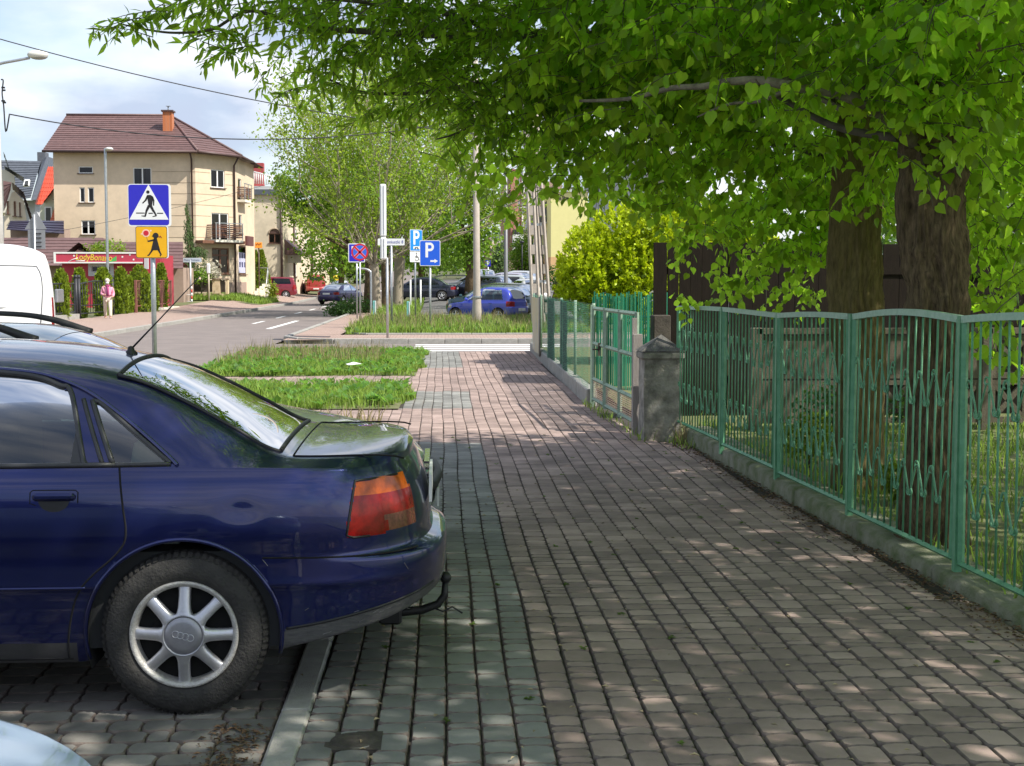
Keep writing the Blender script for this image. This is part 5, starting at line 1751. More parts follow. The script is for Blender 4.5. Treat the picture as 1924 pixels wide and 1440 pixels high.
q = MB(); q.box(c.x - .40, c.x + .40, 97.6, 98.6, c.z + .752, c.z + .86); q.build('chimney_cap', M_gutter, ch)
q = MB(); q.tube([(c.x, 98.1, c.z + .8), (c.x, 98.1, c.z + 1.15)], .05, 6); q.box(c.x - .15, c.x + .15, 98.0, 98.2, c.z + 1.15, c.z + 1.18); q.build('chimney_cowl', M_steel, ch)
c = P(235, 226, 101.5); q = MB(); q.box(c.x - .35, c.x + .35, 101.2, 102, 12.3, c.z + .1); q.box(c.x - .45, c.x + .45, 101.1, 102.1, c.z + .102, c.z + .2); q.builds('chimney', M_tile, rf)
def skylight(px0, px1, py0, py1, Y0, Y1, sk):
    a, b, c, d = P(px0, py1, Y0), P(px1, py1, Y0), P(px1 + sk, py0, Y1), P(px0 + sk, py0, Y1)
    n = (b - a).cross(d - a).normalized()
    if n.z < 0: n = -n
    q = MB(); q.prism([a + n * .02, b + n * .02, c + n * .02, d + n * .02], (0, 0, 0), n * .10); s_ = q.build('skylight', M_steel, rf)
    q = MB(); i = .08
    cen = (a + b + c + d) / 4
    q.add([v.lerp(cen, .18) + n * .125 for v in (a, b, c, d)], [(0, 1, 2, 3)]); q.build('pane', glassmat('skylight_glass', (.6, .65, .7)), s_)
skylight(246, 266, 256, 268, 96.25, 97.3, 4)
# downpipes
for (px, w_, top) in ((373, wf, 9.95),):
    u = w_.len - .22
    q = MB(); q.tube([w_.pt(u, 9.98, .6), w_.pt(u, 9.6, .12), w_.pt(u, z0h, .12)], .06, 8); q.build('downpipe', M_gutter, house)
q = MB(); q.tube([wa.pt(wa.len - .05, 9.9, .5), wa.pt(wa.len - .05, 9.4, .1), wa.pt(wa.len - .05, z0h, .1)], .06, 8); q.build('downpipe', M_gutter, house)
# balconies
def balcony(w_, u0, u1, z, dp, slats=7, name='balcony'):
    q = MB(); w_.bar(q, u0, u1, z - .16, z, .005, dp); b = q.build(name, M_ivory, house)
    for k in range(slats):
        zz = z + .14 + k * .13
        q = MB(); w_.bar(q, u0, u1, zz, zz + .085, dp - .05, dp - .03); w_.bar(q, u0 + .005, u0 + .025, zz, zz + .085, .01, dp - .055); w_.bar(q, u1 - .025, u1 - .005, zz, zz + .085, .01, dp - .055)
        q.build('balustrade_slat', M_frame_b if k % 2 else mat('balcony_brown', (.11, .06, .05), .6), b)
    for u in (u0 + .03, (u0 + u1) / 2, u1 - .03):
        q = MB(); w_.bar(q, u - .025, u + .025, z, z + 1.08, dp - .028, dp + .012); q.build('balustrade_post', M_steel, b)
    q = MB(); w_.bar(q, u0 - .02, u1 + .02, z + 1.08, z + 1.13, dp - .06, dp + .02); q.build('handrail', M_steel, b)
balcony(wa, sx(390, H1, H2), sx(441, H1, H2), zat(452, H1, H2, 1.5), .9)
balcony(wb_, .9, 3.2, zat(378, H2, H3, 1.8), .55, 6)
q = MB(); wb_.bar(q, 1.2, 3.3, zat(463, H2, H3, 2), zat(445, H2, H3, 2), .45, .62); q.build('shop_sign', mat('brown_sign', (.14, .05, .05), .5, 0, 0), house)
q = MB(); wa.bar(q, -.1, wa.len + .3, zat(459, H1, H2, 1.5), zat(453.5, H1, H2, 1.5), .02, .75); q.build('canopy', M_frame_b, house)
# second house along the street
K1, K2 = (-13.1, 118), (-13.0, 165)
K00 = (-17.5, 118)
h2 = thing('arched_house', 'cream house with an arched window and brown downpipes beyond the corner house', 'house', (0, 0, 0))
w1 = Wall(K00, K1, .3, zat(368, K00, K1, 3)); w2 = Wall(K1, K2, .3, w1.z1 - .3)
oa = opening(K00, K1, 506, 528, 440, 458); w1.ops = [oa]
o2 = [opening(K1, K2, *v) for v in ((554.5, 559.5, 432, 456), (575, 578, 442, 460), (582, 585, 443, 460), (589, 592, 446, 462), (554, 558, 490, 520), (588, 592, 488, 505))]
w2.ops = o2
mb = MB(); w1.mesh(mb); w2.mesh(mb); mb.add([w1.pt(0, w1.z1), w1.pt(w1.len, w1.z1), Vector((*K2, w1.z1)), Vector((-17.5, 165, w1.z1))], [(0, 1, 2, 3)]); mb.build('wall', M_cream2, h2)
aw = w1.window(oa, h2, M_frame_b, 2, True, None, .05, False)
q = MB(); n = 14; uc = (oa[0] + oa[1]) / 2; ra = (oa[1] - oa[0]) / 2
pts = [w1.pt(uc + ra * math.cos(t), oa[3] - .01 + ra * .9 * math.sin(t), .004) for t in np.linspace(0, math.pi, n)]
q.add(pts, [tuple(range(n))]); q.build('arch_light', mat('arch_glass', (.10, .06, .05), .15, 0, .1), aw)
q = MB(); q.tube([p + w1.n * .03 for p in pts], .06, 6); q.build('arch_trim', M_cream3, aw)
for o in o2: w2.window(o, h2, M_frame_w, 1, True, None, .3, False)
q = MB(); w1.bar(q, -.3, w1.len + .2, w1.z1, w1.z1 + .45, -.4, .25); q.build('roof_edge', M_tile_grey, h2)
q = MB(); q.tube([w1.pt(w1.len - .1, .3, .1), w1.pt(w1.len - .1, w1.z1, .1)], .10, 8); q.tube([w2.pt(8, .3, .1), w2.pt(8, w2.z1, .1)], .10, 8); q.tube([w2.pt(24, .3, .1), w2.pt(24, w2.z1, .1)], .16, 8); q.builds('downpipe', M_gutter, h2)
# porch canopy and small signs on the long side
q = MB(); a = w2.pt(1.5, zat(480, K1, K2, 3), 0); w2.bar(q, 1.0, 9.0, a.z, a.z + .15, .01, 1.3)
q.prism([w2.pt(1.0, a.z + .152, 1.3), w2.pt(1.0, a.z + .152, .01), w2.pt(1.0, a.z + 1.3, .01)], (0, 0, 0), w2.e * 8); q.builds('porch_roof', M_tile, h2)
q = MB(); w2.bar(q, 3, 3.12, 3.1, 3.9, .05, 1.2); q.build('hanging_sign', M_frame_w, h2)
# white roof terrace house in the gap behind
h3 = thing('white_house', 'white house with a railed roof terrace and red chimney behind the arched house', 'house', (0, 0, 0))
c0, c1 = P(474, 345, 150), P(524, 345, 150)
q = MB(); q.box(c0.x, c1.x, 150, 158, .5, P(480, 350, 150).z); q.build('wall', M_frame_w, h3)
c = P(485, 307, 152); q = MB(); q.box(c.x - .6, c.x + .6, 151.5, 152.5, P(480, 350, 150).z - 1, c.z); q.build('chimney', mat('chimney_red', (.32, .05, .05), .7), h3)
q = MB()
za_, zb_ = P(480, 346, 149.8).z, P(480, 322, 149.8).z
for k in range(14):
    x = c0.x + (c1.x - c0.x) * k / 13; q.tube([(x, 149.8, za_), (x, 149.8, zb_ - k * .05)], .05, 4)
q.tube([(c0.x, 149.8, zb_), (c1.x, 149.8, zb_ - .7)], .06, 4); q.builds('railing', M_frame_w, h3)
# further terrace on the left side of the road
h4 = thing('far_terrace', 'tall pale terrace house with maroon ground floor far down the road', 'house', (0, 0, 0))
W4 = Wall((-14.5, 172), (-14.5, 205), .8, P(600, 425, 180).z)
W5 = Wall((-18, 172), (-14.5, 172), .8, P(600, 425, 180).z)
W4.ops = [(2 + k * 4.5, 3.6 + k * 4.5, z, z + 2.0) for k in range(6) for z in (5.2, 9.0)]
mb = MB(); W4.mesh(mb); W5.mesh(mb); mb.build('wall', M_cream2, h4)
for o in W4.ops: W4.window(o, h4, M_frame_w, 1, True, None, .2, False)
q = MB(); W4.bar(q, .2, 32, .8, 4.5, .01, .12); q.build('ground_floor', mat('maroon', (.16, .05, .05), .8), h4)
for k in range(5):
    q = MB(); W4.bar(q, 1 + k * 6, 1.6 + k * 6, .8, W4.z1, .121, .3); q.build('pilaster', M_orange, h4)

# ---- steps, stair rail, pots in front of the corner house
st = thing('entrance_steps', 'pale concrete steps with a slatted steel balustrade beside the corner house', 'steps', (0, 0, 0))
xs0, xs1, Ys = P(462, 557, 104).x, P(500, 557, 104).x, 104
for k in range(7):
    q = MB(); z = .35 + k * .17
    q.box(xs0 + k * .16, xs1 - k * .02, Ys + k * .30, Ys + 3.5, z - .17 + (.003 if k else -.1), z); q.build('step', M_ivory, st)
q = MB()
for k in range(6): q.box(xs0 + 1.2, xs1 - .3, Ys + 2.0, Ys + 2.03, 1.55 + k * .15, 1.62 + k * .15)
q.builds('balustrade_slat', M_frame_b, st)
q = MB(); q.tube([(xs1, Ys, 1.2), (xs1 - .1, Ys + 2, 2.55), (xs0 + .8, Ys + 2, 2.55)], .035, 6); q.tube([(xs1, Ys, .4), (xs1, Ys, 1.2)], .04, 6); q.tube([(xs1 - .1, Ys + 2, 1.4), (xs1 - .1, Ys + 2, 2.55)], .035, 6); q.builds('handrail', M_steel, st)
# orange box sign by the steps
sg_ = thing('orange_sign', 'orange box sign with dark marks above the conical thujas by the steps', 'sign', (0, 0, 0))
c = P(486, 461, 106); q = MB(); q.cbox((c.x, c.y, c.z), (.5, .2, .42), 0, 0, .01); q.build('panel', mat('orange_panel', (.72, .26, .02), .5, 0, 0), sg_)
q = MB(); q.tube([(c.x, c.y + .05, .3), (c.x, c.y + .05, c.z)], .05, 6); q.build('post', M_gutter, sg_)
q = MB()
for k in range(4): q.box(c.x - .2 + k * .1, c.x - .13 + k * .1, c.y - .106, c.y - .101, c.z - .02 + (k % 2) * .06, c.z + .08 + (k % 2) * .05)
q.builds('lettering', mat('dark_red_ink', (.15, .02, .01), .6, 0, 0), sg_)

# ---- ice cream kiosk and low annexe
ki = thing('ice_cream_kiosk', 'low pink red ice cream kiosk with white framed fascia sign', 'kiosk', (0, 0, 0))
Y = 76.0
a, b = P(118, 560, Y), P(300, 560, Y)
zt, zs = P(150, 474, Y - .6).z, P(150, 495, Y - .6).z
M_pink = mat('kiosk_red', (.40, .03, .055), .6, 0, .06, 3)
M_pink2 = mat('fascia_red', (.50, .045, .085), .55, 0, .06, 3)
Wk = Wall((a.x, Y), (b.x, Y), .0, zt - .1)
ok_ = opening((a.x, Y), (b.x, Y), 173, 208, 501, 511); Wk.ops = [ok_]
q = MB(); Wk.mesh(q); q.box(a.x, b.x, Y + .2, Y + 4, 0, zt - .12); q.build('wall', M_pink, ki)
wk = Wk.window(ok_, ki, mat('grey_frame', (.45, .46, .48), .6, 0, 0), 1, False, None, .03, False)
q = MB(); u0, u1, z0, z1 = ok_; e = .18
for bx in ((u0 - e, u1 + e, z1, z1 + e), (u0 - e, u1 + e, z0 - e * 1.3, z0), (u0 - e, u0, z0, z1), (u1, u1 + e, z0, z1)): Wk.bar(q, *bx, .003, .05)
q.builds('surround', mat('grey_surround', (.48, .48, .52), .6, 0, 0), wk)
f0, f1 = P(101, 485, Y - .6), P(268, 485, Y - .6)
q = MB(); q.box(f0.x + .12, f1.x, Y - .6, Y - .02, zs + .05, zt - .05); fs_ = q.build('fascia', M_pink2, ki)
q = MB(); q.box(f0.x, f1.x, Y - .63, Y - .58, zt - .08, zt); q.box(f0.x, f1.x, Y - .63, Y - .58, zs, zs + .07); q.box(f0.x, f0.x + .11, Y - .63, Y - .58, zs + .073, zt - .083); q.builds('fascia_edge', M_frame_w, fs_)
tp = P(178, 485.5, Y - .61)
M_ylet = mat('yellow_letters', (.80, .62, .05), .5, 0, 0)
text_mesh('LodyBonano', .47, M_ylet, 'lettering', fs_, Matrix.Translation((tp.x - .05, Y - .612, tp.z + .03)) @ Matrix.Rotation(R(2), 4, 'Y') @ FACE, .004, .80, .15)
q = MB()
a_, b_, c_, d_ = P(200, 493.5, Y - .6), P(219, 491, Y - .6), P(219, 481, Y - .6), P(210, 487, Y - .6)
q.prism([Vector((p.x, Y - .604, p.z)) for p in (a_, b_, c_, d_)], (0, 0, 0), (0, .002, 0)); q.build('green_swoosh', mat('sign_green', (.08, .42, .10), .5, 0, 0), fs_)
q = MB(); q.tube([Vector((P(x, y, Y).x, Y - .606, P(x, y, Y - .6).z)) for x, y in ((134, 492), (142, 488), (152, 485))], .02, 4); q.tube([Vector((P(x, y, Y).x, Y - .606, P(x, y, Y - .6).z)) for x, y in ((148, 490.5), (165, 490.5))], .02, 4); q.builds('white_stroke', M_frame_w, fs_)
q = MB()
for (x, y) in ((139, 481), (230, 483), (251, 488), (244, 479)): p = P(x, y, Y - .6); q.box(p.x - .04, p.x + .04, Y - .608, Y - .602, p.z - .04, p.z + .04)
q.builds('printed_star', M_frame_w, fs_)
q = MB(); p = P(275, 487, Y - .4); q.box(p.x - .1, p.x + .1, Y - .5, Y - .3, zs - .3, p.z + .5); q.build('flue', M_greyw, ki)
an = thing('low_annexe', 'long low brown tiled annexe with a small gablet behind the kiosk', 'building', (0, 0, 0))
def an_pt(x, y, Y): return P(x, y, Y)
q = MB()
roof_plane(q, an_pt(-40, 500, 82), an_pt(245, 500, 82), an_pt(193, 447, 86), an_pt(-40, 447, 86), 9, .03)
roof_plane(q, an_pt(245, 500, 82), an_pt(262, 480, 90), an_pt(193, 447, 86), an_pt(193, 447, 86), 9, .03)
roof_plane(q, an_pt(228, 505, 84), an_pt(344, 505, 84), an_pt(344, 455, 87), an_pt(212, 455, 87), 8, .03)
an_r = q.build('roof', M_tile, an)
q = MB(); e = an_pt(148, 456, 82.2); l, r = an_pt(126, 474, 81.6), an_pt(172, 474, 81.6)
back = Vector((0, 2.6, .0))
roof_plane(q, l, l + back, e + back, e, 5, .03); roof_plane(q, r + back, r, e, e + back, 5, .03)
q.build('gablet', M_tile, an_r)
q = MB(); q.add([l + Vector((.35, .3, 0)), r + Vector((-.35, .3, 0)), e + Vector((0, .3, -.25))], [(0, 1, 2)]); q.build('gablet_board', M_gutter, an_r)
q = MB(); q.box(an_pt(-40, 500, 83).x, an_pt(240, 500, 83).x, 83, 88, 0, an_pt(0, 496, 83).z); q.box(an_pt(241, 500, 85).x, an_pt(344, 500, 85).x, 85, 88.5, 0, an_pt(0, 503, 85).z); q.builds('wall', M_plinth, an)
# ---- houses at the left edge
gh = thing('grey_roof_house', 'house with a steep slate grey roof and dark parapet at the far left', 'house', (0, 0, 0))
Yg = 128
def pg(x, y, Y=Yg): return P(x, y, Y)
q = MB(); roof_plane(q, pg(-20, 385, 124), pg(58, 372, 124), pg(77, 303, 130), pg(-20, 301, 130), 16, .05); q.build('roof', M_tile_grey, gh)
q = MB(); q.prism([pg(58, 376, 124), pg(68, 376, 124), pg(94, 318, 130), pg(88, 294, 130), pg(79, 303, 130)], (0, 0, 0), (0, 3, 0)); q.build('gable_parapet', M_tile_grey, gh)
c = pg(82, 296, 131); q = MB(); q.box(c.x - .35, c.x + .35, 130.2, 131.4, c.z - 2.2, c.z + .4); q.build('chimney', mat('grey_chimney', (.10, .11, .13), .8), gh)
q = MB(); q.box(pg(-20, 400, 126).x, pg(66, 400, 126).x, 126, 134, .4, pg(0, 372, 124).z - .1); q.build('wall', M_greyw, gh)
q = MB(); q.prism([pg(44, 351, 123.6), pg(55, 351, 123.6), pg(57, 340, 124.6), pg(47, 340, 124.6)], (0, 0, 0), (0, -.12, .1)); s_ = q.build('skylight', M_frame_w, gh)
q = MB(); q.prism([pg(46.5, 350, 123.45), pg(53, 350, 123.45), pg(54.5, 342, 124.4), pg(48.5, 342, 124.4)], (0, 0, 0), (0, -.12, .1)); q.build('pane', M_cabin, s_)
rh = thing('red_roof_house', 'pale green house with an orange red tin roof beside the corner house', 'house', (0, 0, 0))
Yr = 112
q = MB(); roof_plane(q, P(66, 384, 108), P(70, 386, 106.5), P(92, 314, 113), P(91, 313, 114), 1, .03); roof_plane(q, P(68, 385, 107), P(126, 385, 107), P(130, 314, 113), P(90, 314, 113), 9, .03, 0, 12)
rr2 = q.build('roof', M_tile_red, rh)
q = MB()
bk = Vector((-.27, 1, 0)) * 3; a, b, c_ = P(82, 380, 105.4), P(111, 341, 105.2), P(133, 372, 105.4); roof_plane(q, a, a + bk, b + bk, b, 4, .03); roof_plane(q, c_ + bk, c_, b, b + bk, 4, .03)
q.build('dormer_roof', M_tile_red, rr2)
q = MB(); q.prism([P(74, 430, 106), P(120, 430, 106), P(120, 356, 106), P(111, 347, 106), P(76, 388, 106)], (0, 0, 0), Vector((-.27, 1, 0)) * 5); q.build('wall', M_greenish, rh)
Wr = Wall(P(74, 430, 105.99)[:2], P(120, 430, 105.99)[:2], 1, 5)
for v in ((105, 117, 358, 377), (86.5, 100, 391, 420)):
    o = opening(P(74, 430, 105.85)[:2], P(120, 430, 105.85)[:2], *v)
    Wx = Wall(P(74, 430, 105.85)[:2], P(120, 430, 105.85)[:2], 1, 5); Wx.window(o, rh, M_frame_w, 1, True, None, .08, False)
q = MB(); roof_plane(q, P(94, 416, 103.5), P(126, 416, 103.5), P(126, 385, 105.8), P(104, 385, 105.8), 7, .03); q.build('porch_roof', mat('orange_tile', (.50, .12, .045), .6, isl=.1), rh)
ch_ = thing('cream_gable_house', 'cream house with a half hipped brown roof behind the concrete lamp pole', 'house', (0, 0, 0))
q = MB(); q.prism([P(8, 450, 92), P(56, 450, 92), P(44, 376, 92), P(28, 360, 92), P(22, 362, 92), P(8, 405, 92)], (0, 0, 0), Vector((-.29, 1, 0)) * 7); q.build('wall', mat('cream_gable', (.70, .60, .46), .9, 0, .05, 2), ch_)
q = MB(); bk = Vector((-.29, 1, 0)) * 7.4; a, b, c_ = P(60, 410, 91.4), P(44, 362, 91.4), P(22, 343, 91.4); roof_plane(q, a, a + bk, b + bk, b, 6, .04); roof_plane(q, b, b + bk, c_ + bk, c_, 5, .04); roof_plane(q, a + bk, a, b, b + bk, 1, -.03)
roof_plane(q, P(8, 396, 91.3), P(20, 356, 91.3), c_, P(6, 340, 91.4), 6, .04); q.build('roof', M_tile, ch_)
Wx = Wall(P(8, 450, 91.86)[:2], P(56, 450, 91.86)[:2], 1, 5)
for v in ((16, 18.5, 381, 404), (29, 32, 381, 408), (39, 41, 383, 409)): Wx.window(opening(P(8, 450, 91.86)[:2], P(56, 450, 91.86)[:2], *v), ch_, M_frame_b, 1, True, None, .04, False)
wg = thing('white_gable_house', 'white walled house end with dark grey eaves high at the left edge', 'house', (0, 0, 0))
q = MB(); q.prism([P(-20, 400, 110), P(27, 400, 110), P(27, 330, 110), P(8, 318, 110), P(-20, 330, 110)], (0, 0, 0), Vector((-.29, 1, 0)) * 5); q.build('wall', M_ivory, wg)
bk = Vector((-.29, 1, 0)) * 5; a, b, c_ = P(44, 334, 109), P(8, 312, 109), P(6, 285, 109); q = MB(); roof_plane(q, a, a + bk, b + bk, b, 5, .05); roof_plane(q, P(17, 318, 109), P(17, 318, 109) + bk, c_ + bk, c_, 4, .05); q.build('roof', M_tile_grey, wg)
ds = thing('dark_tile_shed', 'low outbuilding with a glossy dark violet tiled roof left of the corner house', 'building', (0, 0, 0))
q = MB(); roof_plane(q, P(12, 432, 86.5), P(120, 440, 86.5), P(120, 415, 89.5), P(20, 415, 89.5), 5, .05); q.build('roof', M_tile_dark, ds)
q = MB(); q.box(P(14, 440, 87.6).x, P(116, 440, 87.6).x, 88.2, 89.6, 0, P(0, 428, 87).z); q.build('wall', M_plinth, ds)

# ---- right hand background
yb = thing('yellow_block', 'plain yellow apartment block end with a peach ground floor beyond the shrub', 'building', (0, 0, 0))
Yy = 135
y0_, y1_ = P(1035, 500, Yy), P(1104, 500, Yy)
zt_, zm_, zb2 = P(1035, 361, Yy).z, P(1035, 483, Yy).z, 1.0
Wy = Wall(y0_[:2], y1_[:2], zm_, zt_)
q = MB(); q.box(y0_.x, y1_.x, Yy, Yy + 45, zm_, zt_); q.build('wall', M_yellow, yb)
q = MB(); q.box(y0_.x - .02, y1_.x + .02, Yy - .02, Yy + 45, zb2, zm_ - .003); q.build('ground_floor', M_orange, yb)
q = MB(); q.box(y0_.x - .2, y1_.x + .2, Yy - .2, Yy + 45, zt_, zt_ + .25); q.build('roof_edge', M_greyw, yb)
q = MB()
for k in range(6): x = y0_.x + (y1_.x - y0_.x) * (.25 + k * .1); q.box(x - .12, x + .12, Yy - .05, Yy - .003, zt_ - .75, zt_ - .5)
q.builds('wall_vent', M_iron, yb)
q = MB(); p = P(1075, 353, Yy + 4); q.box(p.x - .9, p.x + .9, Yy + 3, Yy + 5, zt_, p.z); q.build('roof_hut', mat('roof_dark', (.08, .07, .07), .8), yb)
Ws = Wall((y0_.x, Yy + 40), (y0_.x, Yy), 3, zt_)
for k in range(4):
    z = zm_ + .6 + k * 2.9
    for j in range(5):
        q = MB(); Ws.bar(q, 4 + j * 7, 7.2 + j * 7, z - .1, z, .01, 1.2); b_ = q.build('balcony', M_greyw, yb)
        q = MB(); Ws.bar(q, 4 + j * 7, 7.2 + j * 7, z + .005, z + .95, 1.14, 1.18); q.build('balustrade', M_greyw, b_)
        q = MB(); Ws.bar(q, 4.4 + j * 7, 6.6 + j * 7, z + .05, z + 2.1, .005, .03); q.build('balcony_door', M_cabin, b_)
gb = thing('grey_block', 'pale grey apartment block with tall windows seen over the yellow green shrub', 'building', (0, 0, 0))
g0, g1 = P(1106, 480, 62), P(1215, 480, 45)
Wg = Wall((g0.x, 62), (g1.x, 45), .3, P(1106, 360, 62).z)
Wg.ops = []
for k in range(6):
    for j in range(4):
        Wg.ops.append((1.0 + k * 3.0, 2.4 + k * 3.0, 1.2 + j * 2.8, 2.9 + j * 2.8))
Wg.ops = [o for o in Wg.ops if o[1] < Wg.len and o[3] < Wg.z1]
q = MB(); Wg.mesh(q); q.build('wall', M_greyw, gb)
for o in Wg.ops: Wg.window(o, gb, M_frame_w, 2, True, None, .06, True)
q = MB(); Wg.bar(q, -.1, Wg.len + .1, Wg.z1, Wg.z1 + .2, -3, .2); q.build('roof', M_greyw, gb)
bc = thing('brick_church', 'large rose red brick building with a stepped gable beyond the lattice pole', 'building', (0, 0, 0))
Yc = 190
def bx(x0, x1, y0, y1, dY, dp, m, nm, par=bc):
    a, b = P(x0, y1, Yc + dY), P(x1, y0, Yc + dY)
    q = MB(); q.box(a.x, b.x, Yc + dY, Yc + dY + dp, a.z, b.z); return q.build(nm, m, par)
bx(952, 981, 330, 530, 0, 20, M_brick2, 'nave_wall'); bx(960, 976, 318, 470, -1.5, 1.4, M_brick2, 'buttress')
q = MB(); q.prism([P(1000, 530, Yc + 3), P(1056, 530, Yc + 3), P(1056, 345, Yc + 3), P(1046, 336, Yc + 3), P(1000, 352, Yc + 3)], (0, 0, 0), (0, 14, 0)); q.build('gable_wall', M_brick2, bc)
bx(980.5, 986, 325, 432, -.6, 1, M_frame_w, 'white_strip'); bx(987, 1000, 330, 440, 1.5, 8, M_greyw, 'tower_wall')
bx(964, 986, 441, 470, -4, 3, M_frame_w, 'porch'); bx(965, 984, 431.5, 440, -4, 3, M_cabin, 'porch_window')
sw = thing('terraced_steps', 'broad flight of pale stone steps climbing to the brick building', 'steps', (0, 0, 0))
for k in range(9):
    a, b = P(921, 476 - k * 4, 165 + k * .8), P(946, 472 - k * 4, 165 + k * .8)
    q = MB(); q.box(a.x, b.x, 165 + k * .8, 172.5, a.z - .2, b.z - .004 * k); q.build('step', M_greyw if k % 2 else M_cream2, sw)
a, b = P(913, 500, 164), P(921, 447, 164)
q = MB(); q.box(a.x, b.x, 164, 172, a.z - 1, b.z); q.build('side_wall', M_brick2, sw)
q = MB(); a, b = P(918, 500, 162), P(948, 476.5, 162); q.box(a.x, b.x, 162, 173, a.z - 1.5, b.z); q.build('retaining_wall', M_brick2, sw)
# white/yellow playground frame far down the road
pgf = thing('bus_shelter', 'pale bus shelter with a rounded white roof far down the road', 'shelter', (0, 0, 0))
a, b = P(612, 530, 165), P(634, 503, 165)
q = MB(); q.tube([(a.x, 165, 1), (a.x, 165, b.z - .3), (a.x + .4, 165, b.z), (b.x - .4, 165, b.z), (b.x, 165, b.z - .4), (b.x, 165, 1)], .13, 6); q.build('frame', M_frame_w, pgf)
q = MB(); q.box(a.x + .15, b.x - .15, 165.2, 165.25, 1.1, b.z - .3); q.build('back_panel', mat('teal_panel', (.03, .08, .06), .3), pgf)
q = MB(); q.cbox((b.x + .1, 164, 1.55), (1.0, .8, 1.3), 0, 0, .15); tag(q.build('yellow_bin', mat('bin_yellow', (.72, .50, .03), .5)), 'yellow recycling bin beside the far bus shelter', 'bin')
# ---------------------------------------------------------------- street signs
M_sblue = mat('sign_blue', (.022, .018, .46), .35, 0, 0)
M_sblue2 = mat('parking_blue', (.012, .10, .62), .35, 0, 0)
M_swhite = mat('sign_white', (.74, .75, .76), .4, 0, .04, 6)
M_syel = mat('sign_yellow', (.72, .38, .004), .4, 0, .05, 6)
M_sblack = mat('sign_black', (.012, .010, .012), .5, 0, 0)
M_sred = mat('sign_red', (.50, .012, .03), .4, 0, 0)
M_back = mat('sign_back', (.30, .31, .33), .5, .6, .1, 8)

def rrect(w_, h, r, n=5):
    pts = []
    for cx, cz, a0 in ((w_ / 2 - r, -h / 2 + r, -90), (w_ / 2 - r, h / 2 - r, 0), (-w_ / 2 + r, h / 2 - r, 90), (-w_ / 2 + r, -h / 2 + r, 180)):
        for k in range(n + 1):
            a = R(a0 + 90 * k / n); pts.append((cx + r * math.cos(a), cz + r * math.sin(a)))
    return pts
def plate(poly, y0, y1, m, nm, parent, off=(0, 0)):
    q = MB(); q.prism([(x + off[0], y0, z + off[1]) for x, z in poly], (0, y0, 0), (0, y1, 0)); return q.build(nm, m, parent)
def flat(polys, y, m, nm, parent, th=.0015):
    q = MB()
    for p in polys: q.prism([(x, y, z) for x, z in p], (0, 0, 0), (0, th, 0))
    return q.build(nm, m, parent)
def seg(x0, z0, x1, z1, w0, w1=None):
    w1 = w0 if w1 is None else w1
    d = Vector((x1 - x0, z1 - z0)).normalized(); n = Vector((-d.y, d.x))
    return [(x0 - n.x * w0, z0 - n.y * w0), (x1 - n.x * w1, z1 - n.y * w1), (x1 + n.x * w1, z1 + n.y * w1), (x0 + n.x * w0, z0 + n.y * w0)]
def circ(x, z, r, n=20): return [(x + r * math.cos(2 * math.pi * k / n), z + r * math.sin(2 * math.pi * k / n)) for k in range(n)]
def pole(root, h, r=.03, y=.05, z0=-.2, m=None, nm='pole'):
    q = MB(); q.tube([(0, y, z0), (0, y, h)], r, 12); return q.build(nm, m or M_steel, root)

# pedestrian crossing sign with the school plate under it
Y = 20.6; s_ = FPX / Y
base = P(287.5, 560, Y)
ps = thing('crossing_sign', 'blue pedestrian crossing sign above a yellow school crossing plate on a grey pole', 'sign', (base.x, Y, 0), R(3))
zc = P(284, 386, Y).z; zy = P(285, 455.5, Y).z
pole(ps, zc + .25, .036, .06)
q = MB()
for z in (zc + .15, zc - .15, zy + .1, zy - .1): q.box(-.05, .05, .012, .10, z - .02, z + .02)
q.builds('clamp', M_back, ps)
pl = plate(rrect(.605, .605, .04), 0, .012, M_swhite, 'plate', ps, (-.025, zc))
flat([[(x - .035, z + zc + .004) for x, z in rrect(.565, .575, .035)]], -.0022, M_sblue, 'blue_field', pl)
tri = [(-.275, -.205), (.275, -.205), (0, .295)]
flat([[(x - .035, z + zc) for x, z in tri]], -.004, M_swhite, 'white_triangle', pl)
def man(ox, oz, k):
    S_ = lambda x0, z0, x1, z1, a, b=None: [(x * k + ox, z * k + oz) for x, z in seg(x0, z0, x1, z1, a, b)]
    return [[(x * k + ox, z * k + oz) for x, z in circ(-.015, .21, .026)],
            [(x * k + ox, z * k + oz) for x, z in ((-.03, .165), (.03, .165), (.065, .13), (.045, -.005), (-.005, -.01), (-.02, .08))],
            S_(-.02, .145, -.055, .075, .016, .013), S_(-.055, .08, -.10, .035, .012, .009),
            S_(.045, .14, .072, .075, .016, .013), S_(.072, .08, .068, .0, .011, .009),
            S_(.0, .0, -.04, -.08, .022, .017), S_(-.038, -.07, -.062, -.165, .016, .012), S_(-.055, -.165, -.12, -.160, .011, .005),
            S_(.022, .0, .065, -.085, .022, .016), S_(.062, -.075, .108, -.155, .016, .011), S_(.11, -.155, .05, -.172, .010, .005)]
flat(man(-.03, zc - .005, .92), -.0055, M_sblack, 'walking_figure', pl)
flat([seg(-.215, -.112, -.095, -.112, .007), seg(-.04, -.114, .02, -.114, .007), seg(.08, -.114, .165, -.114, .007)], -.0056, M_sblack, 'zebra_line', pl).location = (0, 0, zc)
pl2 = plate(rrect(.46, .46, .03), 0, .012, M_swhite, 'school_plate', ps, (.002, zy))
flat([[(x - .006, z + zy) for x, z in rrect(.445, .452, .03)]], -.0022, M_sblack, 'dark_rim', pl2)
flat([[(x - .006, z + zy) for x, z in rrect(.43, .437, .026)]], -.004, M_syel, 'yellow_field', pl2)
g = lambda pts: [(x - .006, z + zy) for x, z in pts]
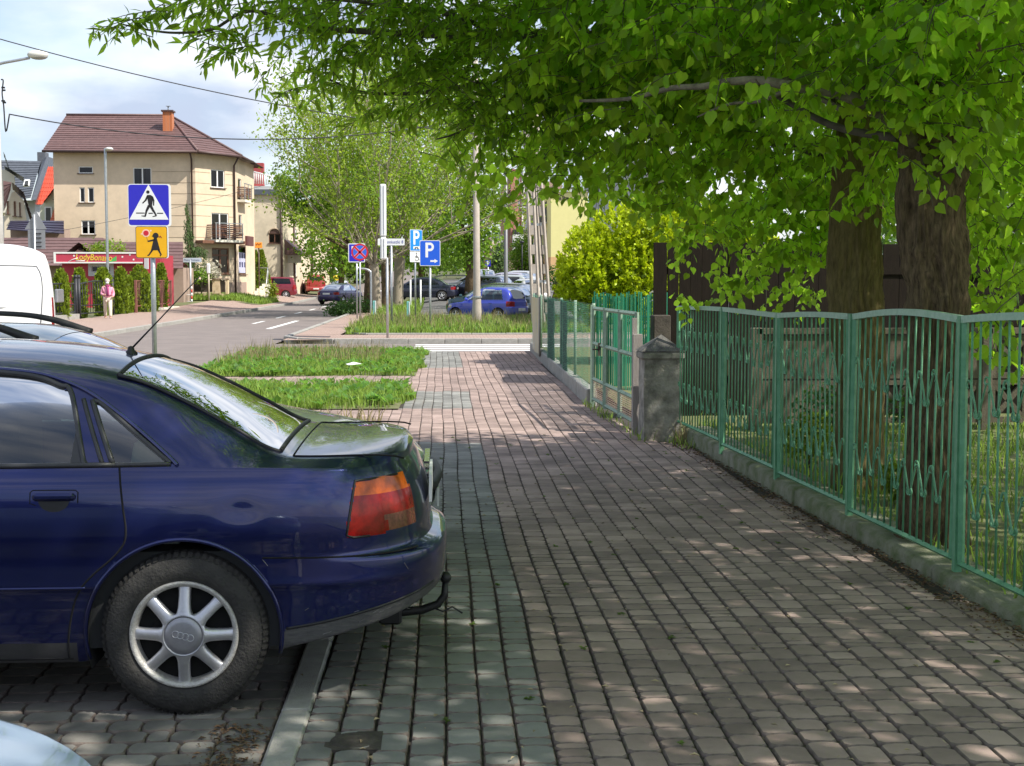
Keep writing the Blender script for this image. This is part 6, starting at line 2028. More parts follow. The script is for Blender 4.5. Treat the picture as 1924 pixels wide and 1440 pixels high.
flat([g(circ(.06, .095, .042)), g([(.035, .06), (.075, .06), (.12, -.115), (-.01, -.115)]), g(seg(.05, .035, -.055, .012, .014, .010)),
      g(seg(.015, -.105, -.045, -.19, .014, .009)), g(seg(-.045, -.19, -.06, -.185, .008)), g(seg(.095, -.105, .135, -.185, .014, .009)), g(seg(.13, -.19, .115, -.195, .008)),
      g([(.02, .10), (.005, .088), (.024, .075)])], -.0055, M_sblack, 'girl_figure', pl2)
flat([g(seg(.095, .08, .12, .075, .006)), g([(.112, .062), (.122, .095), (.135, .085), (.15, .06), (.135, .06), (.13, .075)])], -.0056, mat('ribbon', (.22, .02, .01), .5, 0, 0), 'ribbon', pl2)
flat([g(circ(-.075, .13, .056)), g([(-.145, .10), (-.13, .12), (-.13, .135), (-.15, .12)]), g([(-.02, .15), (0.0, .155), (.005, .175), (-.02, .175)])], -.0055, mat('pale_pink', (.78, .52, .40), .5, 0, 0), 'bat_rim', pl2)
flat([g(circ(-.075, .13, .038))], -.007, M_sred, 'bat_disc', pl2)
flat([g(seg(-.07, .08, -.052, .015, .003))], -.0056, mat('bat_handle', (.30, .16, .05), .5, 0, 0), 'bat_handle', pl2)

def P_shape(cx, cz, k):
    o = []
    st_ = [(-.16, -.30), (-.055, -.30), (-.055, .30), (-.16, .30)]
    o.append([(cx + x * k, cz + z * k) for x, z in st_])
    n = 10
    outer = [(.03 + .155 * math.cos(t) * 1.0, .125 + .175 * math.sin(t)) for t in np.linspace(-math.pi / 2, math.pi / 2, n)]
    inner = [(.03 + .06 * math.cos(t), .125 + .075 * math.sin(t)) for t in np.linspace(-math.pi / 2, math.pi / 2, n)]
    outer = [(-.0549, -.05)] + outer + [(-.0549, .30)]; inner = [(-.0549, .05)] + inner + [(-.0549, .20)]
    for i in range(len(outer) - 1):
        o.append([(cx + x * k, cz + z * k) for x, z in (outer[i], outer[i + 1], inner[i + 1], inner[i])])
    return o
# parking sign with arrow
Y = 45.0; s_ = FPX / Y; c = P(808, 476, Y)
sp_ = thing('parking_sign', 'blue parking sign with a white arrow pointing right on a steel pole', 'sign', (c.x, Y, gz(c.x, Y)), 0)
pole(sp_, c.z - .1, .035, .06); zc = c.z
wd, hh = 38.5 / s_, 47.5 / s_
pl = plate(rrect(wd, hh, .04), 0, .012, M_swhite, 'plate', sp_, (0, zc))
flat([[(x, z + zc) for x, z in rrect(wd - .035, hh - .035, .03)]], -.0022, M_sblue2, 'blue_field', pl)
flat(P_shape(-.02, zc + .10, .78), -.004, M_swhite, 'letter_p', pl)
flat([[(x + .12, z + zc - .25) for x, z in ((-.11, -.028), (.02, -.028), (.02, -.065), (.13, 0), (.02, .065), (.02, .028), (-.11, .028))]], -.004, M_swhite, 'arrow', pl)
# turned disabled parking sign
Y = 52.0; s_ = FPX / Y; c = P(782, 452, Y)
sd = thing('disabled_parking_sign', 'turned blue parking sign with a white wheelchair plate below it', 'sign', (c.x, Y, gz(c.x, Y)), R(42))
zc = c.z; pole(sd, zc + .35, .032, .06)
pl = plate(rrect(.60, .78, .04), 0, .012, M_swhite, 'plate', sd, (0, zc)); flat([[(x, z + zc) for x, z in rrect(.57, .75, .03)]], -.0022, mat('pale_parking_blue', (.02, .22, .60), .35, 0, 0), 'blue_field', pl)
flat(P_shape(.0, zc + .1, .85), -.004, M_swhite, 'letter_p', pl)
flat([[(x + .02, z + zc - .27) for x, z in ((-.16, -.05), (.16, -.05), (.16, .05), (-.16, .05))]], -.004, M_swhite, 'symbol', pl)
flat([seg(-.08, -.27, .10, -.27, .02), circ(-.06, -.30, .03, 10), circ(.08, -.30, .03, 10)], -.0056, M_sblack, 'symbol_mark', pl).location = (0, 0, zc)
z2 = P(782, 483, Y).z
pl = plate(rrect(.60, .38, .03), 0, .012, M_swhite, 'wheelchair_plate', sd, (0, z2))
ring = [[(x + .0, z) for x, z in (a, b, c_, d)] for a, b, c_, d in zip(circ(.02, z2 - .06, .10, 16), circ(.02, z2 - .06, .10, 16)[1:], circ(.02, z2 - .06, .075, 16)[1:], circ(.02, z2 - .06, .075, 16))]
flat(ring + [circ(0, z2 + .13, .03, 10), [(x, z + z2) for x, z in seg(0, .09, .0, -.03, .016)], [(x, z + z2) for x, z in seg(0, -.03, .10, -.03, .014)], [(x, z + z2) for x, z in seg(.10, -.03, .14, -.13, .014)]], -.0025, M_sblack, 'wheelchair_symbol', pl)
# no stopping disc in front of a blue square sign
Y = 58.0; s_ = FPX / Y; c = P(676, 474, Y)
ns_ = thing('no_stopping_sign', 'round red and blue no stopping sign on a pole', 'sign', (c.x, Y, gz(c.x, Y)), 0)
zc = c.z; rr0 = 15.8 / s_; pole(ns_, zc + .1, .035, .06)
pl = plate(circ(0, zc, rr0, 28), 0, .012, M_sred, 'disc', ns_)
flat([circ(0, zc, rr0 * .80, 28)], -.0022, mat('stop_blue', (.03, .13, .62), .35, 0, 0), 'blue_field', pl)
k = rr0 * .60
flat([[(x, z + zc) for x, z in seg(-k, -k, k, k, .052)], [(x, z + zc) for x, z in seg(-k, k, k, -k, .0521)]], -.004, mat('pink_edge', (.75, .35, .45), .4, 0, 0), 'cross_edge', pl)
flat([[(x, z + zc) for x, z in seg(-k, -k, k, k, .036)], [(x, z + zc) for x, z in seg(-k, k, k, -k, .0361)]], -.0056, M_sred, 'red_cross', pl)
Y = 59.5; s_ = FPX / Y; c = P(670, 475.5, Y)
bs = thing('bus_stop_sign', 'square blue sign with a white panel half hidden by the no stopping disc', 'sign', (c.x, Y, gz(c.x, Y)), 0)
zc = c.z; pl = plate(rrect(31 / s_, 35 / s_, .04), 0, .012, M_swhite, 'plate', bs, (0, zc)); flat([[(x, z + zc) for x, z in rrect(30 / s_ - .05, 34 / s_ - .05, .03)]], -.0022, M_sblue, 'blue_field', pl)
flat([[(x, z + zc + .08) for x, z in rrect(.42, .40, .02)]], -.004, M_swhite, 'white_panel', pl)
flat([[(x, z + zc + .08) for x, z in ((-.2, -.01), (-.1, -.01), (-.1, .03), (-.2, .03))]], -.0056, M_sred, 'red_mark', pl)
pole(bs, zc + .2, .032, .05)
hp = thing('bent_pipe', 'grey bent steel pipe rising from the grass and curving at the top', 'pipe', (P(697, 550, 60).x, 60, gz(-3, 60)), 0)
q = MB(); zt = P(697, 506, 60).z; q.tube(smooth([(0, 0, 0), (0, 0, zt - .3), (-.06, 0, zt - .08), (-.22, 0, zt), (-.5, 0, zt + .03), (-.62, 0, zt + .12)], 5), .045, 8); q.build('tube', M_steel, hp)
# tall edge-on board
Y = 39.6; s_ = FPX / Y; c = P(721, 418, Y)
tb_ = thing('tall_sign_board', 'tall narrow white sign board seen nearly edge on, on a steel pole', 'sign', (P(727.5, 527, Y).x, Y, 0), 0)
z0_, z1_ = P(721, 488, Y).z, P(721, 348, Y).z
pole(tb_, z0_ + .05, .035, .0)
zm = P(721, 446, Y).z
for a, b in ((zm + .012, z1_), (z0_, zm - .012)):
    q = MB(); q.cbox((-.10, 0, (a + b) / 2), (.17, .9, b - a), R(2), 0, .03); bd = q.build('board', M_swhite, tb_)
    for dx in (-.145, -.075):
        q = MB(); q.box(dx, dx + .012, -.462, -.455, a + .05, b - .05); q.build('seam', M_back, bd)
# street name plate
Y = 48.0; s_ = FPX / Y; c = P(735, 455, Y)
nm_ = thing('street_name_sign', 'white street name plate reading Moniuszki 8 on a pole', 'sign', (c.x, Y, gz(c.x, Y)), 0)
zc = c.z; pole(nm_, zc, .038, .04)
pl = plate(rrect(50 / s_, 12.5 / s_, .03), 0, .03, M_swhite, 'plate', nm_, (0, zc))
text_mesh('Moniuszki 8', .15, mat('street_blue_ink', (.08, .10, .35), .5, 0, 0), 'lettering', pl, Matrix.Translation((.08, -.004, zc)) @ FACE, .001, .92)
# small far parking sign
Y = 98; s_ = FPX / Y; c = P(917, 495, Y)
fp = thing('distant_parking_sign', 'small distant blue parking sign over the far parked cars', 'sign', (c.x, Y, gz(c.x, Y)), 0)
zc = c.z - gz(c.x, Y); pole(fp, zc + .2, .04, .06); pl = plate(rrect(.36, .42, .03), 0, .012, M_sblue, 'plate', fp, (0, zc)); flat(P_shape(0, zc, .5), -.003, M_swhite, 'letter_p', pl)
# marker posts
M_teal = mat('turquoise_plastic', (.16, .42, .38), .5, 0, .15, 6)
for px, Y, lab in ((703.5, 57, 'pale turquoise marker post beside the leftmost tree trunk'), (767, 55, 'pale turquoise marker post standing alone in the long grass')):
    c = P(px, 570, Y); mk_ = thing('marker_post', lab, 'post', (c.x, Y, .0), 0, 'turquoise marker posts')
    q = MB(); q.cbox((0, 0, .38), (.13, .10, .86), 0, 0, .02); q.build('body', M_teal, mk_)
    q = MB(); q.cbox((.045, -.055, .40), (.035, .012, .80)); q.build('white_strip', M_swhite, mk_)
for px, Y in ((771, 70), (790, 69)):
    c = P(px, 550, Y); wp = thing('white_post', ('left' if px < 780 else 'right') + ' thin white stake by the dark saloon, beside the wheelchair sign pole', 'post', (c.x, Y, 0), 0, 'white tree stakes')
    q = MB(); q.tube([(0, 0, -.1), (.01, 0, P(px, 526, Y).z)], .045, 6); q.build('stake', M_swhite, wp)

# ---------------------------------------------------------------- poles, lamps and wires
M_polec = mat('pole_concrete', (.36, .31, .26), .9, 0, .2, 5, .5, 60, col2=(.44, .39, .34))
cp = thing('concrete_pole', 'slender weathered concrete pole standing in the grass before the blue hatchback', 'pole', (P(896, 600, 49).x, 49, 0), 0)
q = MB(); q.tube([(0, 0, -.2), (0, 0, .55), (0, 0, .95), (0, 0, 1.3), (-.03, 0, 9.2)], [.17, .165, .15, .125, .085], 14); q.build('shaft', M_polec, cp)
q = MB(); q.lathe([(.175, .0), (.18, .03), (.175, .07)], (0, 0, 1.02), 'z', 14); q.build('band', M_steel, cp)
q = MB(); q.cbox((-.03, 0, 7.35), (.6, .06, .06)); q.build('crossarm', M_steel, cp)
lp = thing('lattice_pole', 'leaning concrete pole of two perforated legs like a ladder', 'pole', (P(1021, 560, 45).x, 45, 0), 0)
def leg(bx_, tx, dy, top):
    wd, hgt = .27, top
    q = MB(); d = Vector((tx - bx_, dy * .0, hgt)); n = 14
    def c(t): return Vector((bx_ + (tx - bx_) * t, dy * (1 - t), hgt * t))
    for sg in (-1, 1): q.tube([c(t) + Vector((sg * (wd / 2 - .03) * (1 - .25 * t), 0, 0)) for t in np.linspace(0, 1, 8)], .055, 4, 0, True, False)
    for k in range(n + 1):
        t = k / n; a = c(t); w_ = wd / 2 * (1 - .25 * t)
        q.box(a.x - w_ + .02, a.x + w_ - .02, a.y - .03, a.y + .03, a.z, a.z + .30 + .15 * (t > .45))
    return q.build('leg', M_polec, lp)
leg(-.22, -.62, -.15, 8.6); leg(.16, -.42, .25, 8.6)
q = MB()
for z in (1.6, 3.4, 5.2): q.cbox((-.05 - z * .06, .03, z), (.5 - z * .035, .05, .08))
q.builds('tie_bar', M_steel, lp)
q = MB(); q.tube([(.03, -.1, .6), (-.05, -.1, 2.5), (-.33, -.1, 6)], .018, 6); q.build('cable', M_black, lp)
lm = thing('metal_lamp_post', 'straight grey metal lamp post rising among the parked cars', 'lamp post', (P(950.5, 530, 78).x, 78, gz(2.5, 78)), 0)
q = MB(); q.tube([(0, 0, -.1), (0, 0, 1.2), (0, 0, 1.25), (0, 0, 8.5)], [.13, .125, .115, .08], 10); q.build('shaft', mat('lamp_grey', (.20, .20, .21), .5, .4, .1), lm)
q = MB(); q.cbox((0, -.5, 8.55), (.25, 1.0, .12), 0, 0, .04); q.build('lamp_head', M_steel, lm)
pk = thing('park_lamp', 'thin dark park lamp on the lawn before the brick building', 'lamp post', (P(981, 500, 135).x, 135, gz(7, 135)), 0)
q = MB(); zt = P(981, 456, 135).z - gz(7, 135); q.tube([(0, 0, 0), (0, 0, zt)], .06, 6); q.build('shaft', M_darkiron, pk); q = MB(); q.lathe([(.05, -.1), (.22, 0), (.22, .08), (.02, .2)], (0, 0, zt), 'z', 10); q.build('lamp_head', M_darkiron, pk)
lpole = thing('lamp_pole', 'round concrete pole at the left edge with a white street lamp on a curved arm', 'lamp post', (P(1.5, 600, 45).x, 45, 0), 0)
q = MB(); q.tube([(0, 0, -.1), (0, 0, P(0, 152, 45).z)], [.17, .12], 14); q.build('shaft', mat('pale_concrete', (.42, .41, .38), .85, 0, .15, 5, .3, 60), lpole)
def L0(px, py, dy=0): 
    p = P(px, py, 45 + dy); return p - Vector(lpole.location)
q = MB(); q.tube(smooth([L0(-6, 190), L0(-7, 140), L0(-3, 123), L0(4, 119), L0(30, 114), L0(56, 109)], 5), .045, 8); q.build('arm', M_steel, lpole)
q = MB(); a = L0(71, 103); q.sphere((a.x, a.y, a.z), 1, 16, 10, 0, (.33, .16, .14)); lh = q.build('lamp_head', mat('lamp_white', (.66, .65, .60), .5, 0, .05), lpole); lh.rotation_euler = (0, 0, 0)
q = MB(); q.sphere((a.x + .03, a.y, a.z - .06), 1, 14, 8, 0, (.28, .13, .10)); q.build('lamp_bowl', mat('lamp_bowl', (.30, .30, .28), .2, 0, 0), lh)
q = MB()
for (x, y) in ((6, 165), (7, 170), (6, 190), (8, 193)): a = L0(x, y); q.cbox((a.x, a.y, a.z), (.10, .06, .05)); 
q.builds('insulator', M_black, lpole)
q = MB(); q.tube(smooth([L0(2, 150), L0(6, 152), L0(4, 175), L0(7, 200), L0(11, 248), L0(18, 214)], 5), .022, 6); q.build('cable', M_black, lpole)
l2 = thing('slim_street_lamp', 'slim pale street lamp rising in front of the corner house', 'lamp post', (P(203.5, 560, 72).x, 72, .1), 0)
zt = P(204, 282, 72).z - .1
q = MB(); q.tube(smooth([(0, 0, -.1), (0, 0, 4), (0, 0, zt - .25), (.02, 0, zt - .05), (.12, 0, zt)], 4), .07, 8); q.build('shaft', M_steel, l2)
q = MB(); q.sphere((.22, -.1, zt + .03), 1, 12, 8, 0, (.20, .3, .10)); q.build('lamp_head', mat('lamp_white2', (.60, .60, .58), .5, 0, 0), l2)
M_wire_b = mat('black_cable', (.02, .02, .025), .6, 0, 0)
def wire(name, lab, pts, r, sub=24):
    q = MB(); q.tube(pts, r, 6); return tag(q.build(name, M_wire_b), lab, 'cable')
def span(a, b, sag, n=24):
    return [a.lerp(b, t) - Vector((0, 0, sag * 4 * t * (1 - t))) for t in np.linspace(0, 1, n)]
wire('overhead_cable', 'upper black overhead cable slanting down into the leaves', span(P(-220, 8, 40), P(1000, 262, 45), .55), .016)
wire('overhead_cable', 'lower black overhead cable from the lamp pole across the house roof', span(P(18, 215, 45), P(896, 222, 49), .75), .020)
wire('service_wire', 'thin service wire crossing the front of the corner house', span(P(-60, 462, 60), P(640, 305, 80), .4), .010)

# triangular warning sign seen from behind, with its plate
Y = 46; s_ = FPX / Y; c = P(67, 430, Y)
ts = thing('warning_sign_back', 'grey back of a triangular warning sign and plate above the white van', 'sign', (c.x, Y, .03), 0)
tw = 40 / s_
q = MB(); q.prism([(-tw / 2, 0, P(67, 433, Y).z), (tw / 2, 0, P(67, 433, Y).z), (.02, 0, P(67, 398, Y).z)], (0, 0, 0), (0, .02, 0)); q.build('triangle', M_back, ts)
q = MB(); q.box(-tw * .36, tw * .42, 0.0, .02, P(67, 470, Y).z, P(67, 434, Y).z); q.build('plate', M_back, ts)
q = MB()
for k in range(4): z = P(67, 441 + k * 8, Y).z; q.box(-.02, tw * .25, -.03, -.002, z - .015, z + .015)
q.builds('clamp', M_darkiron, ts)
q = MB(); q.tube([(-.03, -.04, -.1), (-.03, -.04, P(67, 405, Y).z)], .035, 8); q.build('pole', M_steel, ts)

# ---------------------------------------------------------------- left kerbside: fences, barrier, street name
M_honey = mat('honey_stone', (.58, .43, .26), .9, 0, .2, 7, .4, 40, col2=(.66, .52, .36))
lf_ = thing('iron_fence', 'dark wrought iron fence and gate on a concrete base beside the pavement', 'fence', (0, 0, 0))
def fpan(y0, y1, z0, z1, nb, m, nm, arch=0.0, x=-14.35):
    q = MB(); q.tube([(x, y0, z0 + .05), (x, y1, z0 + .05)], .03, 4, 0, True, False)
    pts = [(x, y0 + (y1 - y0) * t, z1 + arch * math.sin(math.pi * t)) for t in np.linspace(0, 1, 9)]
    q.tube(pts, .03, 4, 0, True, False)
    q.tube([(x, y0 + .03, z0), (x, y0 + .03, z1)], .035, 4, 0, True, False); q.tube([(x, y1 - .03, z0), (x, y1 - .03, z1)], .035, 4, 0, True, False)
    q.tube([(x, y0, (z0 * .7 + z1 * .3)), (x, y1, (z0 * .7 + z1 * .3))], .02, 4, 0, True, False)
    pn = q.build(nm, m, lf_)
    for k in range(nb):
        t = (k + 1) / (nb + 1); y = y0 + (y1 - y0) * t
        q = MB(); q.tube([(x, y, z0 + .05), (x, y, z1 + arch * math.sin(math.pi * t))], .014, 4); q.build('bar', m, pn)
    return pn
fpan(51.7, 56.1, .34, 1.50, 9, M_darkiron, 'fence_panel')
fpan(56.9, 62.3, .25, 1.48, 12, M_darkiron, 'double_gate', .12)
for y in (51.6, 56.3, 56.75, 62.5):
    q = MB(); q.tube([(-14.35, y, -.05), (-14.35, y, 1.72)], .07, 6); q.sphere((-14.35, y, 1.76), .09, 8, 6); q.build('post', M_darkiron, lf_)
q = MB(); q.box(-14.55, -14.2, 51.5, 56.2, -.05, .32); q.build('base_wall', M_concrete, lf_)
mbx = MB(); mbx.cbox((-14.28, 53.6, 1.05), (.12, .9, .5), 0, 0, .03); mbx.build('letter_box', M_back, lf_)
rf_ = thing('rust_fence', 'rust red iron fence posts and rails before the clipped thujas', 'fence', (0, 0, 0))
for y in (66.0, 68.0, 70.0, 72.0, 74.4):
    q = MB(); q.cbox((-14.1, y, .86), (.12, .14, 1.56), 0, 0, .01); q.build('post', M_rustred, rf_)
q = MB(); q.box(-14.13, -14.07, 66.1, 74.4, 1.58, 1.63); q.box(-14.13, -14.07, 66.1, 74.4, .42, .47); q.builds('rail', M_rustred, rf_)
for k in range(30):
    y = 66.3 + k * .27; q = MB(); q.tube([(-14.1, y, .44), (-14.1, y, 1.6)], .012, 4); q.build('bar', M_rustred, rf_)
q = MB(); q.box(-14.3, -13.95, 68.2, 76, -.02, .26); q.build('base_wall', M_ivory, rf_)
# stone walled front garden
fw_ = thing('stone_garden_wall', 'low honey stone garden wall with dark patterned panels before the corner house', 'wall', (0, 0, 0))
Yw = 90
def sw_(px0, px1, py0, py1, dY, dp, m, nm):
    a, b = P(px0, py1, Yw + dY), P(px1, py0, Yw + dY); q = MB(); q.box(a.x, b.x, Yw + dY, Yw + dY + dp, a.z, b.z); return q.build(nm, m, fw_)
sw_(310, 425, 552, 563, .0, .4, M_honey, 'base')
for px0, px1 in ((320, 350), (399, 413)): sw_(px0, px1, 523, 551.9, -.05, .5, M_honey, 'pillar')
sw_(424, 428, 523, 553, -.05, .5, M_honey, 'pillar')
sw_(319, 351, 521.5, 523, -.1, .6, M_ivory, 'cap'); sw_(398, 429, 523, 525, -.1, .6, M_plinth, 'cap')
for px0, px1 in ((352, 398), (300, 318), (415, 422)):
    pn = sw_(px0, px1, 527, 549, .15, .04, mat('panel_grey_brown', (.10, .085, .08), .6, 0, .2, 8), 'panel')
    a, b = P(px0, 549, Yw), P(px1, 526, Yw)
    for k in range(6):
        z = a.z + (b.z - a.z) * (k + .5) / 6; q = MB(); q.box(a.x, b.x, Yw + .10, Yw + .149, z - .05, z + .05); q.build('panel_slat', mat('slat_brown', (.13, .10, .085), .6), pn)
# street name sign 2
Y = 86; s_ = FPX / Y; c = P(356, 489, Y)
s2 = thing('street_name_sign', 'pale blue grey street name plate on a pole before the weeping conifer', 'sign', (P(357, 489, Y).x, Y, .2), 0)
zc = c.z - .2; pole(s2, zc, .06, .05)
pl = plate(rrect(43 / s_, 8 / s_, .03), 0, .03, mat('plate_bluegrey', (.50, .56, .62), .4, 0, 0), 'plate', s2, (-.02, zc))
text_mesh('ul. Piotra Tomasza', .17, mat('ink_navy', (.05, .07, .2), .5, 0, 0), 'lettering', pl, Matrix.Translation((.02, -.004, zc)) @ FACE, .001, .85)
s3 = thing('side_sign_pole', 'thin pole with a narrow pale sign seen edge on by the stone wall', 'sign', (P(402.5, 560, 90).x, 88, .25), 0)
pole(s3, P(402, 497, 88).z - .25, .05, 0, 0, mat('cream_pole', (.55, .48, .38), .6)); q = MB(); q.cbox((0, -.05, P(402, 505, 88).z - .25), (.22, .1, .62), 0, 0, .05); q.build('plate', M_swhite, s3)
# red and white barrier
bar_ = thing('red_white_barrier', 'low red and white striped pedestrian barrier at the pavement edge', 'barrier', (0, 0, 0))
M_brd = mat('barrier_red', (.55, .05, .04), .5, 0, 0)
bx3 = [P(321, 577, 85).x, P(339.5, 577, 87).x, P(360.5, 577, 85.5).x]
for k, x in enumerate(bx3):
    y = (85, 87, 85.5)[k]
    q = MB()
    for j in range(6): q.tube([(x, y, .12 + j * .19), (x, y, .12 + (j + 1) * .19)], .05, 6, j % 2)
    q.build('post', [M_brd, M_swhite], bar_)
q = MB()
for (a, b) in ((0, 1), (1, 2)):
    for z in (.35, .75): q.tube([(bx3[a], (85, 87, 85.5)[a], z), (bx3[b], (85, 87, 85.5)[b], z)], .03, 5)
q.builds('rail', M_swhite, bar_)

# ---------------------------------------------------------------- people
def skin_obj(name, verts, edges, radii, m, parent, sub=2, root=0):
    me = bpy.data.meshes.new(name); me.from_pydata(verts, edges, [])
    o = bpy.data.objects.new(name, me); link(o, parent)
    md = o.modifiers.new('skin', 'SKIN')
    for i, r in enumerate(radii):
        sv = me.skin_vertices[0].data[i]; sv.radius = (r, r) if not isinstance(r, tuple) else r
        sv.use_root = (i == root)
    md.use_smooth_shade = True
    ss = o.modifiers.new('sub', 'SUBSURF'); ss.levels = sub; ss.render_levels = sub
    me.materials.append(m)
    return o
def person(name, label, loc, rz, cols, h=1.62, mask=False, phase=1):
    root = thing(name, label, 'person', loc, rz)
    skin, top, leg_, hair, shoe, scarf = cols
    k = h / 1.62
    v = lambda *a: [(x * k, y * k, z * k) for x, y, z in a]
    st = .13 * phase  # stride, walking along -y
    body = v((0, 0, .92), (0, -.01, 1.12), (0, -.01, 1.30), (0, 0, 1.37), (0, -.01, 1.44), (0, -.015, 1.52),
             (.09, 0, .88), (.095, -.04 - st, .50), (.095, -.02 - st * 1.4, .08), (.10, -.14 - st * 1.4, .05),
             (-.09, 0, .88), (-.095, .04 + st * .6, .48), (-.095, .14 + st, .10), (-.10, .05 + st, .05),
             (.19, 0, 1.30), (.25, .02, 1.05), (.20, -.14, .93), (.16, -.20, .93),
             (-.19, 0, 1.30), (-.25, .0, 1.05), (-.15, -.16, 1.0), (-.06, -.20, 1.03))
    E = [(0, 1), (1, 2), (2, 3), (3, 4), (4, 5), (0, 6), (6, 7), (7, 8), (8, 9), (0, 10), (10, 11), (11, 12), (12, 13), (2, 14), (14, 15), (15, 16), (16, 17), (2, 18), (18, 19), (19, 20), (20, 21)]
    rad = [.13, .12, .13, .055, .06, .085, .085, .06, .042, .035, .085, .06, .042, .035, .06, .045, .035, .028, .06, .045, .035, .028]
    skin_obj('body', body, E, [r * k for r in rad], skin, root)
    J = v((0, 0, .86), (0, -.01, 1.02), (0, -.01, 1.16), (0, -.01, 1.30), (0, 0, 1.37), (.165, 0, 1.29), (.235, .02, 1.05), (.20, -.13, .94), (-.165, 0, 1.29), (-.235, 0, 1.05), (-.15, -.15, 1.0))
    skin_obj('jacket', J, [(0, 1), (1, 2), (2, 3), (3, 4), (3, 5), (5, 6), (6, 7), (3, 8), (8, 9), (9, 10)], [r * k for r in (.18, .17, .165, .15, .075, .078, .062, .05, .078, .062, .05)], top, root, 2, 2)
    T = v((0, 0, .92), (.09, 0, .86), (.095, -.04 - st, .50), (.095, -.02 - st * 1.4, .12), (-.09, 0, .86), (-.095, .04 + st * .6, .48), (-.095, .14 + st, .14))
    skin_obj('trousers', T, [(0, 1), (1, 2), (2, 3), (0, 4), (4, 5), (5, 6)], [r * k for r in (.145, .105, .078, .066, .105, .078, .066)], leg_, root)
    for sg, y in ((1, -.04 - st * 1.4), (-1, .13 + st)):
        q = MB(); q.sphere((sg * .097 * k, (y - .05) * k, .045 * k), 1, 10, 6, 0, (.05 * k, .12 * k, .045 * k)); q.build('shoe', shoe, root)
    q = MB(); q.sphere((0, .035 * k, 1.575 * k), 1, 14, 8, 0, (.098 * k, .100 * k, .098 * k)); q.build('hair', hair, root)
    q = MB(); q.sphere((0, -.105 * k, 1.515 * k), 1, 8, 6, 0, (.014, .022, .02))
    hd = q.build('nose', skin, root)
    q = MB()
    for sg in (1, -1): q.sphere((sg * .032 * k, -.093 * k, 1.54 * k), .011, 8, 5)
    q.builds('eye', M_sblack, root)
    q = MB(); q.box(-.03 * k, .03 * k, -.100 * k, -.092 * k, 1.465 * k, 1.475 * k); q.build('mouth', M_sred, root)
    if mask:
        q = MB(); q.sphere((0, -.07 * k, 1.49 * k), 1, 12, 8, 0, (.065 * k, .05 * k, .05 * k)); q.build('face_mask', M_swhite, root)
        q = MB(); q.tube(v((-.09, .02, 1.37), (0, -.13, 1.36), (.09, .02, 1.37)), .05 * k, 8); q.tube(v((.0, -.16, 1.34), (.01, -.20, 1.15), (.0, -.205, .96)), [.045 * k, .04 * k, .05 * k], 8); q.builds('scarf', scarf, root)
    return root
c = P(203, 600, 57.5)
M_skin = mat('skin', (.50, .30, .22), .6, 0, 0)
person('person', 'person in a pink padded jacket, pale trousers and white face mask walking on the pavement', (c.x, 57.5, .04), R(14),
       (M_skin, mat('pink_jacket', (.72, .30, .42), .8, 0, .12, 14, .4, 30), mat('cream_trousers', (.66, .56, .47), .85, 0, .05), mat('white_hair', (.55, .48, .42), .9, 0, .2, 30), mat('dark_shoe', (.03, .025, .025), .6), mat('plum_scarf', (.25, .03, .12), .85)), 1.62, True)
c = P(577, 530, 158)
person('person', 'distant person in dark clothes walking at the far end of the road', (c.x, 158, gz(c.x, 158)), R(30),
       (M_skin, mat('dark_coat', (.03, .03, .035), .85), mat('dark_trousers', (.04, .04, .05), .85), mat('dark_hair', (.03, .02, .015), .8), M_black, M_black), 1.72)
# ---------------------------------------------------------------- vegetation
M_bark = mat('dark_bark', (.036, .027, .016), .95, 0, .5, 9, 1.0, 30, stretch=(6, 6, 1.0), col2=(.20, .145, .085), detail=12, spec=.12)
M_bark_olive = mat('olive_bark', (.085, .068, .028), .95, 0, .4, 9, 1.0, 30, stretch=(6, 6, 1.0), col2=(.22, .17, .075), detail=12, spec=.12)
M_bark_grey = mat('grey_bark', (.25, .21, .15), .95, 0, .4, 5, .8, 30, stretch=(4, 4, 1), col2=(.33, .28, .22))
M_branch = mat('branch_bark', (.055, .045, .032), .9, 0, .4, 8, .4, 40, col2=(.14, .12, .09))
M_lime = leafmat('lime_leaf', (.115, .205, .016), (.54, .82, .05), .50, .42, .66)
M_ash = leafmat('slender_leaf', (.11, .195, .018), (.50, .76, .05), .50, .42, .64)
M_yellowleaf = leafmat('sparse_yellow_leaf', (.21, .30, .03), (.44, .60, .04), .4, .5, .45)
M_green_t = leafmat('tree_leaf', (.13, .23, .025), (.34, .55, .04), .4, .5, .45)
M_dark_t = leafmat('dark_tree_leaf', (.045, .11, .02), (.10, .2, .025), .4, .5, .35)
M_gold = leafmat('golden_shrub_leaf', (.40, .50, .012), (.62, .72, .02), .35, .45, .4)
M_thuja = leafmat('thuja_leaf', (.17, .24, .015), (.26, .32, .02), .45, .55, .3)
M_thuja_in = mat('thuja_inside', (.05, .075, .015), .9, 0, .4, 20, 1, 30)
M_conifer = leafmat('conifer_needles', (.09, .15, .045), (.10, .17, .04), .4, .6, .25)

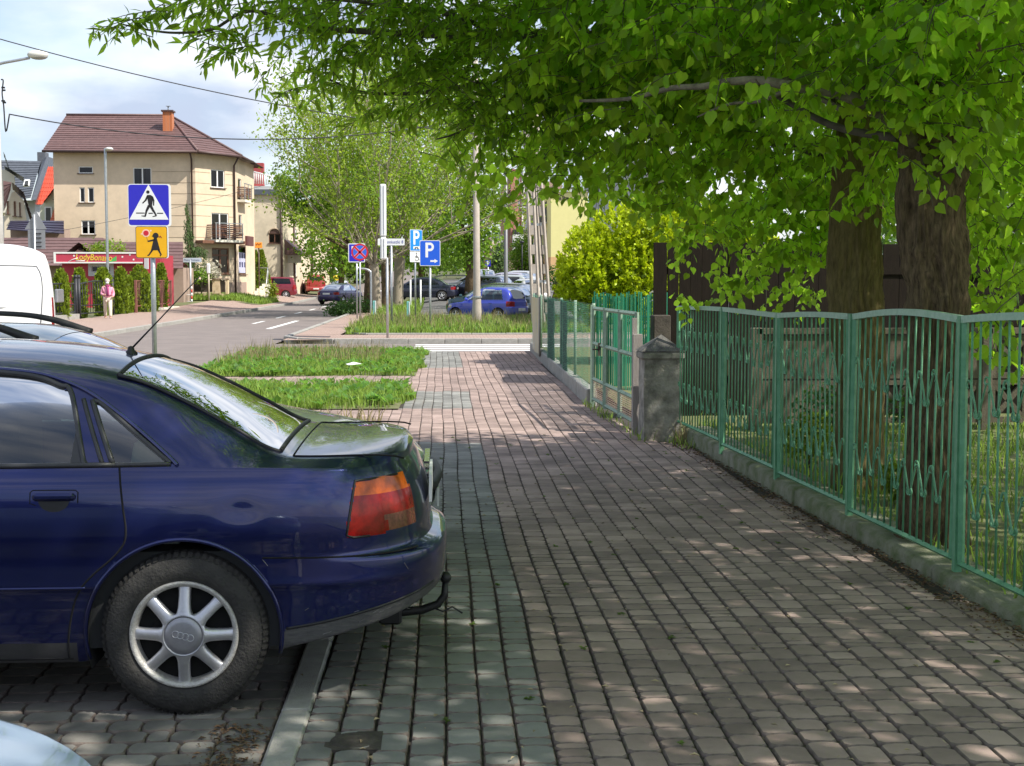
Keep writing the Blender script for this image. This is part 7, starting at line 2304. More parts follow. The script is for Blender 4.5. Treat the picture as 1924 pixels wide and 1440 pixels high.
def norm(a): return a / np.maximum(np.linalg.norm(a, axis=1, keepdims=True), 1e-9)
HEART_V = np.array([(0, 0, 0), (-.07, .20, .04), (.12, .43, .07), (.40, .45, .05), (.70, .26, -.02), (1.06, 0, -.14), (.40, 0, -.03), (-.07, -.20, .04), (.12, -.43, .07), (.40, -.45, .05), (.70, -.26, -.02)])
HEART_F = np.array([(0, 6, 2), (0, 2, 1), (6, 3, 2), (6, 4, 3), (6, 5, 4), (0, 8, 6), (0, 7, 8), (6, 8, 9), (6, 9, 10), (6, 10, 5)])
LENS_V = np.array([(0, 0, 0), (.22, .10, .02), (.55, .13, .0), (1.0, 0, -.12), (.22, -.10, .02), (.55, -.13, .0), (.5, 0, -.03)])
LENS_F = np.array([(0, 6, 1), (1, 6, 2), (2, 6, 3), (0, 4, 6), (4, 5, 6), (5, 3, 6)])
LF_V = np.array([(0, 0, 0), (.45, .32, .05), (1, 0, -.08), (.45, -.32, .05)])
LF_F = np.array([(0, 1, 2, 3)])
def frames(d, n):
    d = norm(d); n = n - d * (n * d).sum(1, keepdims=True); n = norm(n)
    return d, np.cross(n, d), n
def leaf_mesh(name, pos, d, n, size, tv, tf, m, parent, stuff=True):
    d, s, n = frames(d, n)
    V = pos[:, None, :] + size[:, None, None] * (tv[None, :, 0:1] * d[:, None, :] + tv[None, :, 1:2] * s[:, None, :] + tv[None, :, 2:3] * n[:, None, :])
    k = len(tv)
    F = (np.arange(len(pos))[:, None, None] * k + tf[None]).reshape(-1, tf.shape[1])
    o = npmesh(name, V.reshape(-1, 3), F, m, parent)
    if stuff: o['kind'] = 'stuff'
    return o
def ell_points(n, c, r, shell=0.0):
    p = rng.normal(size=(n, 3)); p = norm(p)
    rad = rng.random(n) ** (1 / 3)
    if shell: rad = 1 - (1 - rad) * (1 - shell)
    return p * rad[:, None] * np.array(r) + np.array(c), p
def foliage(name, blobs, n, size, m, parent, shell=.55, up=.2, lump=True):
    """leaf-sized faces spread through lumpy ellipsoids"""
    vol = np.array([r[0] * r[1] * r[2] for c, r in blobs]) ** .8; vol /= vol.sum()
    PP = []; NN = []
    for (c, r), v in zip(blobs, vol):
        k = max(10, int(n * v))
        if lump:
            kc = max(6, k // 26)
            cc, nn = ell_points(kc, c, r, shell)
            ii = rng.integers(0, kc, k)
            p = cc[ii] + rng.normal(size=(k, 3)) * (np.array(r) * .13 + size * .6)
            nv = nn[ii]
        else:
            p, nv = ell_points(k, c, r, shell)
        PP.append(p); NN.append(nv)
    p = np.concatenate(PP); nv = np.concatenate(NN); k = len(p)
    nrm = norm(nv + rng.normal(size=(k, 3)) * .8 + [0, 0, up])
    d = rng.normal(size=(k, 3))
    sz = size * (.6 + .8 * rng.random(k))
    return leaf_mesh(name, p, d, nrm, sz, LF_V, LF_F, m, parent, False)
def trunk_mesh(name, base, pts, m, parent, ridges=11, rough=.09, n=56, rows=70, flare=.25):
    """pts: list of (offset vector, radius); furrowed bark as real relief"""
    zs = [p[0][2] for p in pts]
    rr = np.random.default_rng(int(base[0] * 100) % 1000 + 5)
    def lattice(na, nz):
        t = rr.random((nz + 2, na))
        def f(a, z):
            x = (a / (2 * np.pi) * na) % na; y = np.clip(z, 0, .9999) * nz
            i, j = np.floor(x).astype(int), np.floor(y).astype(int); u, v = x - i, y - j
            u, v = u * u * (3 - 2 * u), v * v * (3 - 2 * v)
            return (t[j, i % na] * (1 - u) + t[j, (i + 1) % na] * u) * (1 - v) + (t[j + 1, i % na] * (1 - u) + t[j + 1, (i + 1) % na] * u) * v
        return f
    H_ = zs[-1] - zs[0]
    l1, l2, l3, lw = lattice(ridges, max(2, int(H_ * 3))), lattice(ridges * 2, max(2, int(H_ * 7))), lattice(ridges * 4, max(2, int(H_ * 22))), lattice(7, max(2, int(H_ * 4)))
    Z, A_ = np.meshgrid(np.linspace(0, 1, rows + 1), np.arange(n) * 2 * np.pi / n, indexing='ij')
    zz = zs[0] + H_ * Z
    X = np.interp(zz, zs, [p[0][0] for p in pts]); Y_ = np.interp(zz, zs, [p[0][1] for p in pts]); r = np.interp(zz, zs, [p[1] for p in pts])
    r = r * (1 + flare * np.exp(-np.maximum(0, zz) / .22) * (1 + .5 * np.sin(5 * A_)))
    Aw = (A_ + .5 * (lw(A_, Z) - .5)) % (2 * np.pi)
    e1 = 1 - np.abs(2 * l1(Aw, Z) - 1); e2 = 1 - np.abs(2 * l2(Aw, Z) - 1); e3 = l3(Aw, Z)
    e = rough * (.55 * e1 + .35 * e2 + .16 * e3 - .55) + .05 * np.sin(2 * A_ + zz * .5) + .03 * np.sin(3 * A_ - zz)
    rad = r * (1 + e)
    V = np.stack([base[0] + X + rad * np.cos(A_), base[1] + Y_ + rad * np.sin(A_), base[2] + zz], -1).reshape(-1, 3)
    F = [(i * n + k, i * n + (k + 1) % n, (i + 1) * n + (k + 1) % n, (i + 1) * n + k) for i in range(rows) for k in range(n)]
    return npmesh(name, V, F, m, parent, True)

# ---- the two big trees behind the railing
def limb(pts, r0, r1, nm, parent, m=M_branch, sub=5):
    sm = smooth([tuple(p) for p in pts], sub)
    n = len(sm); q = MB(); q.tube(sm, [r0 + (r1 - r0) * i / (n - 1) for i in range(n)], 9)
    return q.build(nm, m, parent)
def PX(*a): return [P(*v) for v in a]
lime = thing('lime_tree', 'big lime tree with dark furrowed trunk and heart shaped leaves behind the railing', 'tree', (0, 0, 0))
T1 = (2.975, 8.3, .02)
trunk_mesh('trunk', T1, [((0, 0, 0), .165), ((0, 0, .9), .158), ((-.02, 0, 1.6), .165), ((-.06, .02, 2.1), .18), ((-.03, .02, 2.6), .17), ((.1, .05, 3.6), .13), ((.15, .1, 6), .09)], M_bark, lime, 14, .52, 160, 280)
ash = thing('slender_leaved_tree', 'second tree with an olive brown trunk whose slender leaved branches hang over the pavement', 'tree', (0, 0, 0))
T2 = (3.20, 10.6, .02)
trunk_mesh('trunk', T2, [((0, 0, 0), .165), ((.0, 0, .9), .175), ((-.05, 0, 1.4), .20), ((-.07, 0, 1.9), .185), ((-.05, 0, 2.6), .17), ((.1, 0, 4.2), .12), ((.2, 0, 7), .07)], M_bark_olive, ash, 20, .24, 150, 240)
M_limb = mat('limb_sun_tint', (.085, .070, .048), .9, 0, .4, 14, .9, 40, col2=(.27, .23, .17), detail=10)  # bark colour lightened to stand for sunlight on these limbs
limb(PX((1720, 268, 8.25), (1690, 240, 8.15), (1655, 212, 8.1), (1610, 188, 8.05), (1560, 172, 8.1), (1490, 163, 8.15), (1430, 152, 8.2), (1370, 154, 8.3), (1320, 163, 8.5), (1262, 166, 8.7), (1180, 186, 9.1), (1090, 190, 9.6)), .048, .010, 'limb', lime, M_limb)
limb(PX((1490, 163, 8.15), (1430, 190, 8.3), (1370, 196, 8.6), (1310, 220, 8.9)), .015, .005, 'limb', lime, M_limb)
limb(PX((1655, 212, 8.1), (1580, 205, 8.6), (1480, 150, 9.2), (1380, 120, 9.7)), .024, .010, 'limb', lime, M_limb)
limb(PX((1660, 205, 8.7), (1600, 130, 8.9), (1520, 60, 9.2), (1450, 10, 9.4), (1380, -60, 9.6)), .032, .018, 'limb', lime)
limb(PX((1740, 220, 8.3), (1800, 120, 8.1), (1840, 20, 7.9), (1880, -120, 7.8)), .05, .03, 'limb', lime)
limb(PX((1780, 330, 8.2), (1830, 265, 8.0), (1890, 180, 7.8), (1960, 100, 7.6)), .018, .010, 'limb', lime)
limb(PX((1690, 260, 8.3), (1560, 235, 8.9), (1420, 160, 9.6), (1300, 130, 10.2)), .028, .012, 'limb', lime)
limb(PX((1900, 65, 7.5), (1830, 62, 7.6), (1760, 70, 7.9)), .020, .012, 'limb', lime)
limb(PX((1620, 320, 10.6), (1520, 285, 10.9), (1420, 270, 11.2), (1340, 300, 11.5)), .030, .012, 'limb', ash)
limb(PX((1640, 330, 10.6), (1600, 210, 10.6), (1450, 120, 10.6), (1200, 70, 10.6), (950, 70, 10.6), (700, 60, 10.4), (560, 50, 10.2)), .075, .014, 'limb', ash)
limb(PX((1200, 70, 10.6), (1000, 130, 10.9), (830, 170, 11.1), (690, 175, 11.2), (620, 150, 11.2)), .028, .008, 'limb', ash)
limb(PX((560, 50, 10.2), (470, 20, 10.0), (400, 55, 9.9), (330, 62, 9.8), (270, 55, 9.7), (222, 44, 9.6)), .014, .005, 'limb', ash)
limb(PX((950, 70, 10.6), (820, 20, 10.4), (640, 0, 10.2), (480, -20, 10)), .024, .008, 'limb', ash)
limb(PX((1000, 130, 10.9), (940, 190, 11.1), (870, 245, 11.3), (820, 262, 11.4)), .016, .006, 'limb', ash)

def canopy(blobs, dens, kind, tree, origin):
    """twigs with hanging leaves inside ellipsoids given by (px, py, depth, rx, ry, rz)"""
    pos = []; dirs = []; nrm = []; siz = []
    tw = MB()
    for b in blobs:
        if len(b) == 6:
            c = P(*b[:3]); r = b[3:6]; dm = 1
        else:
            c = P(*b[:3]); r = b[3:6]; dm = b[6]
        vol = 4.19 * r[0] * r[1] * r[2]
        nt = max(3, int(vol * dens * dm / 11))
        pc, pn = ell_points(nt, c, r, .12)
        for k in range(nt):
            st = pc[k]
            out = st - np.array(origin); out[2] *= .3; out /= np.linalg.norm(out) + 1e-6
            d = out * .5 + rng.normal(size=3) * .55; d[2] = d[2] * .5 - .22
            d /= np.linalg.norm(d)
            ln = rng.uniform(.26, .5)
            a = st - d * ln * .5
            bend = np.array([0, 0, -.10])
            pts = [a + d * ln * t + bend * t * t for t in (0, .4, .75, 1.0)]
            tw.tube(pts, [.0042, .0034, .0026, .0016], 3, 0, False)
            nl = rng.integers(9, 14)
            sd = np.cross(d, [0, 0, 1]); sd /= np.linalg.norm(sd) + 1e-6
            for j in range(nl):
                t = (j + .6) / nl
                p = a + d * ln * t + bend * t * t
                sg = 1 if j % 2 else -1
                if kind == 'heart':
                    bd = d * .35 + sd * sg * .62 + np.array([0, 0, -.75]) + rng.normal(size=3) * .33
                    pp = p + sd * sg * .025 + np.array([0, 0, -.012])
                    nn = np.array([0, 0, .55]) + sd * sg * .25 - out * .25 + rng.normal(size=3) * .55
                    sz = rng.uniform(.048, .090)
                    pos.append(pp); dirs.append(bd); nrm.append(nn); siz.append(sz)
                else:
                    # pinnate spray of leaflets
                    sp = d * .4 + sd * sg * .7 + np.array([0, 0, -.5]) + rng.normal(size=3) * .35
                    sp /= np.linalg.norm(sp)
                    for q_ in range(1 if j % 2 else 2):
                        bd = sp + rng.normal(size=3) * .45
                        nn = np.array([0, 0, .7]) + rng.normal(size=3) * .55
                        pos.append(p + sp * .03 * q_); dirs.append(bd); nrm.append(nn); siz.append(rng.uniform(.075, .135))
    o = tw.build('twigs', M_branch, tree); o['kind'] = 'stuff'
    pos, dirs, nrm, siz = np.array(pos), np.array(dirs), np.array(nrm), np.array(siz)
    tv, tf, m = (HEART_V, HEART_F, M_lime) if kind == 'heart' else (LENS_V, LENS_F, M_ash)
    # the leaves that show largest are objects of their own
    R3 = np.array(CR.transposed())
    q = (pos - [0, 0, CAMH]) @ R3.T
    u = CX + FPX * q[:, 0] / -q[:, 2]; v = CY - FPX * q[:, 1] / -q[:, 2]
    vis_ = (u > 0) & (u < 1924) & (v > 0) & (v < 1440)
    sc = np.where(vis_, siz / -q[:, 2], 0)
    order = np.argsort(-sc)
    big = order[:280]; rest = order[280:]
    me = bpy.data.meshes.new('leaf'); me.from_pydata([tuple(x) for x in tv], [], [tuple(int(i) for i in f) for f in tf]); me.materials.append(m)
    d, s, n = frames(dirs[big], nrm[big])
    for k in range(len(big)):
        M_ = Matrix.Identity(4)
        for i in range(3):
            M_[i][0], M_[i][1], M_[i][2], M_[i][3] = d[k][i] * siz[big[k]], s[k][i] * siz[big[k]], n[k][i] * siz[big[k]], pos[big[k]][i]
        lo = bpy.data.objects.new('leaf', me); link(lo, tree); lo.matrix_basis = M_
    leaf_mesh('crown', pos[rest], dirs[rest], nrm[rest], siz[rest], tv, tf, m, tree)
LIME_B = [(1130, 60, 10.3, .9, 1.3, .50), (1300, 40, 9.6, .8, 1.3, .55), (1480, 10, 9.0, .8, 1.3, .42), (1660, 25, 8.3, .75, 1.2, .36), (1840, 60, 7.5, .6, 1.1, .45), (1900, 180, 7.3, .3, .8, .35),
          (1180, 190, 11.0, .8, 1.1, .42), (1330, 230, 11.2, .7, 1.1, .42), (1470, 250, 11.4, .7, 1.0, .45), (1590, 280, 11.8, .6, .9, .5),
          (1130, 290, 11.8, .6, .8, .22), (1240, 330, 12.0, .7, .9, .28), (1380, 370, 12.2, .65, .8, .35), (1490, 400, 12.4, .6, .8, .45),
          (1320, 425, 12.8, .45, .5, .22), (1420, 490, 13.0, .42, .5, .28), (1500, 540, 13.2, .30, .4, .22), (1350, 515, 13.2, .25, .3, .14), (1300, 562, 13.3, .14, .2, .07), (1530, 420, 12.5, .35, .6, .35),
          (1020, 250, 11.4, .5, .9, .36), (940, 330, 11.8, .26, .45, .24), (943, 400, 11.9, .11, .18, .18), (1010, 330, 11.9, .35, .5, .14), (1090, 350, 12.1, .35, .4, .10), (860, 310, 11.6, .22, .4, .18),
          (1860, 280, 8.7, .45, .8, .40, .8), (1890, 400, 9.2, .32, .8, .45, .8), (1880, 520, 9.6, .25, .6, .22, .7), (1920, 590, 7.2, .12, .3, .14), (1900, 650, 8.0, .06, .2, .2), (1790, 250, 7.9, .20, .3, .16), (1760, 300, 7.9, .12, .2, .12), (1640, 120, 8.1, .4, .5, .16),
          (1390, 140, 10.2, .8, .9, .35), (1230, 110, 10.4, .7, .9, .35), (1700, 130, 8.9, .5, .7, .4, .7), (1760, 200, 9.2, .4, .7, .5, .7), (1650, 330, 12.0, .35, .5, .35)]
ASH_B = [(960, 60, 10.8, .8, 1.2, .45), (820, 40, 10.6, .6, 1.1, .38), (680, 20, 10.4, .55, 1.0, .28), (560, 10, 10.2, .5, .9, .20), (450, 5, 10.0, .4, .8, .13),
         (360, 12, 9.9, .30, .5, .09), (270, 22, 9.7, .22, .35, .08), (222, 38, 9.6, .09, .15, .05), (400, 50, 9.9, .14, .2, .05, .7), (430, 90, 9.9, .10, .15, .05, .6), (470, 70, 10.0, .22, .3, .10), (600, 110, 10.8, .40, .6, .20), (545, 165, 11.0, .16, .25, .07, .8), (620, 160, 11.0, .20, .4, .10),
         (720, 130, 11.0, .55, .8, .26), (850, 160, 11.1, .55, .9, .30), (960, 180, 11.2, .5, .9, .35), (790, 215, 11.3, .30, .5, .13), (880, 245, 11.4, .32, .5, .16), (1080, 150, 11.0, .5, .8, .35), (690, 200, 11.3, .10, .2, .06, .7)]
LIME_B += [(1440, 185, 7.9, .22, .2, .06), (1300, 150, 8.2, .25, .2, .08), (1180, 200, 8.8, .3, .3, .12), (1540, 150, 7.8, .16, .2, .06), (1740, 170, 7.6, .32, .4, .26), (1620, 290, 9.6, .35, .4, .30), (1600, 370, 9.9, .30, .35, .18), (1640, 270, 8.9, .22, .3, .16), (1850, 200, 9.6, .5, .6, .6), (1900, 330, 10.2, .5, .6, .6), (1880, 470, 10.6, .45, .6, .45), (1690, 380, 11.6, .25, .4, .35), (1560, 440, 12.2, .25, .4, .25), (1760, 60, 7.4, .4, .5, .25)]
canopy(LIME_B, 830, 'heart', lime, (2.9, 8.5, 2.6))
canopy(ASH_B, 760, 'lens', ash, (3.2, 10.6, 2.8))
# upper crowns, above the picture: they shade the pavement
def high(tree, blobs, n, size, m):
    PP = []; NN = []
    vol = np.array([b[3] * b[4] * b[5] for b in blobs]); vol = vol / vol.sum()
    for b, v in zip(blobs, vol):
        p, nn = ell_points(int(n * v), b[:3], b[3:6], .1); PP.append(p); NN.append(nn)
    p = np.concatenate(PP); k = len(p)
    nrm = norm(rng.normal(size=(k, 3)) * .7 + [0, 0, .8]); d = rng.normal(size=(k, 3)); d[:, 2] -= .6
    o = leaf_mesh('upper_crown', p, d, nrm, size * (.7 + .6 * rng.random(k)), LF_V * [1, 1.25, 1], LF_F, m, tree)
high(lime, [(3.2, 8.0, 6.8, 3.4, 3.8, 2.2), (5.6, 6.0, 7.2, 2.8, 3.6, 2.2), (1.8, 6.6, 6.0, 2.6, 3.2, 1.4), (4.6, 3.2, 6.6, 3.0, 3.0, 2.0), (2.0, 3.0, 6.0, 2.6, 2.4, 1.3), (6.6, 9.2, 6.2, 2.6, 3.0, 2.2), (6.0, 1.0, 6.2, 2.6, 2.4, 1.8), (7.2, 4.4, 6.6, 2.6, 3.6, 2.0), (6.2, 3.4, 5.4, 2.4, 3.0, 1.2), (8.6, 9.5, 5.4, 2.2, 3.0, 1.8), (7.6, 12.4, 4.4, 1.8, 1.4, 1.4)], 38000, .15, M_lime)
high(ash, [(3.4, 9.6, 7.0, 3.0, 2.5, 2.2), (.6, 9.8, 5.8, 2.4, 2.2, 1.2), (5.6, 10.4, 6.4, 2.4, 2.0, 2.0), (-1.4, 10.3, 5.7, 2.0, 2.0, .9), (-1.6, 8.2, 6.2, 2.2, 1.8, 1.0)], 13000, .15, M_ash)
for k, (a, b) in enumerate((((3.1, 8.4, 4.5), (5.2, 6.2, 6.8)), ((3.0, 8.4, 4.0), (2.0, 4.0, 5.8)), ((3.1, 8.4, 5.0), (6.0, 9.0, 6.2)), ((3.0, 8.3, 3.6), (5.0, 3.4, 6.0)))):
    limb([Vector(a), (Vector(a) + Vector(b)) / 2 + Vector((0, 0, .4)), Vector(b)], .06, .025, 'limb', lime)
for k, (a, b) in enumerate((((3.3, 10.6, 4.8), (5.4, 11.8, 6.4)), ((3.3, 10.6, 4.6), (.8, 10.2, 5.8)), ((3.3, 10.6, 5.5), (3.4, 12.4, 6.8)))):
    limb([Vector(a), (Vector(a) + Vector(b)) / 2 + Vector((0, 0, .4)), Vector(b)], .05, .02, 'limb', ash)
PB = [tuple(P(x, y, Y)) + r for x, y, Y, r in ((720, -230, 10.4, (1.2, 1.3, .7)), (480, -330, 10.2, (1.1, 1.2, .7)), (880, -480, 10.8, (1.4, 1.3, .9)), (620, -640, 10.6, (1.4, 1.3, .9)), (350, -560, 10.2, (1.2, 1.2, .8)), (1000, -250, 10.8, (1.2, 1.2, .7)))]
high(ash, PB, 11000, .13, M_ash)
# trees behind the plank fence
for i, (x, y, z, r) in enumerate(((7.2, 19.0, 3.2, 1.3), (9.6, 19.5, 3.6, 1.6), (12.2, 19.0, 3.6, 1.6))):
    bt = thing('garden_tree', ('smallest green leafy tree behind the plank fence, nearest the trunks', 'green leafy tree behind the plank fence, middle one of three', 'green leafy tree behind the plank fence, furthest from the gate')[i], 'tree', (x, y, 0))
    q = MB(); q.tube([(0, 0, 0), (.05, 0, 1.5), (0, .05, z)], [.16, .13, .06], 8); q.build('trunk', M_bark, bt)
    foliage('crown', [((0, 0, z), (r, r, 1.5)), ((-.6, -.3, z - .6), (r * .7, r * .7, 1.0)), ((.7, .2, z + .4), (r * .7, r * .7, 1.0))], 5200, .12, M_green_t, bt)
# low plants in the garden
for i, (x, y, hh, m_, lab) in enumerate(((3.9, 13.9, .55, M_dark_t, 'dark low shrub at the foot of the openwork wall'), (4.9, 14.1, .5, M_dark_t, 'bushy green plant before the pierced panels on the right'), (3.15, 11.9, .45, M_thuja, 'small yellow green plant by the second trunk'), (3.35, 9.9, .30, M_thuja, 'little bright green seedling between the trunks'))):
    bt = thing('garden_plant', lab, 'plant', (x, y, .02))
    q = MB()
    for k in range(4): q.tube([(0, 0, 0), (.06 * math.cos(k * 1.6), .06 * math.sin(k * 1.6), hh * .6)], .006, 4)
    q.builds('stem', M_branch, bt); foliage('leaves', [((0, 0, hh * .6), (hh * .7, hh * .5, hh * .45))], 500, .06, m_, bt, .2, .4, False)
# ---- golden shrub behind the mesh fence
gs_ = thing('golden_shrub', 'large bright yellow green shrub behind the gate and plank fence', 'shrub', (P(1210, 527, 27.5).x, 27.5, 0))
q = MB()
for k in range(7): q.tube([(0, 0, 0), (.3 * math.cos(k * .9), .2 * math.sin(k * .9), 1.0), (.8 * math.cos(k * .9), .5 * math.sin(k * .9), 1.8)], [.04, .03, .01], 5)
q.builds('stem', M_branch, gs_)
GX = gs_.location
blobs_ = [((P(x, y, 27.5).x - GX.x, dy, P(x, y, 27.5).z), (rx * 1.22, .85, rz * 1.22)) for x, y, dy, rx, rz in ((1105, 500, -.1, .42, .62), (1160, 475, 0, .52, .66), (1225, 452, -.2, .5, .66), (1290, 450, .1, .55, .60), (1350, 460, .2, .5, .45), (1405, 480, .3, .5, .45), (1085, 535, -.1, .3, .4), (1130, 540, -.2, .6, .6), (1200, 520, -.3, .6, .8), (1270, 510, .3, .8, .9))]
PP = []; DD = []; 
for c, r in blobs_:
    k = int(240 * (r[0] * r[2]) / .3)
    p, nn = ell_points(k, c, r, .6)
    for a, b in zip(p, nn):
        ax = norm((b * .7 + [0, 0, .8] + rng.normal(size=3) * .25)[None])[0]
        for j in range(13):
            t = rng.random() * .16
            PP.append(a + ax * t); DD.append(ax * .8 + rng.normal(size=3) * .5)
PP = np.array(PP); DD = np.array(DD)
leaf_mesh('crown', PP, DD, rng.normal(size=PP.shape) + [0, 0, .6], .055 + .055 * rng.random(len(PP)), LF_V, LF_F, M_gold, gs_, False)
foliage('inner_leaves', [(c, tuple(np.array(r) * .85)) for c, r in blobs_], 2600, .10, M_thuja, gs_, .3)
# ---- clipped thujas by the kiosk
def thuja(px, top, Y, rx, lab, cone=False, group=None, z0=0.05, n=1500, x=None):
    c = P(px, 527, Y); zt = P(px, top, Y).z - z0
    t = thing('thuja', lab, 'shrub', (c.x if x is None else x, Y, z0), 0, group)
    h = zt
    q = MB()
    nr, ns = 9, 14; vs = []; fs = []
    pr = (lambda t_: (1 - t_) ** .75 * .92 + .03) if cone else (lambda t_: math.sqrt(max(0, 1 - max(0, (t_ - .55) / .45) ** 2)) * (.86 + .14 * math.sin(t_ * 3)) + .02)
    for i in range(nr + 1):
        t_ = i / nr
        for k in range(ns):
            a = 2 * math.pi * k / ns; r = rx * pr(t_) * .82 * random.uniform(.9, 1.06)
            vs.append((r * math.cos(a), r * math.sin(a), h * t_ * .97))
    for i in range(nr):
        for k in range(ns): fs.append((i * ns + k, i * ns + (k + 1) % ns, (i + 1) * ns + (k + 1) % ns, (i + 1) * ns + k))
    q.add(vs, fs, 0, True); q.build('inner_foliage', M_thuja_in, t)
    tt = rng.random(n) ** .85; a = rng.random(n) * 2 * np.pi
    r = np.array([pr(v) for v in tt]) * rx * (.84 + .2 * rng.random(n)) * (1 + .07 * np.sin(a * 5 + tt * 9))
    p = np.stack([r * np.cos(a), r * np.sin(a), tt * h], 1)
    d = np.stack([np.cos(a) * .4, np.sin(a) * .4, np.ones(n)], 1) + rng.normal(size=(n, 3)) * .4
    nn = np.stack([np.cos(a), np.sin(a), np.full(n, .3)], 1) + rng.normal(size=(n, 3)) * .5
    leaf_mesh('foliage', p, d, nn, .10 + .10 * rng.random(n), LF_V, LF_F, M_thuja, t, False)
    return t
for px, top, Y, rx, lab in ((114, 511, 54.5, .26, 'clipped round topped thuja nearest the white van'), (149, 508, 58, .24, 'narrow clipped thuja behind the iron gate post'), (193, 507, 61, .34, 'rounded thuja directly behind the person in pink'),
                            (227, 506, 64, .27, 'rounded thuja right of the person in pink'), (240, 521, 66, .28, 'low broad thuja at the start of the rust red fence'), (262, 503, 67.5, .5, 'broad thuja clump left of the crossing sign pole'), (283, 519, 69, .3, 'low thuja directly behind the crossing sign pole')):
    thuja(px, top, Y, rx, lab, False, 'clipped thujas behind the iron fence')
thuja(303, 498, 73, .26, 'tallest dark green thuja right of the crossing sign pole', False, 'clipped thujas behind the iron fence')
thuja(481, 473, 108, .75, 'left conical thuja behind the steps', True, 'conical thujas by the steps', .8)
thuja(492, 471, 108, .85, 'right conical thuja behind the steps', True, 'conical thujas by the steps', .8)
def bush(name, px, py, Y, rx, rz, m, lab, n=700, size=.14, cat='bush'):
    c = P(px, py, Y); t = thing(name, lab, cat, (c.x, Y, gz(c.x, Y)))
    zc = c.z - gz(c.x, Y)
    q = MB(); q.tube([(0, 0, 0), (.03, 0, zc)], [.06, .03], 6); q.build('stem', M_branch, t)
    foliage('foliage', [((0, 0, zc), (rx, rx * .8, rz))], n, size, m, t, .4)
    return t
bush('round_bush', 202, 468, 79, 1.0, .35, M_green_t, 'green bush top showing above the kiosk roof')
bush('red_shrub', 328, 497, 88.5, .55, .5, leafmat('red_leaf', (.10, .012, .02), (.14, .02, .02), .4), 'dark red leaved shrub left of the weeping conifer')
bush('blossom_bush', 390, 508, 89.5, .75, .55, leafmat('white_blossom', (.62, .58, .48), (.4, .4, .3), .3), 'white flowering bush before the brown ground floor window')
bush('green_bush', 378, 517, 89.2, .6, .4, M_green_t, 'green bush under the white blossom behind the stone wall')
bush('gold_bush', 511, 547, 103.5, .35, .5, M_thuja, 'yellow green bush at the foot of the steps')
bush('low_hedge', 668, 577, 70, 1.3, .40, M_dark_t, 'low dark green hedge beside the road left of the trunks', 1800, .12, 'hedge')
bush('low_hedge', 645, 583, 67, .7, .28, M_dark_t, 'smaller low clump at the road end of the dark hedge', 900, .12, 'hedge')
bush('pink_heap', 331, 515, 89.4, .6, .25, mat('purple_ground_cover', (.16, .06, .07), .9, isl=.3), 'purple brown ground plant below the red leaved shrub')
# weeping conifer
wc_ = thing('weeping_conifer', 'tall thin weeping conifer with drooping branches before the corner house', 'tree', (P(357, 520, 89).x, 89, .35))
def wz(px, py): p = P(px, py, 89); return np.array([p.x - wc_.location.x, 0, p.z - .35])
q = MB(); q.tube([tuple(wz(357, 555)), tuple(wz(356, 470)), tuple(wz(352, 410)), tuple(wz(351, 376))], [.14, .10, .05, .015], 8)
for (a, b, c) in (((356, 470), (375, 461), (389, 474)), ((356, 480), (345, 475), (337, 500))): q.tube([tuple(wz(*a)), tuple(wz(*b)), tuple(wz(*c))], [.05, .04, .015], 6)
q.builds('trunk', M_bark, wc_)
PP = []; DD = []
def strand(st, ln, k):
    for j in range(k):
        t = j / k
        PP.append(st + np.array([rng.normal() * .05, rng.normal() * .05, -ln * t])); DD.append(np.array([rng.normal() * .35, rng.normal() * .35, -1]))
for k in range(150):
    t = rng.random() ** .8
    py = 378 + t * 130; spread = .08 + .55 * t ** 1.2
    a = rng.random() * 6.28
    st = wz(351 + 6 * t, py) + np.array([math.cos(a) * spread * rng.random(), math.sin(a) * spread * rng.random(), 0])
    strand(st, .35 + .9 * t * rng.random(), 14)
for k in range(46):
    t = rng.random(); st = wz(360 + 30 * t, 466 - 5 * math.sin(t * 3.1) + 6 * t) + np.array([0, rng.normal() * .15, 0]); strand(st, .4 + .7 * rng.random(), 14)
for k in range(40):
    t = rng.random(); st = wz(354 - 16 * t, 476 + 20 * t) + np.array([0, rng.normal() * .2, 0]); strand(st, .6 + .7 * rng.random(), 16)
PP = np.array(PP); DD = np.array(DD)
leaf_mesh('needles', PP, DD, rng.normal(size=PP.shape), .10 + .10 * rng.random(len(PP)), LF_V * [1, .5, 1], LF_F, M_conifer, wc_, False)

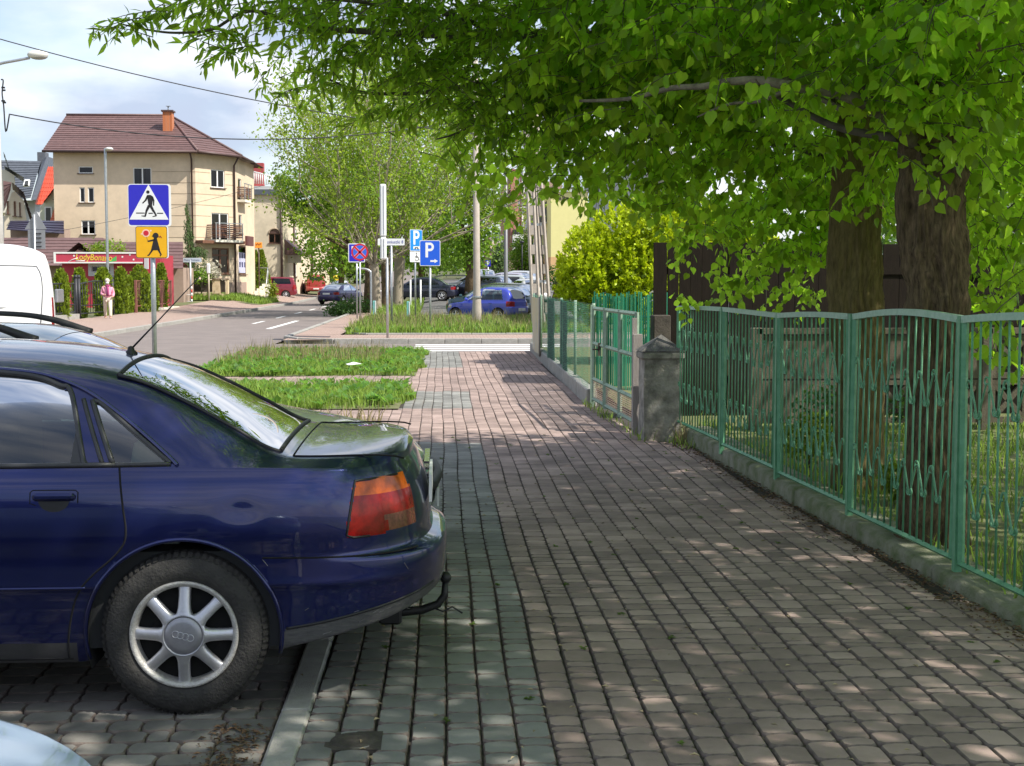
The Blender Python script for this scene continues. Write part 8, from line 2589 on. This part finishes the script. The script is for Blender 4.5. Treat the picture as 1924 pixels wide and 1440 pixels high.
# ---- pollarded trees on the island
def pollard(px, Y, rt, lean, zfork, R_, nb, m_bark, m_leaf, lab, nleaf, name='pollarded_tree', size=.15, seed=1, dens=1.0, side=0):
    rr = random.Random(seed)
    c = P(px, 580, Y); t = thing(name, lab, 'tree', (c.x, Y, gz(c.x, Y) - .02))
    trunk_mesh('trunk', (0, 0, 0), [((0, 0, 0), rt), ((lean * .4, 0, zfork * .5), rt * .88), ((lean, 0, zfork), rt * .95)], m_bark, t, 9, .10, 24, 20, .2)
    tips = []; mb = MB()
    top = Vector((lean, 0, zfork - .1))
    def shoot(p, d, ln, r, dep):
        pts = [p]; q_ = p.copy(); dd = d.copy()
        for k in range(4):
            dd = (dd + Vector((rr.gauss(0, .10), rr.gauss(0, .10), .09))).normalized(); q_ = q_ + dd * ln / 4; pts.append(q_.copy())
        mb.tube(pts, [r, r * .85, r * .7, r * .55, r * .4], 5, 0, False)
        for k in range(1, 5): tips.append(pts[k])
        if dep > 0:
            for k in range(rr.randint(3, 4)):
                i = rr.randint(1, 4)
                nd = (dd + Vector((rr.gauss(0, .55), rr.gauss(0, .55), rr.gauss(.1, .35)))).normalized()
                shoot(pts[i], nd, ln * rr.uniform(.5, .75), r * .48, dep - 1)
    for k in range(nb):
        a = 2 * math.pi * k / nb + rr.uniform(-.3, .3); el = rr.uniform(.25, 1.35)
        d = Vector((math.cos(a) * math.cos(el) + side, math.sin(a) * math.cos(el), math.sin(el))).normalized()
        shoot(top, d, R_ * rr.uniform(.42, .6), rt * rr.uniform(.22, .36), 2)
    o = mb.build('branches', M_bark_grey, t)
    o['kind'] = 'stuff'
    tp = np.array([tuple(v) for v in tips])
    ii = rng.integers(0, len(tp), nleaf)
    p = tp[ii] + rng.normal(size=(nleaf, 3)) * .22
    leaf_mesh('crown', p, rng.normal(size=(nleaf, 3)), rng.normal(size=(nleaf, 3)) + [0, 0, .7], size * (.6 + .8 * rng.random(nleaf)), LF_V, LF_F, m_leaf, t, False)
    return t
pollard(710, 66, .20, -.15, 2.4, 11.2, 14, M_bark_grey, M_yellowleaf, 'leftmost pollarded tree with a pale trunk and bare fan of branches', 13000, seed=4, side=-.12)
pollard(725, 69, .22, .0, 2.4, 9.5, 9, M_bark, M_green_t, 'dark trunked tree between the two pale pollarded trunks', 9000, seed=9)
pollard(747, 72, .27, .15, 2.9, 11.2, 14, M_bark_grey, M_yellowleaf, 'right hand thick pollarded tree behind the street name sign', 14000, seed=15, side=.1)
# ---- trees further back
def bg_tree(px, Y, zt, blobs, n, m, lab, size=.3, name='background_tree', m_b=M_bark):
    c = P(px, 527, Y); g0_ = gz(c.x, Y); t = thing(name, lab, 'tree', (c.x, Y, g0_))
    bl = []
    for x, y, rx, rz in blobs:
        p = P(x, y, Y); bl.append(((p.x - c.x, rng.normal() * .4, p.z - g0_), (rx, rx * .9, rz)))
    q = MB(); q.tube([(0, 0, -.1), (.1, 0, zt * .5), (0, 0, zt)], [.28, .22, .12], 8)
    for (cc, r) in bl: q.tube([(0, 0, zt * .8), (cc[0] * .6, cc[1] * .6, (zt * .8 + cc[2]) / 2), cc], [.12, .08, .03], 5)
    q.builds('trunk', m_b, t)
    foliage('crown', bl, n, size, m, t, .5)
bg_tree(690, 76, 3.4, [(545, 350, .9, .9), (580, 370, 1.2, 1.2), (555, 400, .8, .6), (620, 400, 1.2, 1.0), (640, 350, 1.4, 1.2), (600, 300, 1.0, .9)], 6500, M_green_t, 'green tree behind the leftmost pollarded trunk whose crown reaches towards the arched house', .18)
bg_tree(640, 118, 5, [(640, 420, 3.2, 3.4), (610, 470, 2.2, 2.4), (670, 360, 3.0, 2.8), (655, 480, 2.4, 1.8)], 7000, M_green_t, 'broad green tree over the far road behind the pollarded trunks', .3)
bg_tree(790, 92, 4, [(800, 430, 2.6, 2.4), (760, 380, 2.4, 2.4), (850, 400, 2.2, 2.2), (830, 480, 2.0, 1.2), (790, 490, 1.8, 1.0), (700, 330, 2.6, 2.4), (740, 220, 2.8, 2.2), (840, 190, 3.0, 2.4), (930, 230, 2.6, 2.4), (660, 190, 2.0, 1.8)], 15000, M_green_t, 'dense bright green tree behind the parking signs', .26)
bg_tree(880, 84, 4, [(880, 420, 1.8, 2.0), (905, 370, 1.5, 1.8), (870, 480, 1.5, 1.0), (915, 450, .8, 1.4), (850, 340, 1.8, 1.8)], 6000, M_green_t, 'green tree standing behind the concrete pole', .22)
bg_tree(668, 190, 6, [(640, 440, 5, 5), (690, 430, 5, 5), (610, 470, 3.5, 3), (665, 490, 4, 2.5)], 5200, M_dark_t, 'dark far trees closing the end of the road', .55)
bg_tree(975, 146, 2, [(968, 490, 1.0, 1.9), (985, 480, 1.2, 2.2), (1000, 488, 1.0, 2.0)], 3600, M_green_t, 'light green hornbeam clump before the brick building', .25)
bg_tree(935, 128, 1.5, [(930, 500, .55, 1.3), (941, 492, .6, 1.8)], 2200, M_conifer, 'dark conifer pair beside the small distant parking sign', .2)
bg_tree(1044, 84, 1, [(1040, 528, .6, .5), (1046, 515, .5, .5)], 900, M_dark_t, 'small dark shrub left of the golden shrub beyond the fence', .14)
# woods along the horizon
bl = []
for k in range(60):
    x = -190 + k * 6.2 + random.uniform(-2, 2); y = 300 + random.uniform(-25, 25); h = random.uniform(6, 11)
    bl.append(((x, y, gz(x, y) + h * .5), (5, 4, h * .6)))
o = foliage('far_woods', bl, 16000, 1.2, M_dark_t, None, .4); o['kind'] = 'stuff'
